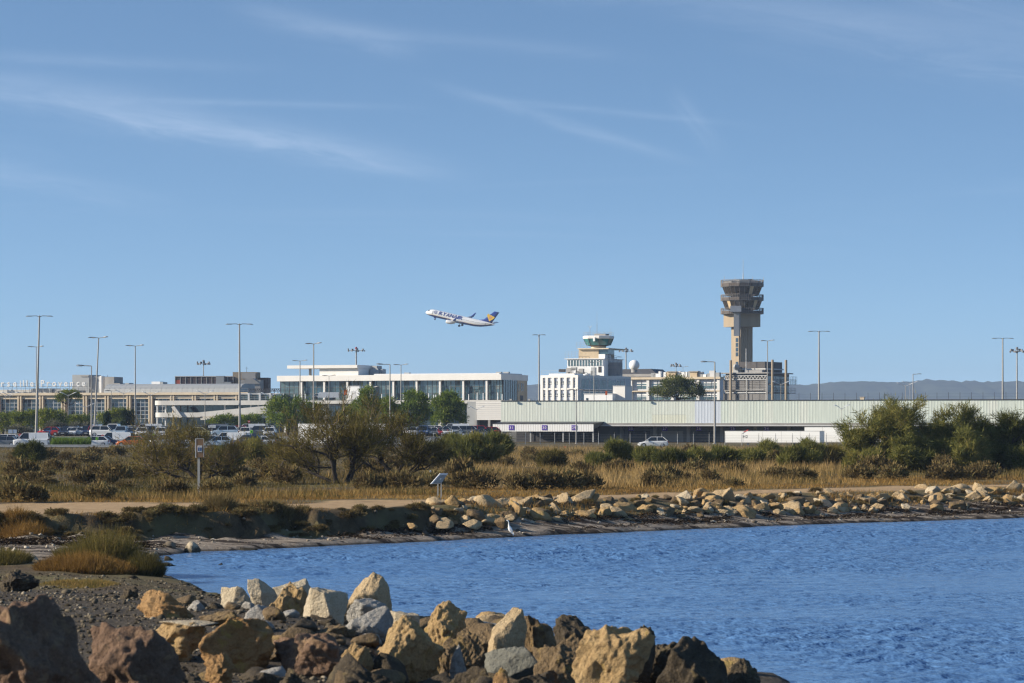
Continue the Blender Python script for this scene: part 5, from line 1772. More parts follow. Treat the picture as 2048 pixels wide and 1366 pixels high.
# ------------------------------------------------------------------ the airliner
def airliner():
    D = 1490.0
    M_W = mat('aircraft_white', (.86, .86, .85), .3, .02, .2, coat=.4)
    M_B = mat('aircraft_blue', (.018, .045, .25), .3, .05, .2, coat=.4)
    M_Y = mat('aircraft_yellow', (.85, .55, .04), .4, .05, .5)
    M_G = mat('aircraft_grey', (.50, .51, .53), .4, .05, .4)
    M_D = mat('aircraft_dark', (.05, .05, .055), .5, .1, 1)
    c = at(919.5, 638.5, D)
    o = thing('airliner', 'white and blue twin-jet airliner climbing to the left with wheels down', 'airplane', c)
    # local: nose towards -x, left wing towards -y (camera side), z up
    o.rotation_euler = Matrix.Rotation(R(13.2), 3, 'Y').to_euler()
    o.rotation_euler = (Matrix.Rotation(R(-14), 3, 'Z') @ Matrix.Rotation(R(13.2), 3, 'Y') @ Matrix.Rotation(R(6), 3, 'X')).to_euler()
    L = 38.0
    st = [(-19.0, .05, -.55), (-18.6, .55, -.5), (-17.9, 1.0, -.35), (-16.8, 1.45, -.15), (-15.2, 1.78, 0), (-13, 1.88, 0), (-6, 1.88, 0), (0, 1.88, 0), (6, 1.88, 0), (9, 1.80, .08), (12, 1.55, .33), (15, 1.10, .75), (17.5, .62, 1.12), (19.0, .22, 1.35)]
    n = 28

    def rad(x):
        return np.interp(x, [s[0] for s in st], [s[1] for s in st]), np.interp(x, [s[0] for s in st], [s[2] for s in st])

    def ring(x, a0, a1, k, grow=0.0):
        r, zc = rad(x)
        r = r + grow
        return [(x, -r * math.cos(a), zc + r * 1.06 * math.sin(a)) for a in [a0 + (a1 - a0) * i / k for i in range(k + 1)]]

    def strip(xs, f0, f1, k, grow=0.0):
        """part of the skin between two angle functions (0 = camera side, 90 = top)"""
        b = MB()
        vs, fs = [], []
        for x in xs:
            vs += ring(x, f0(x), f1(x), k, grow)
        m = k + 1
        for i in range(len(xs) - 1):
            for j in range(k):
                fs.append((i * m + j, i * m + j + 1, (i + 1) * m + j + 1, (i + 1) * m + j))
        return b.add(vs, fs)
    xs = sorted(set([s[0] for s in st] + list(np.linspace(-18, 18, 30))))
    lowline = lambda x: R(-22) if x > -15 else R(-22 - 22 * min(1, (-15 - x) / 3))
    aft = lambda x: R(-22) if x < 9 else R(-22 + 9 * (x - 9) / 10)
    a_lo = lambda x: min(lowline(x), aft(x)) if x < 0 else aft(x)
    up = strip(xs, a_lo, lambda x: math.pi - a_lo(x), 18).build('fuselage', M_W, o, True)
    strip(xs, lambda x: math.pi - a_lo(x) - 2 * math.pi, a_lo, 12).build('belly', M_B, o, True)
    strip(xs[3:-1], lambda x: a_lo(x) - R(4), a_lo, 1, .02).build('cheat_line', M_Y, up, True)
    # cockpit and cabin windows
    strip([-17.6, -17.2, -16.75], lambda x: R(30), lambda x: R(150), 10, .025).build('cockpit_window', M_D, up)
    wm = MB()
    for i in range(44):
        x = -13.2 + i * .66
        wm.add(*((lambda q: (q, [(0, 1, 2, 3)]))([ring(x, R(12), R(19), 1, .02)[0], ring(x + .26, R(12), R(19), 1, .02)[0], ring(x + .26, R(12), R(19), 1, .02)[1], ring(x, R(12), R(19), 1, .02)[1]])))
    wm.build('window_row', M_D, up)
    for x in (-15.0, 14.0):
        strip([x, x + .8], lambda x: R(-15), lambda x: R(40), 4, .012).build('cabin_door', M_G, up)

    # lettering laid on the skin
    def skin(x, s, lift=.05):
        r, zc = rad(x)
        a = s / r
        r += lift
        return (x, -r * math.cos(a), zc + r * 1.06 * math.sin(a))

    def skin_letter(ch, x0, w, h, s0, mm, nm='letter', lift=.05):
        vs, fs = glyph(ch)
        mnx, mxx = min(v[0] for v in vs), max(v[0] for v in vs)
        bm = bmesh.new()
        bv = [bm.verts.new((v[0], v[1], 0)) for v in vs]
        for f_ in fs:
            try:
                bm.faces.new([bv[i] for i in f_])
            except ValueError:
                pass
        bmesh.ops.triangulate(bm, faces=bm.faces[:])
        bmesh.ops.subdivide_edges(bm, edges=[e for e in bm.edges if e.calc_length() > .2], cuts=2)
        b = MB()
        bm.verts.index_update()
        V = []
        for v in bm.verts:
            xx = x0 + (v.co.x - mnx) / max(.01, (mxx - mnx)) * w + v.co.y * .18 * h
            V.append(skin(xx, s0 + v.co.y * h, lift))
        b.add(V, [tuple(v.index for v in f_.verts) for f_ in bm.faces])
        bm.free()
        b.build(nm, mm, up)
    x = -11.4
    for ch, w in zip('RYANAIR', (1.75, 1.7, 1.75, 1.75, 1.75, .6, 1.75)):
        skin_letter(ch, x, w, 2.75, .10, M_B)
        skin_letter(ch, x + .18, w, 2.75, .12, M_B, 'letter', .09)
        x += w + .32
    # harp roundel before the name
    vs = []
    b = MB()
    k = 20
    inner, outer = [], []
    for i in range(k):
        a = 2 * math.pi * i / k
        outer.append(skin(-13.1 + .85 * math.cos(a), 1.0 + .9 * math.sin(a)))
        inner.append(skin(-13.1 + .6 * math.cos(a), 1.0 + .64 * math.sin(a)))
    b.add(outer + inner, [(i, (i + 1) % k, k + (i + 1) % k, k + i) for i in range(k)])
    b.add([skin(-13.5, .8), skin(-12.7, .8), skin(-12.8, 1.3), skin(-13.1, 1.4)], [(0, 1, 2, 3)])
    b.build('roundel', M_B, up)

    def aero(pts, th, name, mm, parent=o):
        """lens-section surface from (lead, trail) pairs"""
        b = MB()
        rr = []
        for (le, te), t_ in zip(pts, th):
            le, te = Vector(le), Vector(te)
            nrm_ = Vector((0, 0, 1)) if abs(pts[0][0][1] - pts[-1][0][1]) > abs(pts[0][0][2] - pts[-1][0][2]) else Vector((0, 1, 0))
            rr.append([le, le.lerp(te, .25) + nrm_ * t_ * .6, le.lerp(te, .6) + nrm_ * t_ * .45, te, le.lerp(te, .6) - nrm_ * t_ * .35, le.lerp(te, .25) - nrm_ * t_ * .4])
        return b.rings(rr).build(name, mm, parent, True)
    for sy in (-1, 1):
        w = aero([((-4.8, sy * 1.2, -1.25), (3.2, sy * 1.2, -1.35)), ((-2.6, sy * 6.0, -.75), (2.3, sy * 6.0, -.85)), ((.9, sy * 17.0, .75), (2.5, sy * 17.0, .72))], (.95, .55, .18), 'wing', M_G)
        aero([((.9, sy * 17.0, .72), (2.5, sy * 17.0, .72)), ((1.9, sy * 17.5, 1.9), (3.0, sy * 17.5, 1.9)), ((2.8, sy * 17.65, 3.0), (3.4, sy * 17.65, 3.0))], (.16, .12, .06), 'winglet', M_B, w)
        # engine
        e = MB()
        cx, cy, cz = -5.6, sy * 4.9, -2.05
        prof = [(.82, 0), (.95, .12), (1.02, .6), (1.02, 1.6), (.92, 2.5), (.74, 3.3), (.52, 3.35), (.42, 4.2), (.2, 4.7)]
        rr = [[(cx + x_, cy + r_ * math.cos(2 * math.pi * i / 18), cz + r_ * math.sin(2 * math.pi * i / 18)) for i in range(18)] for r_, x_ in prof]
        en = e.rings(rr).build('engine', M_W, o, True)
        MB().rings([[(cx - .01, cy + .8 * math.cos(2 * math.pi * i / 16), cz + .8 * math.sin(2 * math.pi * i / 16)) for i in range(16)], [(cx + .03, cy + .1 * math.cos(2 * math.pi * i / 16), cz + .1 * math.sin(2 * math.pi * i / 16)) for i in range(16)]]).build('intake', M_D, en)
        MB().rings([[(cx + 2.0, cy - .15, cz + .9), (cx + 2.0, cy + .15, cz + .9), (cx + 5, cy + .15, cz + .5), (cx + 5, cy - .15, cz + .5)], [(cx + 2.8, cy - .15, cz + 1.3), (cx + 2.8, cy + .15, cz + 1.3), (cx + 5, cy + .15, cz + 1.2), (cx + 5, cy - .15, cz + 1.2)]]).build('pylon', M_G, en)
        aero([((13.4, sy * .5, 1.25), (17.6, sy * .5, 1.25)), ((17.6, sy * 7.1, 2.2), (19.4, sy * 7.1, 2.2))], (.3, .1), 'stabiliser', M_G if sy < 0 else M_W)
        g = MB().tube((1.2, sy * 2.85, -1.2), (1.2, sy * 2.85, -3.0), .16, .14, 8).build('main_gear', M_G, o)
        for s2 in (-.32, .32):
            MB().tube((1.2, sy * 2.85 + s2 - .18, -3.05), (1.2, sy * 2.85 + s2 + .18, -3.05), .56, .56, 14).build('wheel', M_TYRE, g)
    fin = aero([((9.4, 0, 1.7), (17.4, 0, 1.5)), ((13.0, 0, 3.0), (17.9, 0, 3.0)), ((17.6, 0, 8.2), (20.3, 0, 8.2))], (.35, .4, .16), 'tail_fin', M_B)
    # stylised yellow harp on both sides of the fin
    for sy in (-1, 1):
        y = sy * .30
        h = MB()
        P = [(14.15, 5.5), (14.7, 6.3), (15.5, 5.75), (16.3, 5.85), (17.4, 5.5), (18.4, 5.35), (18.2, 4.6), (17.6, 3.9), (16.6, 3.1), (15.9, 2.4), (15.4, 3.4), (14.7, 4.3)]
        q = [(p[0], y, p[1]) for p in P]
        h.add(q, [tuple(range(len(q)))])
        eb = h.build('harp_emblem', M_Y, fin)
        i_ = MB()
        P = [(15.5, 5.15), (16.4, 5.3), (17.1, 4.95), (16.9, 4.3), (16.1, 3.5), (15.6, 4.1)]
        i_.add([(p[0], y + sy * .02, p[1]) for p in P], [tuple(range(len(P)))])
        i_.build('emblem_inlay', mat('harp_rose', (.72, .34, .16), .5, .05, 1), eb)
    g = MB().tube((-13.2, 0, -1.6), (-13.2, 0, -3.0), .12, .10, 8).build('nose_gear', M_G, o)
    for s2 in (-.2, .2):
        MB().tube((-13.2, s2 - .1, -3.05), (-13.2, s2 + .1, -3.05), .36, .36, 12).build('wheel', M_TYRE, g)
    MB().box(-13.9, -12.6, -.5, -.44, -2.5, -1.7).build('gear_door', M_B, g)
    # wing-body fairing
    MB().rings([[(x_, r_ * math.cos(2 * math.pi * i / 14), -1.35 + r_ * .42 * math.sin(2 * math.pi * i / 14)) for i in range(14)] for x_, r_ in ((-6, .5), (-4.5, 1.7), (0, 2.05), (4, 1.7), (6.5, .5))]).build('belly_fairing', M_B, o, True)


airliner()

# ------------------------------------------------------------------ plants
L_PINE = leaf_mat('pine_needles', [(0, (0.037, 0.064, 0.017)), (0.5, (0.136, 0.198, 0.037)), (1, (0.349, 0.37, 0.063))])
L_STONE = leaf_mat('stone_pine_needles', [(0, (0.041, 0.066, 0.017)), (0.5, (0.156, 0.192, 0.033)), (1, (0.37, 0.371, 0.054))])
L_OLIVE = leaf_mat('olive_leaf', [(0, (0.072, 0.072, 0.048)), (0.5, (0.136, 0.136, 0.096)), (1, (0.224, 0.216, 0.152))])
L_CYP = leaf_mat('cypress_leaf', [(0, (0.011, 0.022, 0.009)), (0.5, (0.029, 0.05, 0.018)), (1, (0.054, 0.082, 0.027))])
L_OAK = leaf_mat('oak_leaf', [(0, (0.038, 0.055, 0.017)), (0.5, (0.119, 0.139, 0.041)), (1, (0.249, 0.245, 0.075))])
L_TAM = leaf_mat('tamarisk_spray', [(0, (0.053, 0.045, 0.018)), (0.35, (0.128, 0.108, 0.034)), (0.7, (0.225, 0.182, 0.058)), (1, (0.348, 0.228, 0.087))], .3)
L_TAMG = leaf_mat('green_tamarisk_spray', [(0, (0.068, 0.075, 0.027)), (0.4, (0.156, 0.166, 0.049)), (0.75, (0.279, 0.251, 0.071)), (1, (0.401, 0.269, 0.094))], .3)
L_SCRUB = leaf_mat('salt_scrub_leaf', [(0, (.085, .060, .03)), (.4, (.170, .125, .055)), (.75, (.235, .185, .08)), (1, (.19, .20, .075))], .2)
L_MARSH = leaf_mat('marsh_blade', [(0, (0.067, 0.058, 0.021)), (0.25, (0.141, 0.114, 0.039)), (0.5, (0.255, 0.175, 0.066)), (0.75, (0.402, 0.272, 0.112)), (1, (0.563, 0.386, 0.176))], .3)
L_AMBER = leaf_mat('amber_blade', [(0, (0.127, 0.071, 0.023)), (0.5, (0.299, 0.178, 0.055)), (1, (0.483, 0.31, 0.109))], .3)
L_REED = leaf_mat('green_reed', [(0, (.07, .12, .02)), (.5, (.14, .22, .035)), (1, (.24, .30, .06))], .35)
M_BARK = mat('dark_bark', (.050, .040, .032), .95, .35, 3, bump=.4)
M_BARKP = mat('pine_bark', (.095, .068, .05), .95, .3, 3)
M_TWIG = mat('grey_twig', (.17, .135, .105), .9, .3, 2)


def unit(A):
    return A / np.maximum(1e-9, np.linalg.norm(A, axis=1))[:, None]


def blades(P, Dv, length, width, r, tip=.15):
    """one thin tapering quad per row of P, along Dv"""
    n = len(P)
    Dv = unit(Dv)
    side = unit(np.cross(Dv, r.normal(size=(n, 3))))
    ln = np.broadcast_to(np.asarray(length, float), (n,))[:, None]
    wd = np.broadcast_to(np.asarray(width, float), (n,))[:, None] / 2
    T = P + Dv * ln
    V = np.stack([P - side * wd, P + side * wd, T + side * wd * tip, T - side * wd * tip], 1).reshape(-1, 3)
    Fq = np.arange(4 * n).reshape(n, 4)
    return V, Fq


def leaf_obj(name, V, Fq, tint, m, parent=None, loc=None):
    me = np_mesh(name, V, Fq, m, np.repeat(np.clip(tint, 0, 1), Fq.shape[1]))
    return link(name, me, parent, loc)


def skeleton(r, starts, levels, tropism=.12, wander=.28, child=.62, kids=(2, 4), lean=(0, 0)):
    segs, tips = [], []
    def branch(p, d, L, rad, lv):
        n = 4 if lv > 1 else 3
        pts = [p]
        for i in range(n):
            d = (d + Vector((r.gauss(0, wander) + lean[0] * .1, r.gauss(0, wander), r.gauss(0, wander * .6) + tropism))).normalized()
            q = p + d * (L / n)
            r1 = rad * (1 - .22 * (i + 1) / n * 2 * .9)
            segs.append((p, q, rad * (1 - .4 * i / n), rad * (1 - .4 * (i + 1) / n)))
            p = q
            pts.append(p)
            if lv > 0 and i >= 1:
                for _ in range(r.randint(*kids) if i == n - 1 else (r.randint(0, 2) if kids[0] > 1 else r.randint(0, 1) + (lv > 1))):
                    dd = (d + Vector((r.gauss(0, .65), r.gauss(0, .65), r.gauss(0, .4)))).normalized()
                    branch(p, dd, L * child * r.uniform(.7, 1.15), rad * .5, lv - 1)
            if lv <= 1:
                tips.append((p.copy(), d.copy(), lv))
    for (p, d, L, rad) in starts:
        branch(Vector(p), Vector(d).normalized(), L, rad, levels)
    return segs, tips


def wood(segs, name, m, parent, minr=.006, nside=5):
    b = MB()
    for (p, q, r0, r1) in segs:
        b.tube(p, q, max(r0, minr), max(r1, minr), nside if r0 > .03 else 3, False)
    return b.build(name, m, parent, True)


def tamarisk(px, yb, D, h, starts, levels, label, leafm=L_TAM, per=26, ln=(.22, .55), wd=.035, seed=1, twigs=True, zb=None, name='tamarisk_tree', cat='tree', group=None, spread=.75, hue=.45, up=.25, lean=(0, 0), child=.62, wander=.28, bark=None, kids=(2, 4)):
    r = random.Random(seed)
    nr = np.random.default_rng(seed)
    X = (px - 1024) * D / F
    zb = zat(X, D) if zb is None else zb
    o = thing(name, label, cat, (X, D, zb - .05), 0, group)
    segs, tips = skeleton(r, starts, levels, lean=lean, child=child, wander=wander, kids=kids)
    big = [s for s in segs if s[2] > .028]
    small = [s for s in segs if s[2] <= .028]
    wood(big, 'trunk', bark or M_BARK, o, nside=7)
    if twigs and small:
        wood(small, 'twigs', M_TWIG, o, .007)
    tp = np.array([t[0] for t in tips]); td = np.array([t[1] for t in tips])
    k = len(tp)
    base = np.repeat(tp, per, 0) + nr.normal(0, .16, (k * per, 3))
    dv = np.repeat(td, per, 0) + nr.normal(0, spread, (k * per, 3)) + np.array([0, 0, up])
    L_ = nr.uniform(ln[0], ln[1], k * per)
    V, Fq = blades(base, dv, L_, wd * nr.uniform(.6, 1.4, k * per), nr)
    tone = np.repeat(hue + waves(tp, .8, seed, 2) * .22, per) + nr.normal(0, .13, k * per)
    leaf_obj('crown', V, Fq, tone, leafm, o)
    return o


def clump_crown(nr, blobs, nclump, rc, per, size, upb=.35, flat=1.0):
    """leaf tufts gathered in clumps over the shell of several ellipsoids"""
    B = np.array(blobs, float)
    vol = (B[:, 3] * B[:, 4] * B[:, 5]) ** .67
    idx = nr.choice(len(B), nclump, p=vol / vol.sum())
    d = unit(nr.normal(size=(nclump, 3)))
    d[:, 2] = np.where(d[:, 2] < -.35, -d[:, 2], d[:, 2])
    rr = nr.uniform(.62, 1.0, nclump)[:, None]
    C = B[idx, :3] + d * B[idx, 3:6] * rr
    n = nclump * per
    off = nr.normal(size=(n, 3)) * .5
    off[:, 2] *= flat
    rad = np.repeat(nr.uniform(.65, 1.25, nclump) * rc, per)[:, None]
    P = np.repeat(C, per, 0) + off * rad
    dv = unit(off) * .8 + np.repeat(d, per, 0) * .4 + nr.normal(0, .4, (n, 3)) + np.array([0, 0, upb])
    V, Fq = blades(P, dv, size * nr.uniform(.6, 1.3, n), size * .42 * nr.uniform(.7, 1.3, n), nr, .35)
    tone = np.repeat(nr.normal(0, .14, nclump), per) + nr.normal(.52, .13, n)
    return V, Fq, tone, C


def crown_tree(name, label, px, D, trunk_top, blobs, m, nclump, rc, per, size, seed, group=None, zb=None, trunk_r=.22, cat='tree', upb=.35, limbs=8, flat=1.0, bark=None):
    """blobs in metres relative to the foot"""
    nr = np.random.default_rng(seed)
    X = (px - 1024) * D / F
    zb = zat(X, D) if zb is None else zb
    o = thing(name, label, cat, (X, D, zb), 0, group)
    V, Fq, tone, C = clump_crown(nr, blobs, nclump, rc, per, size, upb, flat)
    b = MB()
    top = Vector((float(np.mean([q[0] for q in blobs])) * .5, 0, trunk_top))
    mid = Vector((nr.normal(0, .15), nr.normal(0, .15), trunk_top * .5))
    b.tube((0, 0, -.2), mid, trunk_r, trunk_r * .8, 8, False).tube(mid, top, trunk_r * .8, trunk_r * .6, 8, False)
    for k in range(min(limbs, len(C))):
        q = Vector(C[k * len(C) // max(1, limbs)])
        a = mid.lerp(top, nr.uniform(.55, 1.0))
        md = a.lerp(q, .5) + Vector((0, 0, -.12 * (q - a).length))
        b.tube(a, md, trunk_r * .4, trunk_r * .25, 5, False).tube(md, q, trunk_r * .25, trunk_r * .1, 5, False)
    b.build('trunk', bark or M_BARKP, o, True)
    leaf_obj('crown', V, Fq, tone, m, o)
    return o


def px_blobs(pxc, D, zb, L):
    """ellipses in photo pixels (x, y, half width, half height, depth factor) to metres round the foot"""
    k = mpp(D)
    out = []
    for (x, y, hw, hh, dz) in L:
        out.append(((x - pxc) * k, rng.uniform(-.3, .3) * hw * k, EYE + (HZ - y) * k - zb, hw * k, hw * k * dz, hh * k))
    return out


def far_tree(name, label, pxc, D, L, m, seed, nclump=90, rc=.7, per=42, size=.34, group=None, ttop=None, zb=None, **kw):
    X = (pxc - 1024) * D / F
    zb = zat(X, D) if zb is None else zb
    bl = px_blobs(pxc, D, zb, L)
    tt = max(b[2] for b in bl) * .8 if ttop is None else ttop
    return crown_tree(name, label, pxc, D, tt, bl, m, nclump, rc, per, size, seed, group, zb, **kw)


GP = 'pines in front of the terminals'
far_tree('umbrella_pine', 'tall umbrella pine with bare trunk before the old terminal columns', 137, 600, [(126, 795, 15, 7, 1), (148, 794, 14, 8, 1), (137, 789, 16, 7, 1), (118, 802, 7, 5, 1)], L_STONE, 31, 70, .55, 40, .34, GP, bark=M_BARKP, trunk_r=.3)
far_tree('stone_pine', 'flat-topped stone pine at the left edge before the old terminal', 6, 520, [(0, 842, 26, 13, 1), (18, 838, 20, 11, 1), (5, 856, 20, 10, 1)], L_STONE, 32, 90, .6, 44, .30, GP)
far_tree('stone_pine', 'broad stone pine left of the tallest lamp post', 50, 515, [(38, 838, 24, 12, 1), (62, 835, 18, 11, 1), (50, 850, 26, 14, 1)], L_STONE, 33, 110, .6, 44, .30, GP)
far_tree('stone_pine', 'largest stone pine right of the tallest left lamp post', 104, 505, [(92, 832, 18, 11, 1), (112, 836, 22, 13, 1), (96, 851, 22, 13, 1), (118, 850, 16, 12, 1)], L_STONE, 34, 130, .6, 44, .30, GP)
far_tree('stone_pine', 'stone pine behind the single-arm street lamp at left', 157, 515, [(148, 844, 17, 11, 1), (168, 843, 15, 11, 1), (158, 854, 20, 10, 1)], L_STONE, 35, 95, .6, 42, .30, GP)
far_tree('stone_pine', 'stone pine between the two groups of cypress', 234, 530, [(228, 833, 17, 12, 1), (243, 832, 18, 12, 1), (232, 846, 22, 11, 1), (205, 840, 12, 10, 1)], L_STONE, 36, 110, .6, 42, .30, GP)
far_tree('olive_tree', 'grey olive tree under the large stone pine', 112, 486, [(104, 856, 16, 11, 1), (122, 859, 12, 9, 1)], L_OLIVE, 37, 60, .5, 40, .24, None)
far_tree('olive_tree', 'grey olive tree right of the reed clump', 162, 488, [(152, 858, 14, 10, 1), (172, 858, 14, 10, 1)], L_OLIVE, 38, 60, .5, 40, .24, None)
far_tree('olive_tree', 'grey olive bush at the far left car park sign', 40, 490, [(32, 862, 14, 9, 1), (55, 866, 12, 8, 1)], L_OLIVE, 39, 50, .5, 40, .24, None)
for i, (px, y0, hw, lab) in enumerate(((214, 821, 6.5, 'dark slim cypress left of the upper terrace cars'), (250, 822, 6.5, 'left of the two cypresses side by side above the parked cars'), (262.5, 824, 6.5, 'right of the two cypresses side by side above the parked cars'))):
    far_tree('cypress_tree', lab, px, 495, [(px, 855, hw, 10, 1), (px, 843, hw * .9, 11, 1), (px, 832, hw * .62, 9, 1), (px, y0 + 5, hw * .3, 6, 1)], L_CYP, 40 + i, 70, .28, 40, .26, 'cypresses at the car park', upb=1.2)
far_tree('pine_bush', 'low round pine below the sloping ramp', 447, 540, [(432, 845, 16, 10, 1), (452, 842, 18, 10, 1)], L_PINE, 45, 80, .6, 40, .30, GP)
far_tree('pine_bush', 'low round pine right of the tall lamp post below the ramp', 495, 540, [(486, 844, 17, 10, 1), (505, 842, 16, 11, 1)], L_PINE, 46, 80, .6, 40, .30, GP)
far_tree('pine_tree', 'dark round pine left of the white terminal', 575, 490, [(556, 822, 26, 24, 1), (585, 818, 28, 22, 1), (620, 826, 18, 22, 1), (565, 845, 30, 18, 1), (600, 846, 30, 18, 1)], L_PINE, 47, 190, .75, 52, .34, GP, trunk_r=.3)
far_tree('pine_tree', 'tall yellow-green pine before the glass terminal middle', 734, 478, [(735, 790, 15, 14, 1), (728, 812, 24, 18, 1), (752, 822, 17, 24, 1), (730, 838, 28, 18, 1), (700, 832, 18, 18, 1)], L_PINE, 48, 170, .65, 52, .32, GP, trunk_r=.28)
far_tree('pine_tree', 'small bright pine right of the tall yellow-green pine', 776, 470, [(774, 808, 13, 11, 1), (780, 826, 16, 18, 1), (776, 846, 18, 14, 1)], L_PINE, 49, 90, .6, 46, .30, GP)
far_tree('pine_tree', 'left one of the two big round pines before the glass terminal', 832, 470, [(820, 797, 14, 13, 1), (838, 806, 20, 17, 1), (818, 822, 20, 18, 1), (846, 832, 22, 20, 1), (822, 844, 26, 14, 1)], L_PINE, 50, 170, .65, 52, .32, GP, trunk_r=.28)
far_tree('pine_tree', 'right one of the two big round pines before the glass terminal', 895, 466, [(898, 798, 16, 12, 1), (882, 812, 18, 16, 1), (912, 816, 16, 18, 1), (896, 828, 26, 20, 1), (910, 840, 20, 14, 1), (880, 842, 18, 12, 1)], L_PINE, 51, 180, .65, 52, .32, GP, trunk_r=.28)
far_tree('holm_oak', 'round dark holm oak rising behind the green shed roof', 1352, 560, [(1352, 772, 30, 18, 1), (1334, 782, 22, 15, 1), (1378, 780, 26, 18, 1), (1316, 788, 18, 12, 1), (1362, 790, 40, 14, 1), (1396, 790, 16, 10, 1)], L_OAK, 52, 190, .75, 56, .32, None, trunk_r=.35, bark=M_BARK)

# the near tamarisks along the marsh edge
tamarisk(392, 958, 176, 4.2, [((0, 0, 0), (-.45, .1, 1), 1.7, .12), ((.2, .1, 0), (.15, .2, 1), 1.6, .11), ((-.2, 0, 0), (-1.3, -.1, .5), 2.1, .10), ((.3, 0, 0), (1.2, 0, .35), 1.7, .09), ((0, .2, .1), (-.8, .3, .7), 1.8, .08)], 3,
         'sparse tamarisk with dark bare branches beside the wooden sign', per=6, kids=(1, 3), seed=12, wd=.028, ln=(.25, .65), lean=(-.35, 0), hue=.52, child=.78, spread=.55)
tamarisk(682, 965, 165, 5.0, [((-.3, 0, 0), (-.85, .1, 1), 2.2, .15), ((.25, .1, 0), (.3, .1, 1), 1.8, .12), ((-.35, .1, .1), (-1.5, .1, .6), 2.3, .10), ((.3, .1, .0), (.95, .1, .8), 1.8, .10), ((-.2, .2, .1), (-.3, .3, 1.1), 1.9, .10)], 3,
         'leaning tamarisk with black trunks left of the middle', per=7, kids=(1, 3), seed=23, wd=.030, ln=(.25, .65), lean=(-.3, 0), hue=.50, child=.76, spread=.55)
tamarisk(786, 948, 183, 5.2, [((0, 0, 0), (-.15, .1, 1), 2.0, .14), ((.2, .1, 0), (.45, 0, 1), 1.9, .12), ((-.3, 0, 0), (-.9, .1, .8), 2.0, .11), ((.4, 0, 0), (1.2, 0, .5), 1.8, .09), ((-.1, .3, 0), (-.5, .2, 1), 2.1, .11), ((.5, 0, 0), (.85, .1, .7), 1.8, .09)], 3,
         'tall grey-brown tamarisk left of the information panel', per=7, kids=(1, 3), seed=34, wd=.030, ln=(.25, .65), hue=.45, child=.74, spread=.55)


def bushy(seed, width, h, n, peaks):
    """many stems from the ground; peaks: relative heights across the width"""
    r_ = random.Random(seed)
    out = []
    for i in range(n):
        f_ = (i + .5) / n
        x = width * (f_ - .5) * .86
        hh = h * float(np.interp(f_, np.linspace(0, 1, len(peaks)), peaks))
        out.append(((x, r_.uniform(-1.2, 1.2), 0), ((f_ - .5) * .9 + r_.uniform(-.2, .2), r_.uniform(-.35, .35), r_.uniform(.7, 1.0)), hh * r_.uniform(.34, .44), .07))
        for q in range(2):
            out.append(((x + r_.uniform(-.5, .5), r_.uniform(-1.8, -.2), 0), (r_.uniform(-.9, .9) + (f_ - .5), r_.uniform(-.9, .2), r_.uniform(.15, .6)), hh * r_.uniform(.13, .24), .03))
    return out


tamarisk(1815, 946, 203, 5.4, bushy(5, 8.8, 6.3, 14, (.45, .85, 1.0, .95, 1.0, .9, .7)), 3, 'broad bushy tamarisk standing at the right before the shed', L_TAMG, per=9, seed=45, wd=.045, ln=(.22, .5), hue=.52)
tamarisk(1985, 946, 206, 4.4, bushy(6, 6.6, 5.6, 10, (.8, .85, .95, .9, .8)), 3, 'lower dark tamarisk at the right edge', L_TAMG, per=9, seed=56, wd=.045, ln=(.22, .5), hue=.42)

GS = 'shrubs along the back of the marsh'
shrubs = [(905, 868, 925, 56, 'grey-green shrub behind the tall tamarisk'), (955, 862, 928, 84, 'widest green shrub left of the dock canopy'), (992, 868, 926, 48, 'dense shrub at the left end of the dock canopy'), (1104, 905, 936, 50, 'low grey shrub below dock sign thirty'), (1196, 898, 938, 52, 'low green shrub right of the dock canopy'),
          (1240, 866, 934, 44, 'tall pointed shrub right of the dock canopy'), (1288, 878, 936, 50, 'green shrub before the parked white hatchback'), (1345, 880, 940, 62, 'rounded green shrub right of the parked white hatchback'), (1400, 886, 936, 58, 'green shrub at the street lamp before the shed'),
          (1452, 880, 934, 46, 'shrub at the left end of the long white trailer'), (1500, 890, 930, 44, 'small shrub before the trailer emblem'), (1540, 876, 928, 40, 'thin pale shrub before the long white trailer'), (1596, 878, 936, 62, 'bright green shrub before the gap of the trailers'), (1622, 868, 930, 34, 'tall thin shrub where the two trailers overlap'),
          (1668, 884, 930, 56, 'grey twiggy shrub left of the broad tamarisk'), (570, 884, 950, 60, 'reddish shrub at the foot of the leaning tamarisk'), (500, 880, 925, 60, 'yellowish shrub right of the wooden sign'), (438, 896, 940, 50, 'dark shrub just right of the wooden sign'), (60, 886, 925, 60, 'feathery pale shrub before the guard rail at left')]
for i, (px, yt, yb, w, lab) in enumerate(shrubs):
    if px > 1180:
        yt = yt + (yb - yt) * .26
    D = min(345, 3.15 * F / (yb - HZ))
    k = mpp(D)
    h = (yb - yt) * k
    ww = w * k / 2
    r_ = random.Random(i)
    st = [((r_.uniform(-.4, .4) * ww, r_.uniform(-.4, .4) * ww, 0), (r_.uniform(-.8, .8) * ww / h * 1.3, r_.uniform(-.5, .5), 1), h * .52 * r_.uniform(.8, 1.1), .05) for _ in range(7)]
    tamarisk(px, yb, D, h, st, 2, lab, L_TAMG if i not in (3, 15, 14) else L_TAM, per=30, ln=(.25, .6), wd=.055, seed=100 + i, twigs=i in (11, 14), name='marsh_shrub', cat='shrub', group=GS, hue=.46 + .1 * math.sin(i * 1.7), spread=.6, up=.5)

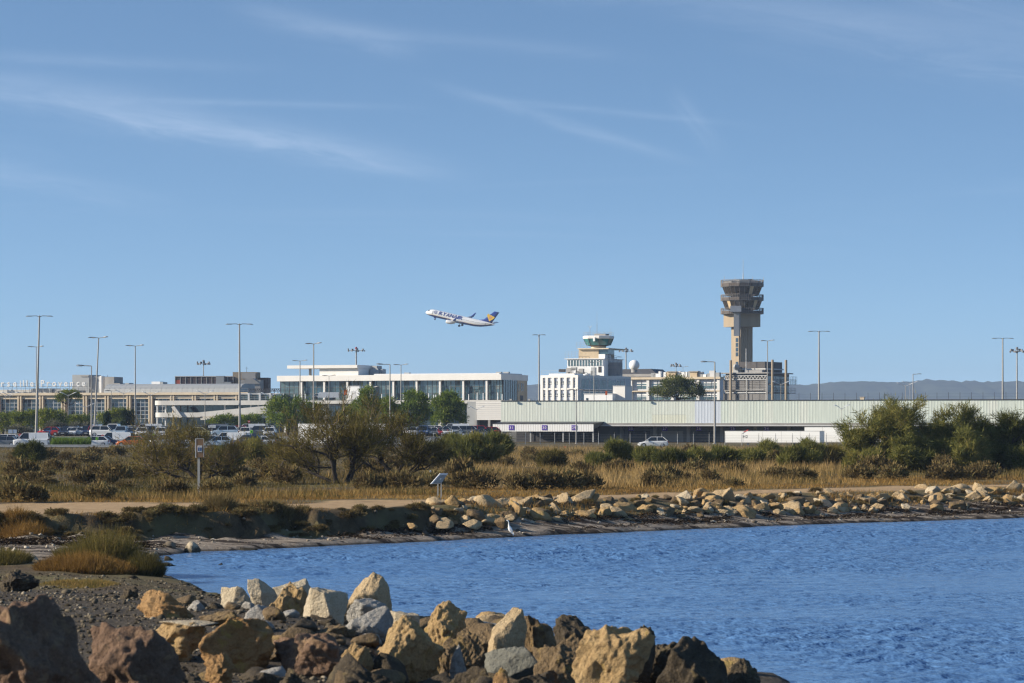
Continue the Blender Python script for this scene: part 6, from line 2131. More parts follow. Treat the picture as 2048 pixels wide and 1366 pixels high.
# reed clump by the guard rail
def reeds(px0, px1, D, h, n, label):
    nr = np.random.default_rng(9)
    k = mpp(D)
    xa, xb = (px0 - 1024) * k, (px1 - 1024) * k
    xm = (xa + xb) / 2
    o_z = zat(xm, D)
    P = np.column_stack([nr.uniform(xa, xb, n) - xm, nr.uniform(-1.5, 1.5, n), np.zeros(n)])
    V, Fq = blades(P, np.column_stack([nr.normal(0, .16, n), nr.normal(0, .16, n), np.ones(n)]), h * nr.uniform(.6, 1.15, n), nr.uniform(.05, .11, n), nr)
    o = leaf_obj('reed_clump', V, Fq, nr.normal(.5, .2, n), L_REED, None, (xm, D, o_z))
    tag(o, label, 'reeds')


reeds(104, 180, 384, 1.35, 2600, 'bright green reed clump behind the guard rail at left')


# the marsh: grasses nobody could count
def field(name, label, n, area, hfun, tfun, m, seed, width=(.02, .05), lean=.25, spread=None):
    """area(nr, n) gives x, y; hfun(x, y, P) height; tfun tint"""
    nr = np.random.default_rng(seed)
    X, Y = area(nr, n)
    P2 = np.column_stack([X, Y])
    h = hfun(X, Y, P2)
    keep = (h > .03)
    X, Y, P2, h = X[keep], Y[keep], P2[keep], h[keep]
    n = len(X)
    Z = land_z(X, Y)
    h = h * nr.uniform(.55, 1.25, n)
    V, Fq = blades(np.column_stack([X, Y, Z - .03]), np.column_stack([nr.normal(.05, lean, n), nr.normal(0, lean, n), np.ones(n)]), h, nr.uniform(width[0], width[1], n), nr, .1)
    tone = tfun(X, Y, P2) + nr.normal(0, .12, n)
    o = leaf_obj(name, V, Fq, tone, m)
    tag(o, label, kind='stuff')


def strip_area(y0, y1, dens_pow=1.4):
    def f(nr, n):
        u = nr.uniform(0, 1, n) ** dens_pow
        Y = y0 + (y1 - y0) * u
        X = nr.uniform(-.205, .205, n) * Y
        return X, Y
    return f


def marsh_h(X, Y, P):
    t = bank_t(X, Y)
    px = X * F / Y + 1024
    big = waves(P, .16, 41, 3)
    mid = waves(P, .5, 48, 3)
    h = .30 + .28 * big + .16 * mid + .34 * sstep(850, 1000, px) * (1 - sstep(1650, 1800, px)) * sstep(24, 40, t + 5 * mid)
    h = np.where(mid + .6 * big < -.55, 0.0, h)
    h *= sstep(np.interp(px, [0, 400, 900, 2048], [17, 16, 14, 11]), np.interp(px, [0, 400, 900, 2048], [24, 22, 23, 25]), t + 2 * big)
    h *= 1 - .35 * sstep(300, 380, Y)
    return np.clip(h, 0, 1.4)


def marsh_t(X, Y, P):
    px = X * F / Y + 1024
    v = waves(P, .22, 43, 3) * .26 + waves(P, .9, 44, 2) * .16
    return .33 + v + .30 * sstep(840, 1000, px) * (1 - sstep(1750, 1950, px)) - .06 * sstep(600, 200, px)


field('marsh_grass', 'tall straw and olive marsh grass covering the plain', 170000, strip_area(125, 385, 1.5), marsh_h, marsh_t, L_MARSH, 61, (.025, .06), .26)


def amber_h(X, Y, P):
    t = bank_t(X, Y)
    px = X * F / Y + 1024
    big = waves(P, .45, 47, 3)
    hi = np.interp(px, [0, 300, 650, 900, 1200, 2048], [16.5, 14.5, 11.0, 9.0, 8.5, 8.6])
    on = sstep(hi - .6, hi + 1.0, t + .6 * big) * (1 - sstep(28, 40, t))
    lo = (1 - sstep(.5, 2.0, t)) * sstep(-.9, -.2, t) * sstep(-.1, .45, big + .12)
    lo2 = sstep(-2.6, -1.2, t) * (1 - sstep(2.6, 4.4, t)) * sstep(-.35, .15, big) * (px > 790)
    return on * (.20 + .10 * big) + lo * .24 + lo2 * .20


def near_area(nr, n):
    Y = nr.uniform(106, 190, n)
    X = nr.uniform(-.205, .205, n) * Y
    return X, Y


field('amber_grass', 'short amber saltgrass fringing the sandy path', 170000, near_area, amber_h, lambda X, Y, P: .5 + .25 * waves(P, .5, 49, 3), L_AMBER, 62, (.02, .045), .5)

# low salt scrub: rounded brown bushes, a few shapes turned and scaled
GB = 'low brown salt bushes beside the path'
bush_me = []
for k in range(5):
    nr = np.random.default_rng(70 + k)
    V, Fq, tone, C = clump_crown(nr, [(0, 0, .25, .55, .5, .35), (.4, .1, .2, .4, .4, .28), (-.45, -.1, .18, .4, .4, .25)], 40, .16, 30, .13, .7)
    V[:, 2] = np.maximum(V[:, 2], -.05)
    bush_me.append(np_mesh('salt_bush', V, Fq, L_SCRUB, np.repeat(np.clip(tone - .1 + .1 * math.sin(k * 2.1), 0, 1), 4)))


def bush(px, D, s, label, group=GB, sz=1.0, zb=None):
    X = (px - 1024) * D / F
    z = zat(X, D) if zb is None else zb
    o = link('salt_bush', rng.choice(bush_me), None, (X, D, z - .02), rng.uniform(0, 6.28), (s, s, s * sz))
    return tag(o, label, 'bush', group)


marked = [(945, 152, 1.6, 'brown salt bush just right of the information panel'), (1035, 150, 1.3, 'brown salt bush behind the left end of the boulder line'), (1085, 150, 1.5, 'dark salt bush in the middle behind the path'), (1125, 151, 1.6, 'wide brown salt bush behind the path right of middle'), (1165, 152, 1.5, 'brown salt bush at the right end of the clump behind the path'),
          (858, 156, 1.3, 'salt bush between the tall tamarisk and the information panel'), (740, 150, 1.4, 'dark salt bush under the leaning tamarisk'), (800, 152, 1.5, 'brown salt bush under the tall tamarisk'), (1335, 160, 1.1, 'lone salt bush behind the path before the street lamp'),
          (1420, 165, 1.2, 'salt bush behind the path below the long trailer'), (1600, 170, 1.3, 'salt bush left of the broad tamarisk'), (1720, 175, 1.5, 'brown salt bush at the foot of the broad tamarisk'), (1790, 172, 1.5, 'brown salt bush below the broad tamarisk middle'), (1900, 178, 1.4, 'brown salt bush between the two right tamarisks'), (1960, 176, 1.3, 'salt bush below the right edge tamarisk'),
          (200, 131, 1.2, 'green salt bush in the ditch left of the wooden sign'), (345, 137, 1.2, 'dark salt bush left of the wooden sign'), (435, 140, 1.2, 'salt bush at the foot of the dark shrub'), (30, 127, 1.5, 'wide amber bush at the left edge above the path'), (70, 128, 1.1, 'amber bush second from the left edge above the path')]
for px, D, s, lab in marked:
    bush(px, D, s, lab)
n_b = 0
for k in range(130):
    px = rng.uniform(0, 2048)
    D = rng.uniform(150, 300)
    X = (px - 1024) * D / F
    t_ = float(bank_t(np.array([X]), np.array([D]))[0])
    if t_ < 15:
        continue
    s_ = rng.uniform(.7, 1.7)
    where = ('at the far left' if px < 190 else 'left of the wooden sign' if px < 390 else 'right of the wooden sign' if px < 540 else 'around the leaning tamarisk' if px < 720 else 'around the tall tamarisk' if px < 870
             else 'right of the information panel' if px < 1020 else 'below the dock canopy' if px < 1190 else 'below the parked white hatchback' if px < 1340 else 'below the street lamp' if px < 1480 else 'below the long white trailer' if px < 1690
             else 'below the broad tamarisk' if px < 1900 else 'at the right edge')
    row = 'front' if D < 195 else 'middle' if D < 245 else 'back'
    bush(px, D, s_, f"{'small' if s_ < 1.2 else 'large'} brown bush in the {row} of the marsh {where}", f'marsh bushes {row} {where}', rng.uniform(.7, 1.3))
n_t = 0
while n_t < 150:
    X = rng.uniform(-22, -2.2)
    Y = float(np.interp(X, BANK_X, BANK_Y)) + rng.uniform(-5, 4)
    t_ = float(bank_t(np.array([X]), np.array([Y]))[0])
    if not (-.9 < t_ < .75):
        continue
    n_t += 1
    px, s_ = X * F / Y + 1024, rng.uniform(.22, .62)
    where = ('at the left edge' if px < 110 else 'behind the dark rushes' if px < 220 else 'left of the wooden sign' if px < 350 else 'below the wooden sign' if px < 450 else 'right of the wooden sign' if px < 570
             else 'below the leaning tamarisk' if px < 700 else 'below the tall tamarisk' if px < 810 else 'near the information panel')
    size, pos = ('small' if s_ < .35 else 'mid-sized' if s_ < .49 else 'large'), ('foot' if t_ < -.2 else 'edge')
    bush(px, Y, s_, f'{size} scrub tuft at the {pos} of the cut bank {where}', f'{size} scrub tufts at the bank {pos} {where}', rng.uniform(.5, .9))


def tussock(name, label, cat, px0, px1, yb, D, h, n, m, seed, hue, dep=1.2, lean=.35, width=(.012, .03)):
    nr = np.random.default_rng(seed)
    k = mpp(D)
    xa, xb = (px0 - 1024) * k, (px1 - 1024) * k
    xm, hw = (xa + xb) / 2, (xb - xa) / 2
    z0 = zat(xm, D)
    a = nr.uniform(0, 6.28, n)
    q = np.sqrt(nr.uniform(0, 1, n))
    x, y = q * np.cos(a) * hw, q * np.sin(a) * dep
    P = np.column_stack([x, y, land_z(x + xm, y + D) - z0 - .03])
    hh = h * (1 - .6 * q ** 2) * nr.uniform(.5, 1.2, n) * (1 + .25 * waves(np.column_stack([x, y]), 2.5, seed, 2))
    V, Fq = blades(P, np.column_stack([x / hw * .5 + nr.normal(0, lean, n), y / dep * .4 + nr.normal(0, lean, n), np.ones(n)]), np.maximum(.05, hh), nr.uniform(width[0], width[1], n), nr)
    o = leaf_obj(name, V, Fq, hue + nr.normal(0, .16, n) + .15 * waves(np.column_stack([x, y]), 2, seed + 1, 2), m, None, (xm, D, z0))
    tag(o, label, cat)


tussock('rush_tussock', 'tall dark brown rush tussock on the near left shore', 'grass', 118, 300, 1130, 90, 1.25, 9000, L_TAM, 81, .45, 1.3)
tussock('grass_tussock', 'amber grass tussock in front of the dark rushes', 'grass', 70, 275, 1158, 86, .62, 9000, L_AMBER, 82, .38, 1.0, .45)
tussock('dark_tussock', 'dark grass tuft at the water edge right of the rushes', 'grass', 255, 322, 1150, 86.5, .75, 3500, L_TAM, 83, .25, .7)
tussock('edge_tussock', 'brown grass at the left edge beside the pale stone', 'grass', -30, 60, 1130, 89, .6, 3500, L_TAM, 84, .5, 1.1)
tussock('moss_tussock', 'low olive grass mat on the near left mound', 'grass', 80, 240, 1190, 78, .16, 5000, L_TAM, 85, .75, 1.3, .6)
tussock('bank_tussock', 'amber grass hanging over the cut bank at the left edge', 'grass', -20, 105, 1040, 109.6, .55, 6000, L_AMBER, 86, .42, 1.0, .5)
tussock('path_tussock', 'brown scrub at the bank edge below the wooden sign', 'grass', 405, 470, 1035, 114.6, .75, 3500, L_SCRUB, 87, .45, .8, .45)
tussock('low_tussock', 'wide brown scrub on the bank right of the wooden sign', 'grass', 470, 620, 1030, 117.5, .5, 5000, L_SCRUB, 88, .45, .9, .5)

# ------------------------------------------------------------------ rocks
def rock_mat(name, a, b, c, lich=None, amount=.5):
    """a, b: body colours, c: dark patches; lich: lichen colour"""
    m = bpy.data.materials.new(name)
    m.use_nodes = True
    t = NT(m.node_tree)
    p = t.n['Principled BSDF']
    g = t.new('ShaderNodeNewGeometry')
    o = g.outputs['Position']
    big = t.noise(o, 1.6, 4, .6)
    mid = t.noise(o, 6, 5, .65)
    fine = t.noise(o, 26, 4, .7)
    col = t.mix(t.mapr(big, .35, .65), a + (1,), b + (1,))
    col = t.mix(t.math('MULTIPLY', t.mapr(mid, .52, .66), amount), col, c + (1,))
    col = t.mix(t.math('MULTIPLY', t.mapr(fine, .40, .70), .45), col, tuple(x * .55 for x in c) + (1,))
    grit = t.noise(o, 70, 3, .7)
    col = t.mix(t.math('MULTIPLY', t.mapr(grit, .48, .70), .4), col, tuple(min(1, x * 1.35) for x in b) + (1,))
    if lich:
        l2 = t.noise(o, 3.1, 5, .7, .5)
        col = t.mix(t.math('MULTIPLY', t.mapr(l2, .56, .64), .8), col, lich + (1,))
    # algae and wet stain up to the splash line
    sp = t.new('ShaderNodeSeparateXYZ')
    t.l.new(o, sp.inputs[0])
    line = t.math('ADD', sp.outputs[2], t.math('MULTIPLY', t.math('SUBTRACT', mid, .5), .5))
    col = t.mix(t.mapr(line, .10, .30, .88, 0.0, True), col, (.022, .021, .014, 1))
    t.l.new(col, p.inputs['Base Color'])
    p.inputs['Roughness'].default_value = .9
    p.inputs['Specular IOR Level'].default_value = .25
    bp = t.new('ShaderNodeBump')
    bp.inputs['Strength'].default_value = .9
    bp.inputs['Distance'].default_value = .13
    vo = t.new('ShaderNodeTexVoronoi')
    t.l.new(o, vo.inputs['Vector'])
    vo.inputs['Scale'].default_value = 9
    pit = t.mapr(vo.outputs['Distance'], .0, .35)
    t.l.new(t.math('ADD', t.math('ADD', t.math('MULTIPLY', mid, .8), t.math('MULTIPLY', fine, .40)), t.math('MULTIPLY', pit, .16)), bp.inputs['Height'])
    t.l.new(bp.outputs[0], p.inputs['Normal'])
    return m


RM = {
    'pale': rock_mat('limestone_pale', (.50, .415, .285), (.58, .495, .36), (.34, .255, .155)),
    'cream': rock_mat('limestone_cream', (.45, .33, .185), (.54, .41, .245), (.25, .17, .09)),
    'tan': rock_mat('rock_tan', (.38, .25, .115), (.47, .325, .16), (.19, .12, .06), (.38, .27, .09)),
    'orange': rock_mat('rock_orange', (.33, .18, .07), (.40, .245, .11), (.16, .085, .04), (.36, .24, .07)),
    'pink': rock_mat('rock_pink', (.17, .105, .068), (.25, .16, .105), (.07, .045, .03), (.30, .20, .115)),
    'grey': rock_mat('rock_grey', (.30, .285, .26), (.42, .395, .35), (.18, .165, .145), (.50, .46, .385)),
    'brown': rock_mat('rock_brown', (.155, .108, .06), (.235, .165, .09), (.075, .055, .035), (.27, .185, .07)),
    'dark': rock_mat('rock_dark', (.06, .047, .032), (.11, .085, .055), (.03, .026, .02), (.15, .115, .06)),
    'slab': rock_mat('rock_slab', (.165, .165, .14), (.23, .225, .185), (.10, .09, .07)),
}

_ico = {}


def ico(sub):
    if sub not in _ico:
        bm = bmesh.new()
        bmesh.ops.create_icosphere(bm, subdivisions=sub, radius=1)
        bm.verts.index_update()
        V = np.array([v.co[:] for v in bm.verts])
        Fa = np.array([[v.index for v in f.verts] for f in bm.faces])
        bm.free()
        _ico[sub] = (V, Fa)
    return _ico[sub]


def rock_shape(seed, sub, facets=11, rough=.05, k=75.0):
    V, Fa = ico(sub)
    r = np.random.default_rng(seed)
    Nn = unit(r.normal(size=(facets, 3)))
    dd = r.uniform(.5, .85, facets)
    dots = V @ Nn.T
    rad = np.where(dots > .05, dd / np.maximum(dots, .05), 9.0)
    # worn edges, yet flat broken faces
    rad = -np.log(np.exp(-k * np.minimum(rad, 1.6)).sum(1)) / k
    rad = np.minimum(rad, 1.3)
    P = V * rad[:, None]
    n1 = waves(P, 2.6, seed + 1, 3)
    n2 = 1 - 2 * np.abs(waves(P, 5.5, seed + 2, 3))
    n3 = waves(P, 16.0, seed + 3, 2)
    n4 = waves(P, 26.0, seed + 4, 2)
    P = P * (1 + rough * n1 + rough * .8 * n2 + rough * .35 * n3 + (rough * .22 * n4 if sub > 4 else 0))[:, None]
    lo, hi = P.min(0), P.max(0)
    P = (P - (lo + hi) / 2) / ((hi - lo) / 2)      # fill the unit box so sizes read true
    return P, Fa


def rock_obj(name, label, cat, seed, sub, m, c, half, rz=0.0, tilt=0.0, group=None, facets=11, rough=.05):
    P, Fa = rock_shape(seed, sub, facets, rough)
    P = P * np.array(half)
    ct, st_ = math.cos(tilt), math.sin(tilt)
    P = np.column_stack([P[:, 0] * ct - P[:, 2] * st_, P[:, 1], P[:, 0] * st_ + P[:, 2] * ct])
    me = np_mesh(name, P, Fa, RM[m], smooth=sub > 3)
    if sub > 3:
        me.polygons.foreach_set('use_smooth', np.ones(len(Fa), dtype=bool))
    o = link(name, me, None, c, rz)
    return tag(o, label, cat, group)


def px_rock(px, yt, yb, w, D, m, label, seed, tilt=0.0, dep=.9, sub=5, rough=.06, facets=11, group=None):
    k = mpp(D)
    zt, zl = at(px, yt, D).z, at(px, yb, D).z
    zl = min(zl, max(zat((px - 1024) * k, D) - .12, zl - .45))
    c = at(px, (yt + yb) / 2, D)
    c.z = (zt + zl) / 2
    hw, hh = w * k / 2, (zt - zl) / 2
    return rock_obj('boulder', label, 'boulder', seed, sub, m, c, (hw * 1.03, hw * dep, hh * 1.05), 0, tilt, group, facets, rough)


GF = 'boulders of the near breakwater'
fore = [  # px, top, bottom, width, distance, stone, words, tilt
    (475, 1172, 1212, 66, 67, 'pale', 'flat cream boulder at the left end of the pale waterside group', 0),
    (528, 1155, 1212, 52, 64, 'pale', 'upright pointed cream boulder in the pale waterside group', .2),
    (580, 1167, 1232, 92, 62, 'tan', 'brown-sided boulder with lichen right of the pointed cream one', -.1),
    (590, 1165, 1200, 70, 65, 'pale', 'pale slab leaning behind the lichen boulder', .25),
    (648, 1175, 1244, 98, 58, 'pale', 'faceted cream boulder left of the tallest round boulder', .1),
    (739, 1147, 1240, 102, 60, 'cream', 'tallest round cream boulder against the water', .0),
    (735, 1198, 1242, 84, 56.5, 'grey', 'shaded grey boulder in front of the tallest round boulder', 0),
    (738, 1217, 1308, 100, 52.5, 'grey', 'cleft grey-white boulder below the tallest round boulder', .1),
    (808, 1224, 1250, 62, 56, 'pale', 'thin pale slab right of the cleft grey boulder', -.05),
    (892, 1204, 1268, 86, 55, 'tan', 'orange-cream pyramid boulder at the water edge', .05),
    (820, 1233, 1365, 134, 46, 'tan', 'large tan boulder with a dark front right of the cleft grey one', .15),
    (527, 1211, 1282, 84, 53, 'grey', 'blue-grey boulder with white flecks in the middle left', 0),
    (480, 1236, 1380, 146, 44, 'orange', 'large orange-brown craggy boulder at the bottom left of middle', .1),
    (440, 1308, 1390, 62, 41, 'orange', 'small orange boulder catching light at the bottom', .1),
    (618, 1264, 1392, 160, 44, 'pink', 'large pink-topped boulder at the bottom middle left', -.15),
    (712, 1288, 1378, 84, 45, 'tan', 'yellowish boulder between the pink-topped and the tan boulders', 0),
    (588, 1340, 1420, 90, 39.5, 'dark', 'dark boulder cut by the bottom edge', 0),
    (928, 1262, 1318, 92, 51, 'brown', 'tilted tan slab below the orange-cream pyramid', -.35),
    (922, 1290, 1362, 44, 46.5, 'grey', 'upright blue-grey stone slab at the bottom middle', .05),
    (1012, 1218, 1308, 82, 52, 'cream', 'round pale boulder with a smooth left face at the water', 0),
    (1068, 1230, 1302, 90, 52.5, 'brown', 'knobbly dark boulder right of the round pale one', .2),
    (1162, 1233, 1280, 112, 55, 'dark', 'long low dark boulder against the water', -.05),
    (1030, 1294, 1352, 116, 47, 'slab', 'greenish-grey tilted slab at the bottom right of middle', .25),
    (1112, 1290, 1392, 132, 45, 'brown', 'yellow-brown ridged boulder left of the biggest right boulder', .15),
    (1228, 1252, 1410, 166, 42, 'tan', 'biggest lichen-covered cream boulder at the bottom right', .05),
    (1280, 1252, 1312, 62, 47, 'dark', 'dark boulder peeping behind the biggest right boulder', 0),
    (1388, 1274, 1412, 156, 46, 'dark', 'big dark brown boulder near the right end of the breakwater', 0),
    (1330, 1276, 1330, 90, 47.5, 'dark', 'dark ridge boulder between the two biggest right boulders', -.1),
    (1484, 1318, 1402, 72, 48, 'dark', 'last dark boulder at the right end of the breakwater', -.1),
    (1008, 1338, 1400, 52, 41, 'orange', 'small rusty orange stone at the bottom', .1),
    (1140, 1268, 1312, 80, 50, 'brown', 'dark lumpy boulder below the long low dark one', 0),
    (60, 1200, 1430, 280, 35, 'pink', 'huge pinkish boulder in the bottom left corner', .1),
    (272, 1255, 1440, 196, 38, 'pink', 'large pink craggy boulder second from the bottom left corner', -.1),
    (358, 1244, 1345, 112, 45, 'tan', 'tan boulder carrying a pale flat stone', .1),
    (330, 1187, 1262, 116, 54, 'orange', 'orange-yellow boulder lying on the grey gravel', -.3),
    (392, 1201, 1232, 34, 56, 'grey', 'small pale stone right of the orange-yellow boulder', 0),
    (455, 1214, 1240, 44, 58, 'pale', 'small pale stone behind the blue-grey boulder', 0),
    (38, 1140, 1186, 80, 72, 'dark', 'dark rounded boulder at the left edge on the mound', 0),
    (256, 1176, 1214, 50, 62, 'dark', 'small dark pointed rock on the mound', .3),
    (65, 1107, 1132, 27, 91, 'pale', 'pale stone beside the amber grass tussock', 0),
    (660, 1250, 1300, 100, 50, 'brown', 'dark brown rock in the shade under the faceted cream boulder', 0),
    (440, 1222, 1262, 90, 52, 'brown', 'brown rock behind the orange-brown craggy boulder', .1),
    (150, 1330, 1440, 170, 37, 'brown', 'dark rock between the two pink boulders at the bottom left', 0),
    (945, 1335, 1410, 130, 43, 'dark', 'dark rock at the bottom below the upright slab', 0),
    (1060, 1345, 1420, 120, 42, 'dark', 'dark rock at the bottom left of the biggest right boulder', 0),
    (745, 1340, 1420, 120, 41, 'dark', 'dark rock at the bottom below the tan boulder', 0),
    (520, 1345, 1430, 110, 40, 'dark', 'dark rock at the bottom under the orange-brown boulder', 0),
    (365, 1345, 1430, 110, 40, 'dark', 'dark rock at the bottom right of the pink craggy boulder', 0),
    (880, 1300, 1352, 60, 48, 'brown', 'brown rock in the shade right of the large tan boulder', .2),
    (985, 1255, 1300, 70, 54, 'brown', 'low brown rock left of the round pale boulder', 0),
]
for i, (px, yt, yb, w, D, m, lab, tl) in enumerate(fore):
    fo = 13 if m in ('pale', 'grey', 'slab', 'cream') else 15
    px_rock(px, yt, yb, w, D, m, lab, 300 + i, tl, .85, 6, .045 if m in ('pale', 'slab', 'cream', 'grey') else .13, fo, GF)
# the pale flat stone on the tan boulder
k = mpp(45)
rock_obj('flat_stone', 'thin white flat stone resting on the tan boulder', 'stone', 371, 4, 'pale', at(378, 1247, 45) + Vector((0, -.1, 0)), (60 * k, 30 * k, 7 * k), 0, -.05)

# rubble between the near boulders: each a stone, too alike to tell apart
small_me = [np_mesh('stone', *rock_shape(500 + k_, 3, 9, .08), RM[m], smooth=True) for k_, m in enumerate(('brown', 'dark', 'tan', 'grey', 'brown', 'dark', 'cream', 'brown'))]
for k_ in range(150):
    Y = rng.uniform(37, 66)
    xr = float(np.interp(Y, [36, 43, 49, 54, 61, 66], [4.0, 4.6, 5.0, 4.7, 1.6, -.6]))
    X = rng.uniform(max(-.19 * Y, xr - 9.5), min(xr + .1, .080 * Y))
    s = rng.uniform(.15, .50 if X > -2.5 else .27)
    o = link('stone', rng.choice(small_me), None, (X, Y, zat(X, Y) + s * .2), rng.uniform(0, 6.28), (s * rng.uniform(.8, 1.3), s, s * rng.uniform(.5, .8)))
    px = X * F / Y + 1024
    where = ('left of the pink craggy boulder' if px < 185 else 'near the pink craggy boulder' if px < 400 else 'near the orange-brown craggy boulder' if px < 560 else 'near the pink-topped boulder' if px < 690
             else 'near the cleft grey boulder' if px < 790 else 'near the large tan boulder' if px < 900 else 'near the upright blue-grey slab' if px < 980 else 'near the round pale boulder' if px < 1110
             else 'near the biggest lichen-covered boulder' if px < 1320 else 'at the right end of the breakwater')
    hue = {'rock_brown': 'brown', 'rock_dark': 'dark', 'rock_tan': 'tan', 'rock_grey': 'grey', 'limestone_cream': 'cream'}[o.data.materials[0].name]
    size = 'small' if s < .27 else 'mid-sized' if s < .39 else 'big'
    tag(o, f'{size} {hue} rubble stone {where}', 'stone', f'{size} {hue} rubble {where}')

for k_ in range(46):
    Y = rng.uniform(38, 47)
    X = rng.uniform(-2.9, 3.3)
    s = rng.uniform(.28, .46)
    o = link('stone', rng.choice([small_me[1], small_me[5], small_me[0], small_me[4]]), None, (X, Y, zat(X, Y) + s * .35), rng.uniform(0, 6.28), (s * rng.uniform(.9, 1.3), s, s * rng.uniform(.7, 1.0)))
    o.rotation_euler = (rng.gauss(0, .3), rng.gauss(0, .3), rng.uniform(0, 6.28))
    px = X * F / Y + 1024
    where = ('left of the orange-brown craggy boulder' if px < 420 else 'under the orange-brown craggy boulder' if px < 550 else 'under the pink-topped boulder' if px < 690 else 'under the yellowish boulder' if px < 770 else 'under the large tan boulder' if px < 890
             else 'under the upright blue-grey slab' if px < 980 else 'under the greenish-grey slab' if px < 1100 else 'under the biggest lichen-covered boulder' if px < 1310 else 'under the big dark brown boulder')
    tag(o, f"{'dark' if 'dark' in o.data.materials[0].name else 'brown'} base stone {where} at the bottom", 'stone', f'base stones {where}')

# far shore: boulder line under the path
big_me = {}
for m, ns in (('cream', 6), ('pale', 3), ('tan', 4), ('brown', 2)):
    big_me[m] = [np_mesh('boulder', *rock_shape(600 + 10 * ns + q + len(m), 4, 13 + q % 3, .045, 120.0), RM[m]) for q in range(ns)]


def shore_rock(px, yt, yb, w, D, m, label, group):
    k = mpp(D)
    c = at(px, (yt + yb) / 2, D)
    o = link('boulder', rng.choice(big_me[m]), None, c - Vector((0, 0, .04)), 0, (w * k / 2 * .92, w * k / 2 * .8, (yb - yt) * k / 2 * .86))
    o.rotation_euler = (0, rng.gauss(0, .25), rng.gauss(0, .4))
    return tag(o, label, 'boulder', group)


GR = 'boulders along the far shore'
named = [(714, 1011, 1040, 28, 120.5, 'cream', 'lone upright cream boulder on the beach below the leaning tamarisk'), (787, 1018, 1032, 20, 123, 'tan', 'small square boulder half buried in the dark bank'), (850, 1001, 1026, 44, 124.5, 'tan', 'boulder on the bank just below the information panel'),
         (885, 1034, 1056, 60, 121, 'cream', 'flat boulder at the left end of the shore boulder line'), (828, 1042, 1058, 26, 118, 'tan', 'small boulder on the beach left of the boulder line'), (905, 1024, 1048, 44, 124, 'cream', 'cream boulder behind the flat one at the left end of the line'),
         (945, 1034, 1058, 44, 121.5, 'cream', 'cream boulder left of the white egret'), (975, 1025, 1052, 56, 123.5, 'cream', 'triangular cream boulder above the white egret'), (1005, 1030, 1058, 36, 122.5, 'brown', 'dark boulder just above the white egret'),
         (1020, 1012, 1038, 34, 127, 'pale', 'pale boulder right above the egret line'), (1086, 1012, 1042, 38, 128, 'pale', 'bright pale cube-shaped boulder in the middle of the line'), (1045, 1010, 1030, 36, 129, 'cream', 'cream boulder left of the bright cube-shaped one'), (1102, 1000, 1024, 34, 131, 'cream', 'cream boulder behind the bright cube-shaped one'),
         (1132, 1002, 1030, 40, 131.5, 'tan', 'tan boulder with a black shadow right of the bright one'), (1170, 1016, 1046, 56, 129, 'tan', 'broad leaning slab boulder right of the middle'), (1204, 1014, 1034, 34, 132, 'pale', 'pale boulder right of the leaning slab'), (1185, 1002, 1020, 44, 134.5, 'cream', 'long cream boulder behind the leaning slab'),
         (1250, 1032, 1048, 44, 130.5, 'tan', 'flat tan boulder on the beach right of the leaning slab'), (1255, 1018, 1036, 30, 133, 'pale', 'pale boulder above the flat tan one'), (1275, 1004, 1022, 40, 136, 'cream', 'cream boulder at the path edge right of middle'),
         (1320, 1000, 1022, 42, 137, 'pale', 'pale pointed boulder at the path edge'), (1400, 996, 1016, 40, 141, 'cream', 'wide cream boulder below the street lamp'), (1545, 998, 1026, 40, 142, 'tan', 'rounded tan boulder below the long trailer'), (1590, 985, 1006, 44, 146, 'pale', 'pale boulder at the path edge below the trailers'),
         (1640, 984, 1008, 66, 147, 'cream', 'largest cream slab boulder left of the broad tamarisk'), (1672, 1000, 1026, 40, 144.5, 'brown', 'dark rounded boulder left of the broad tamarisk'), (1845, 964, 992, 44, 155, 'cream', 'upright cream boulder below the broad tamarisk'), (1920, 962, 1010, 70, 156, 'cream', 'tall sloping boulder below the gap of the right tamarisks'),
         (1975, 985, 1006, 74, 154, 'cream', 'long smooth boulder near the right edge'), (2030, 990, 1012, 44, 154, 'grey' if False else 'pale', 'pale boulder at the right edge of the boulder line')]
for (px, yt, yb, w, D, m, lab) in named:
    shore_rock(px, yt, yb, w, D, m, lab, GR)
placed = 0
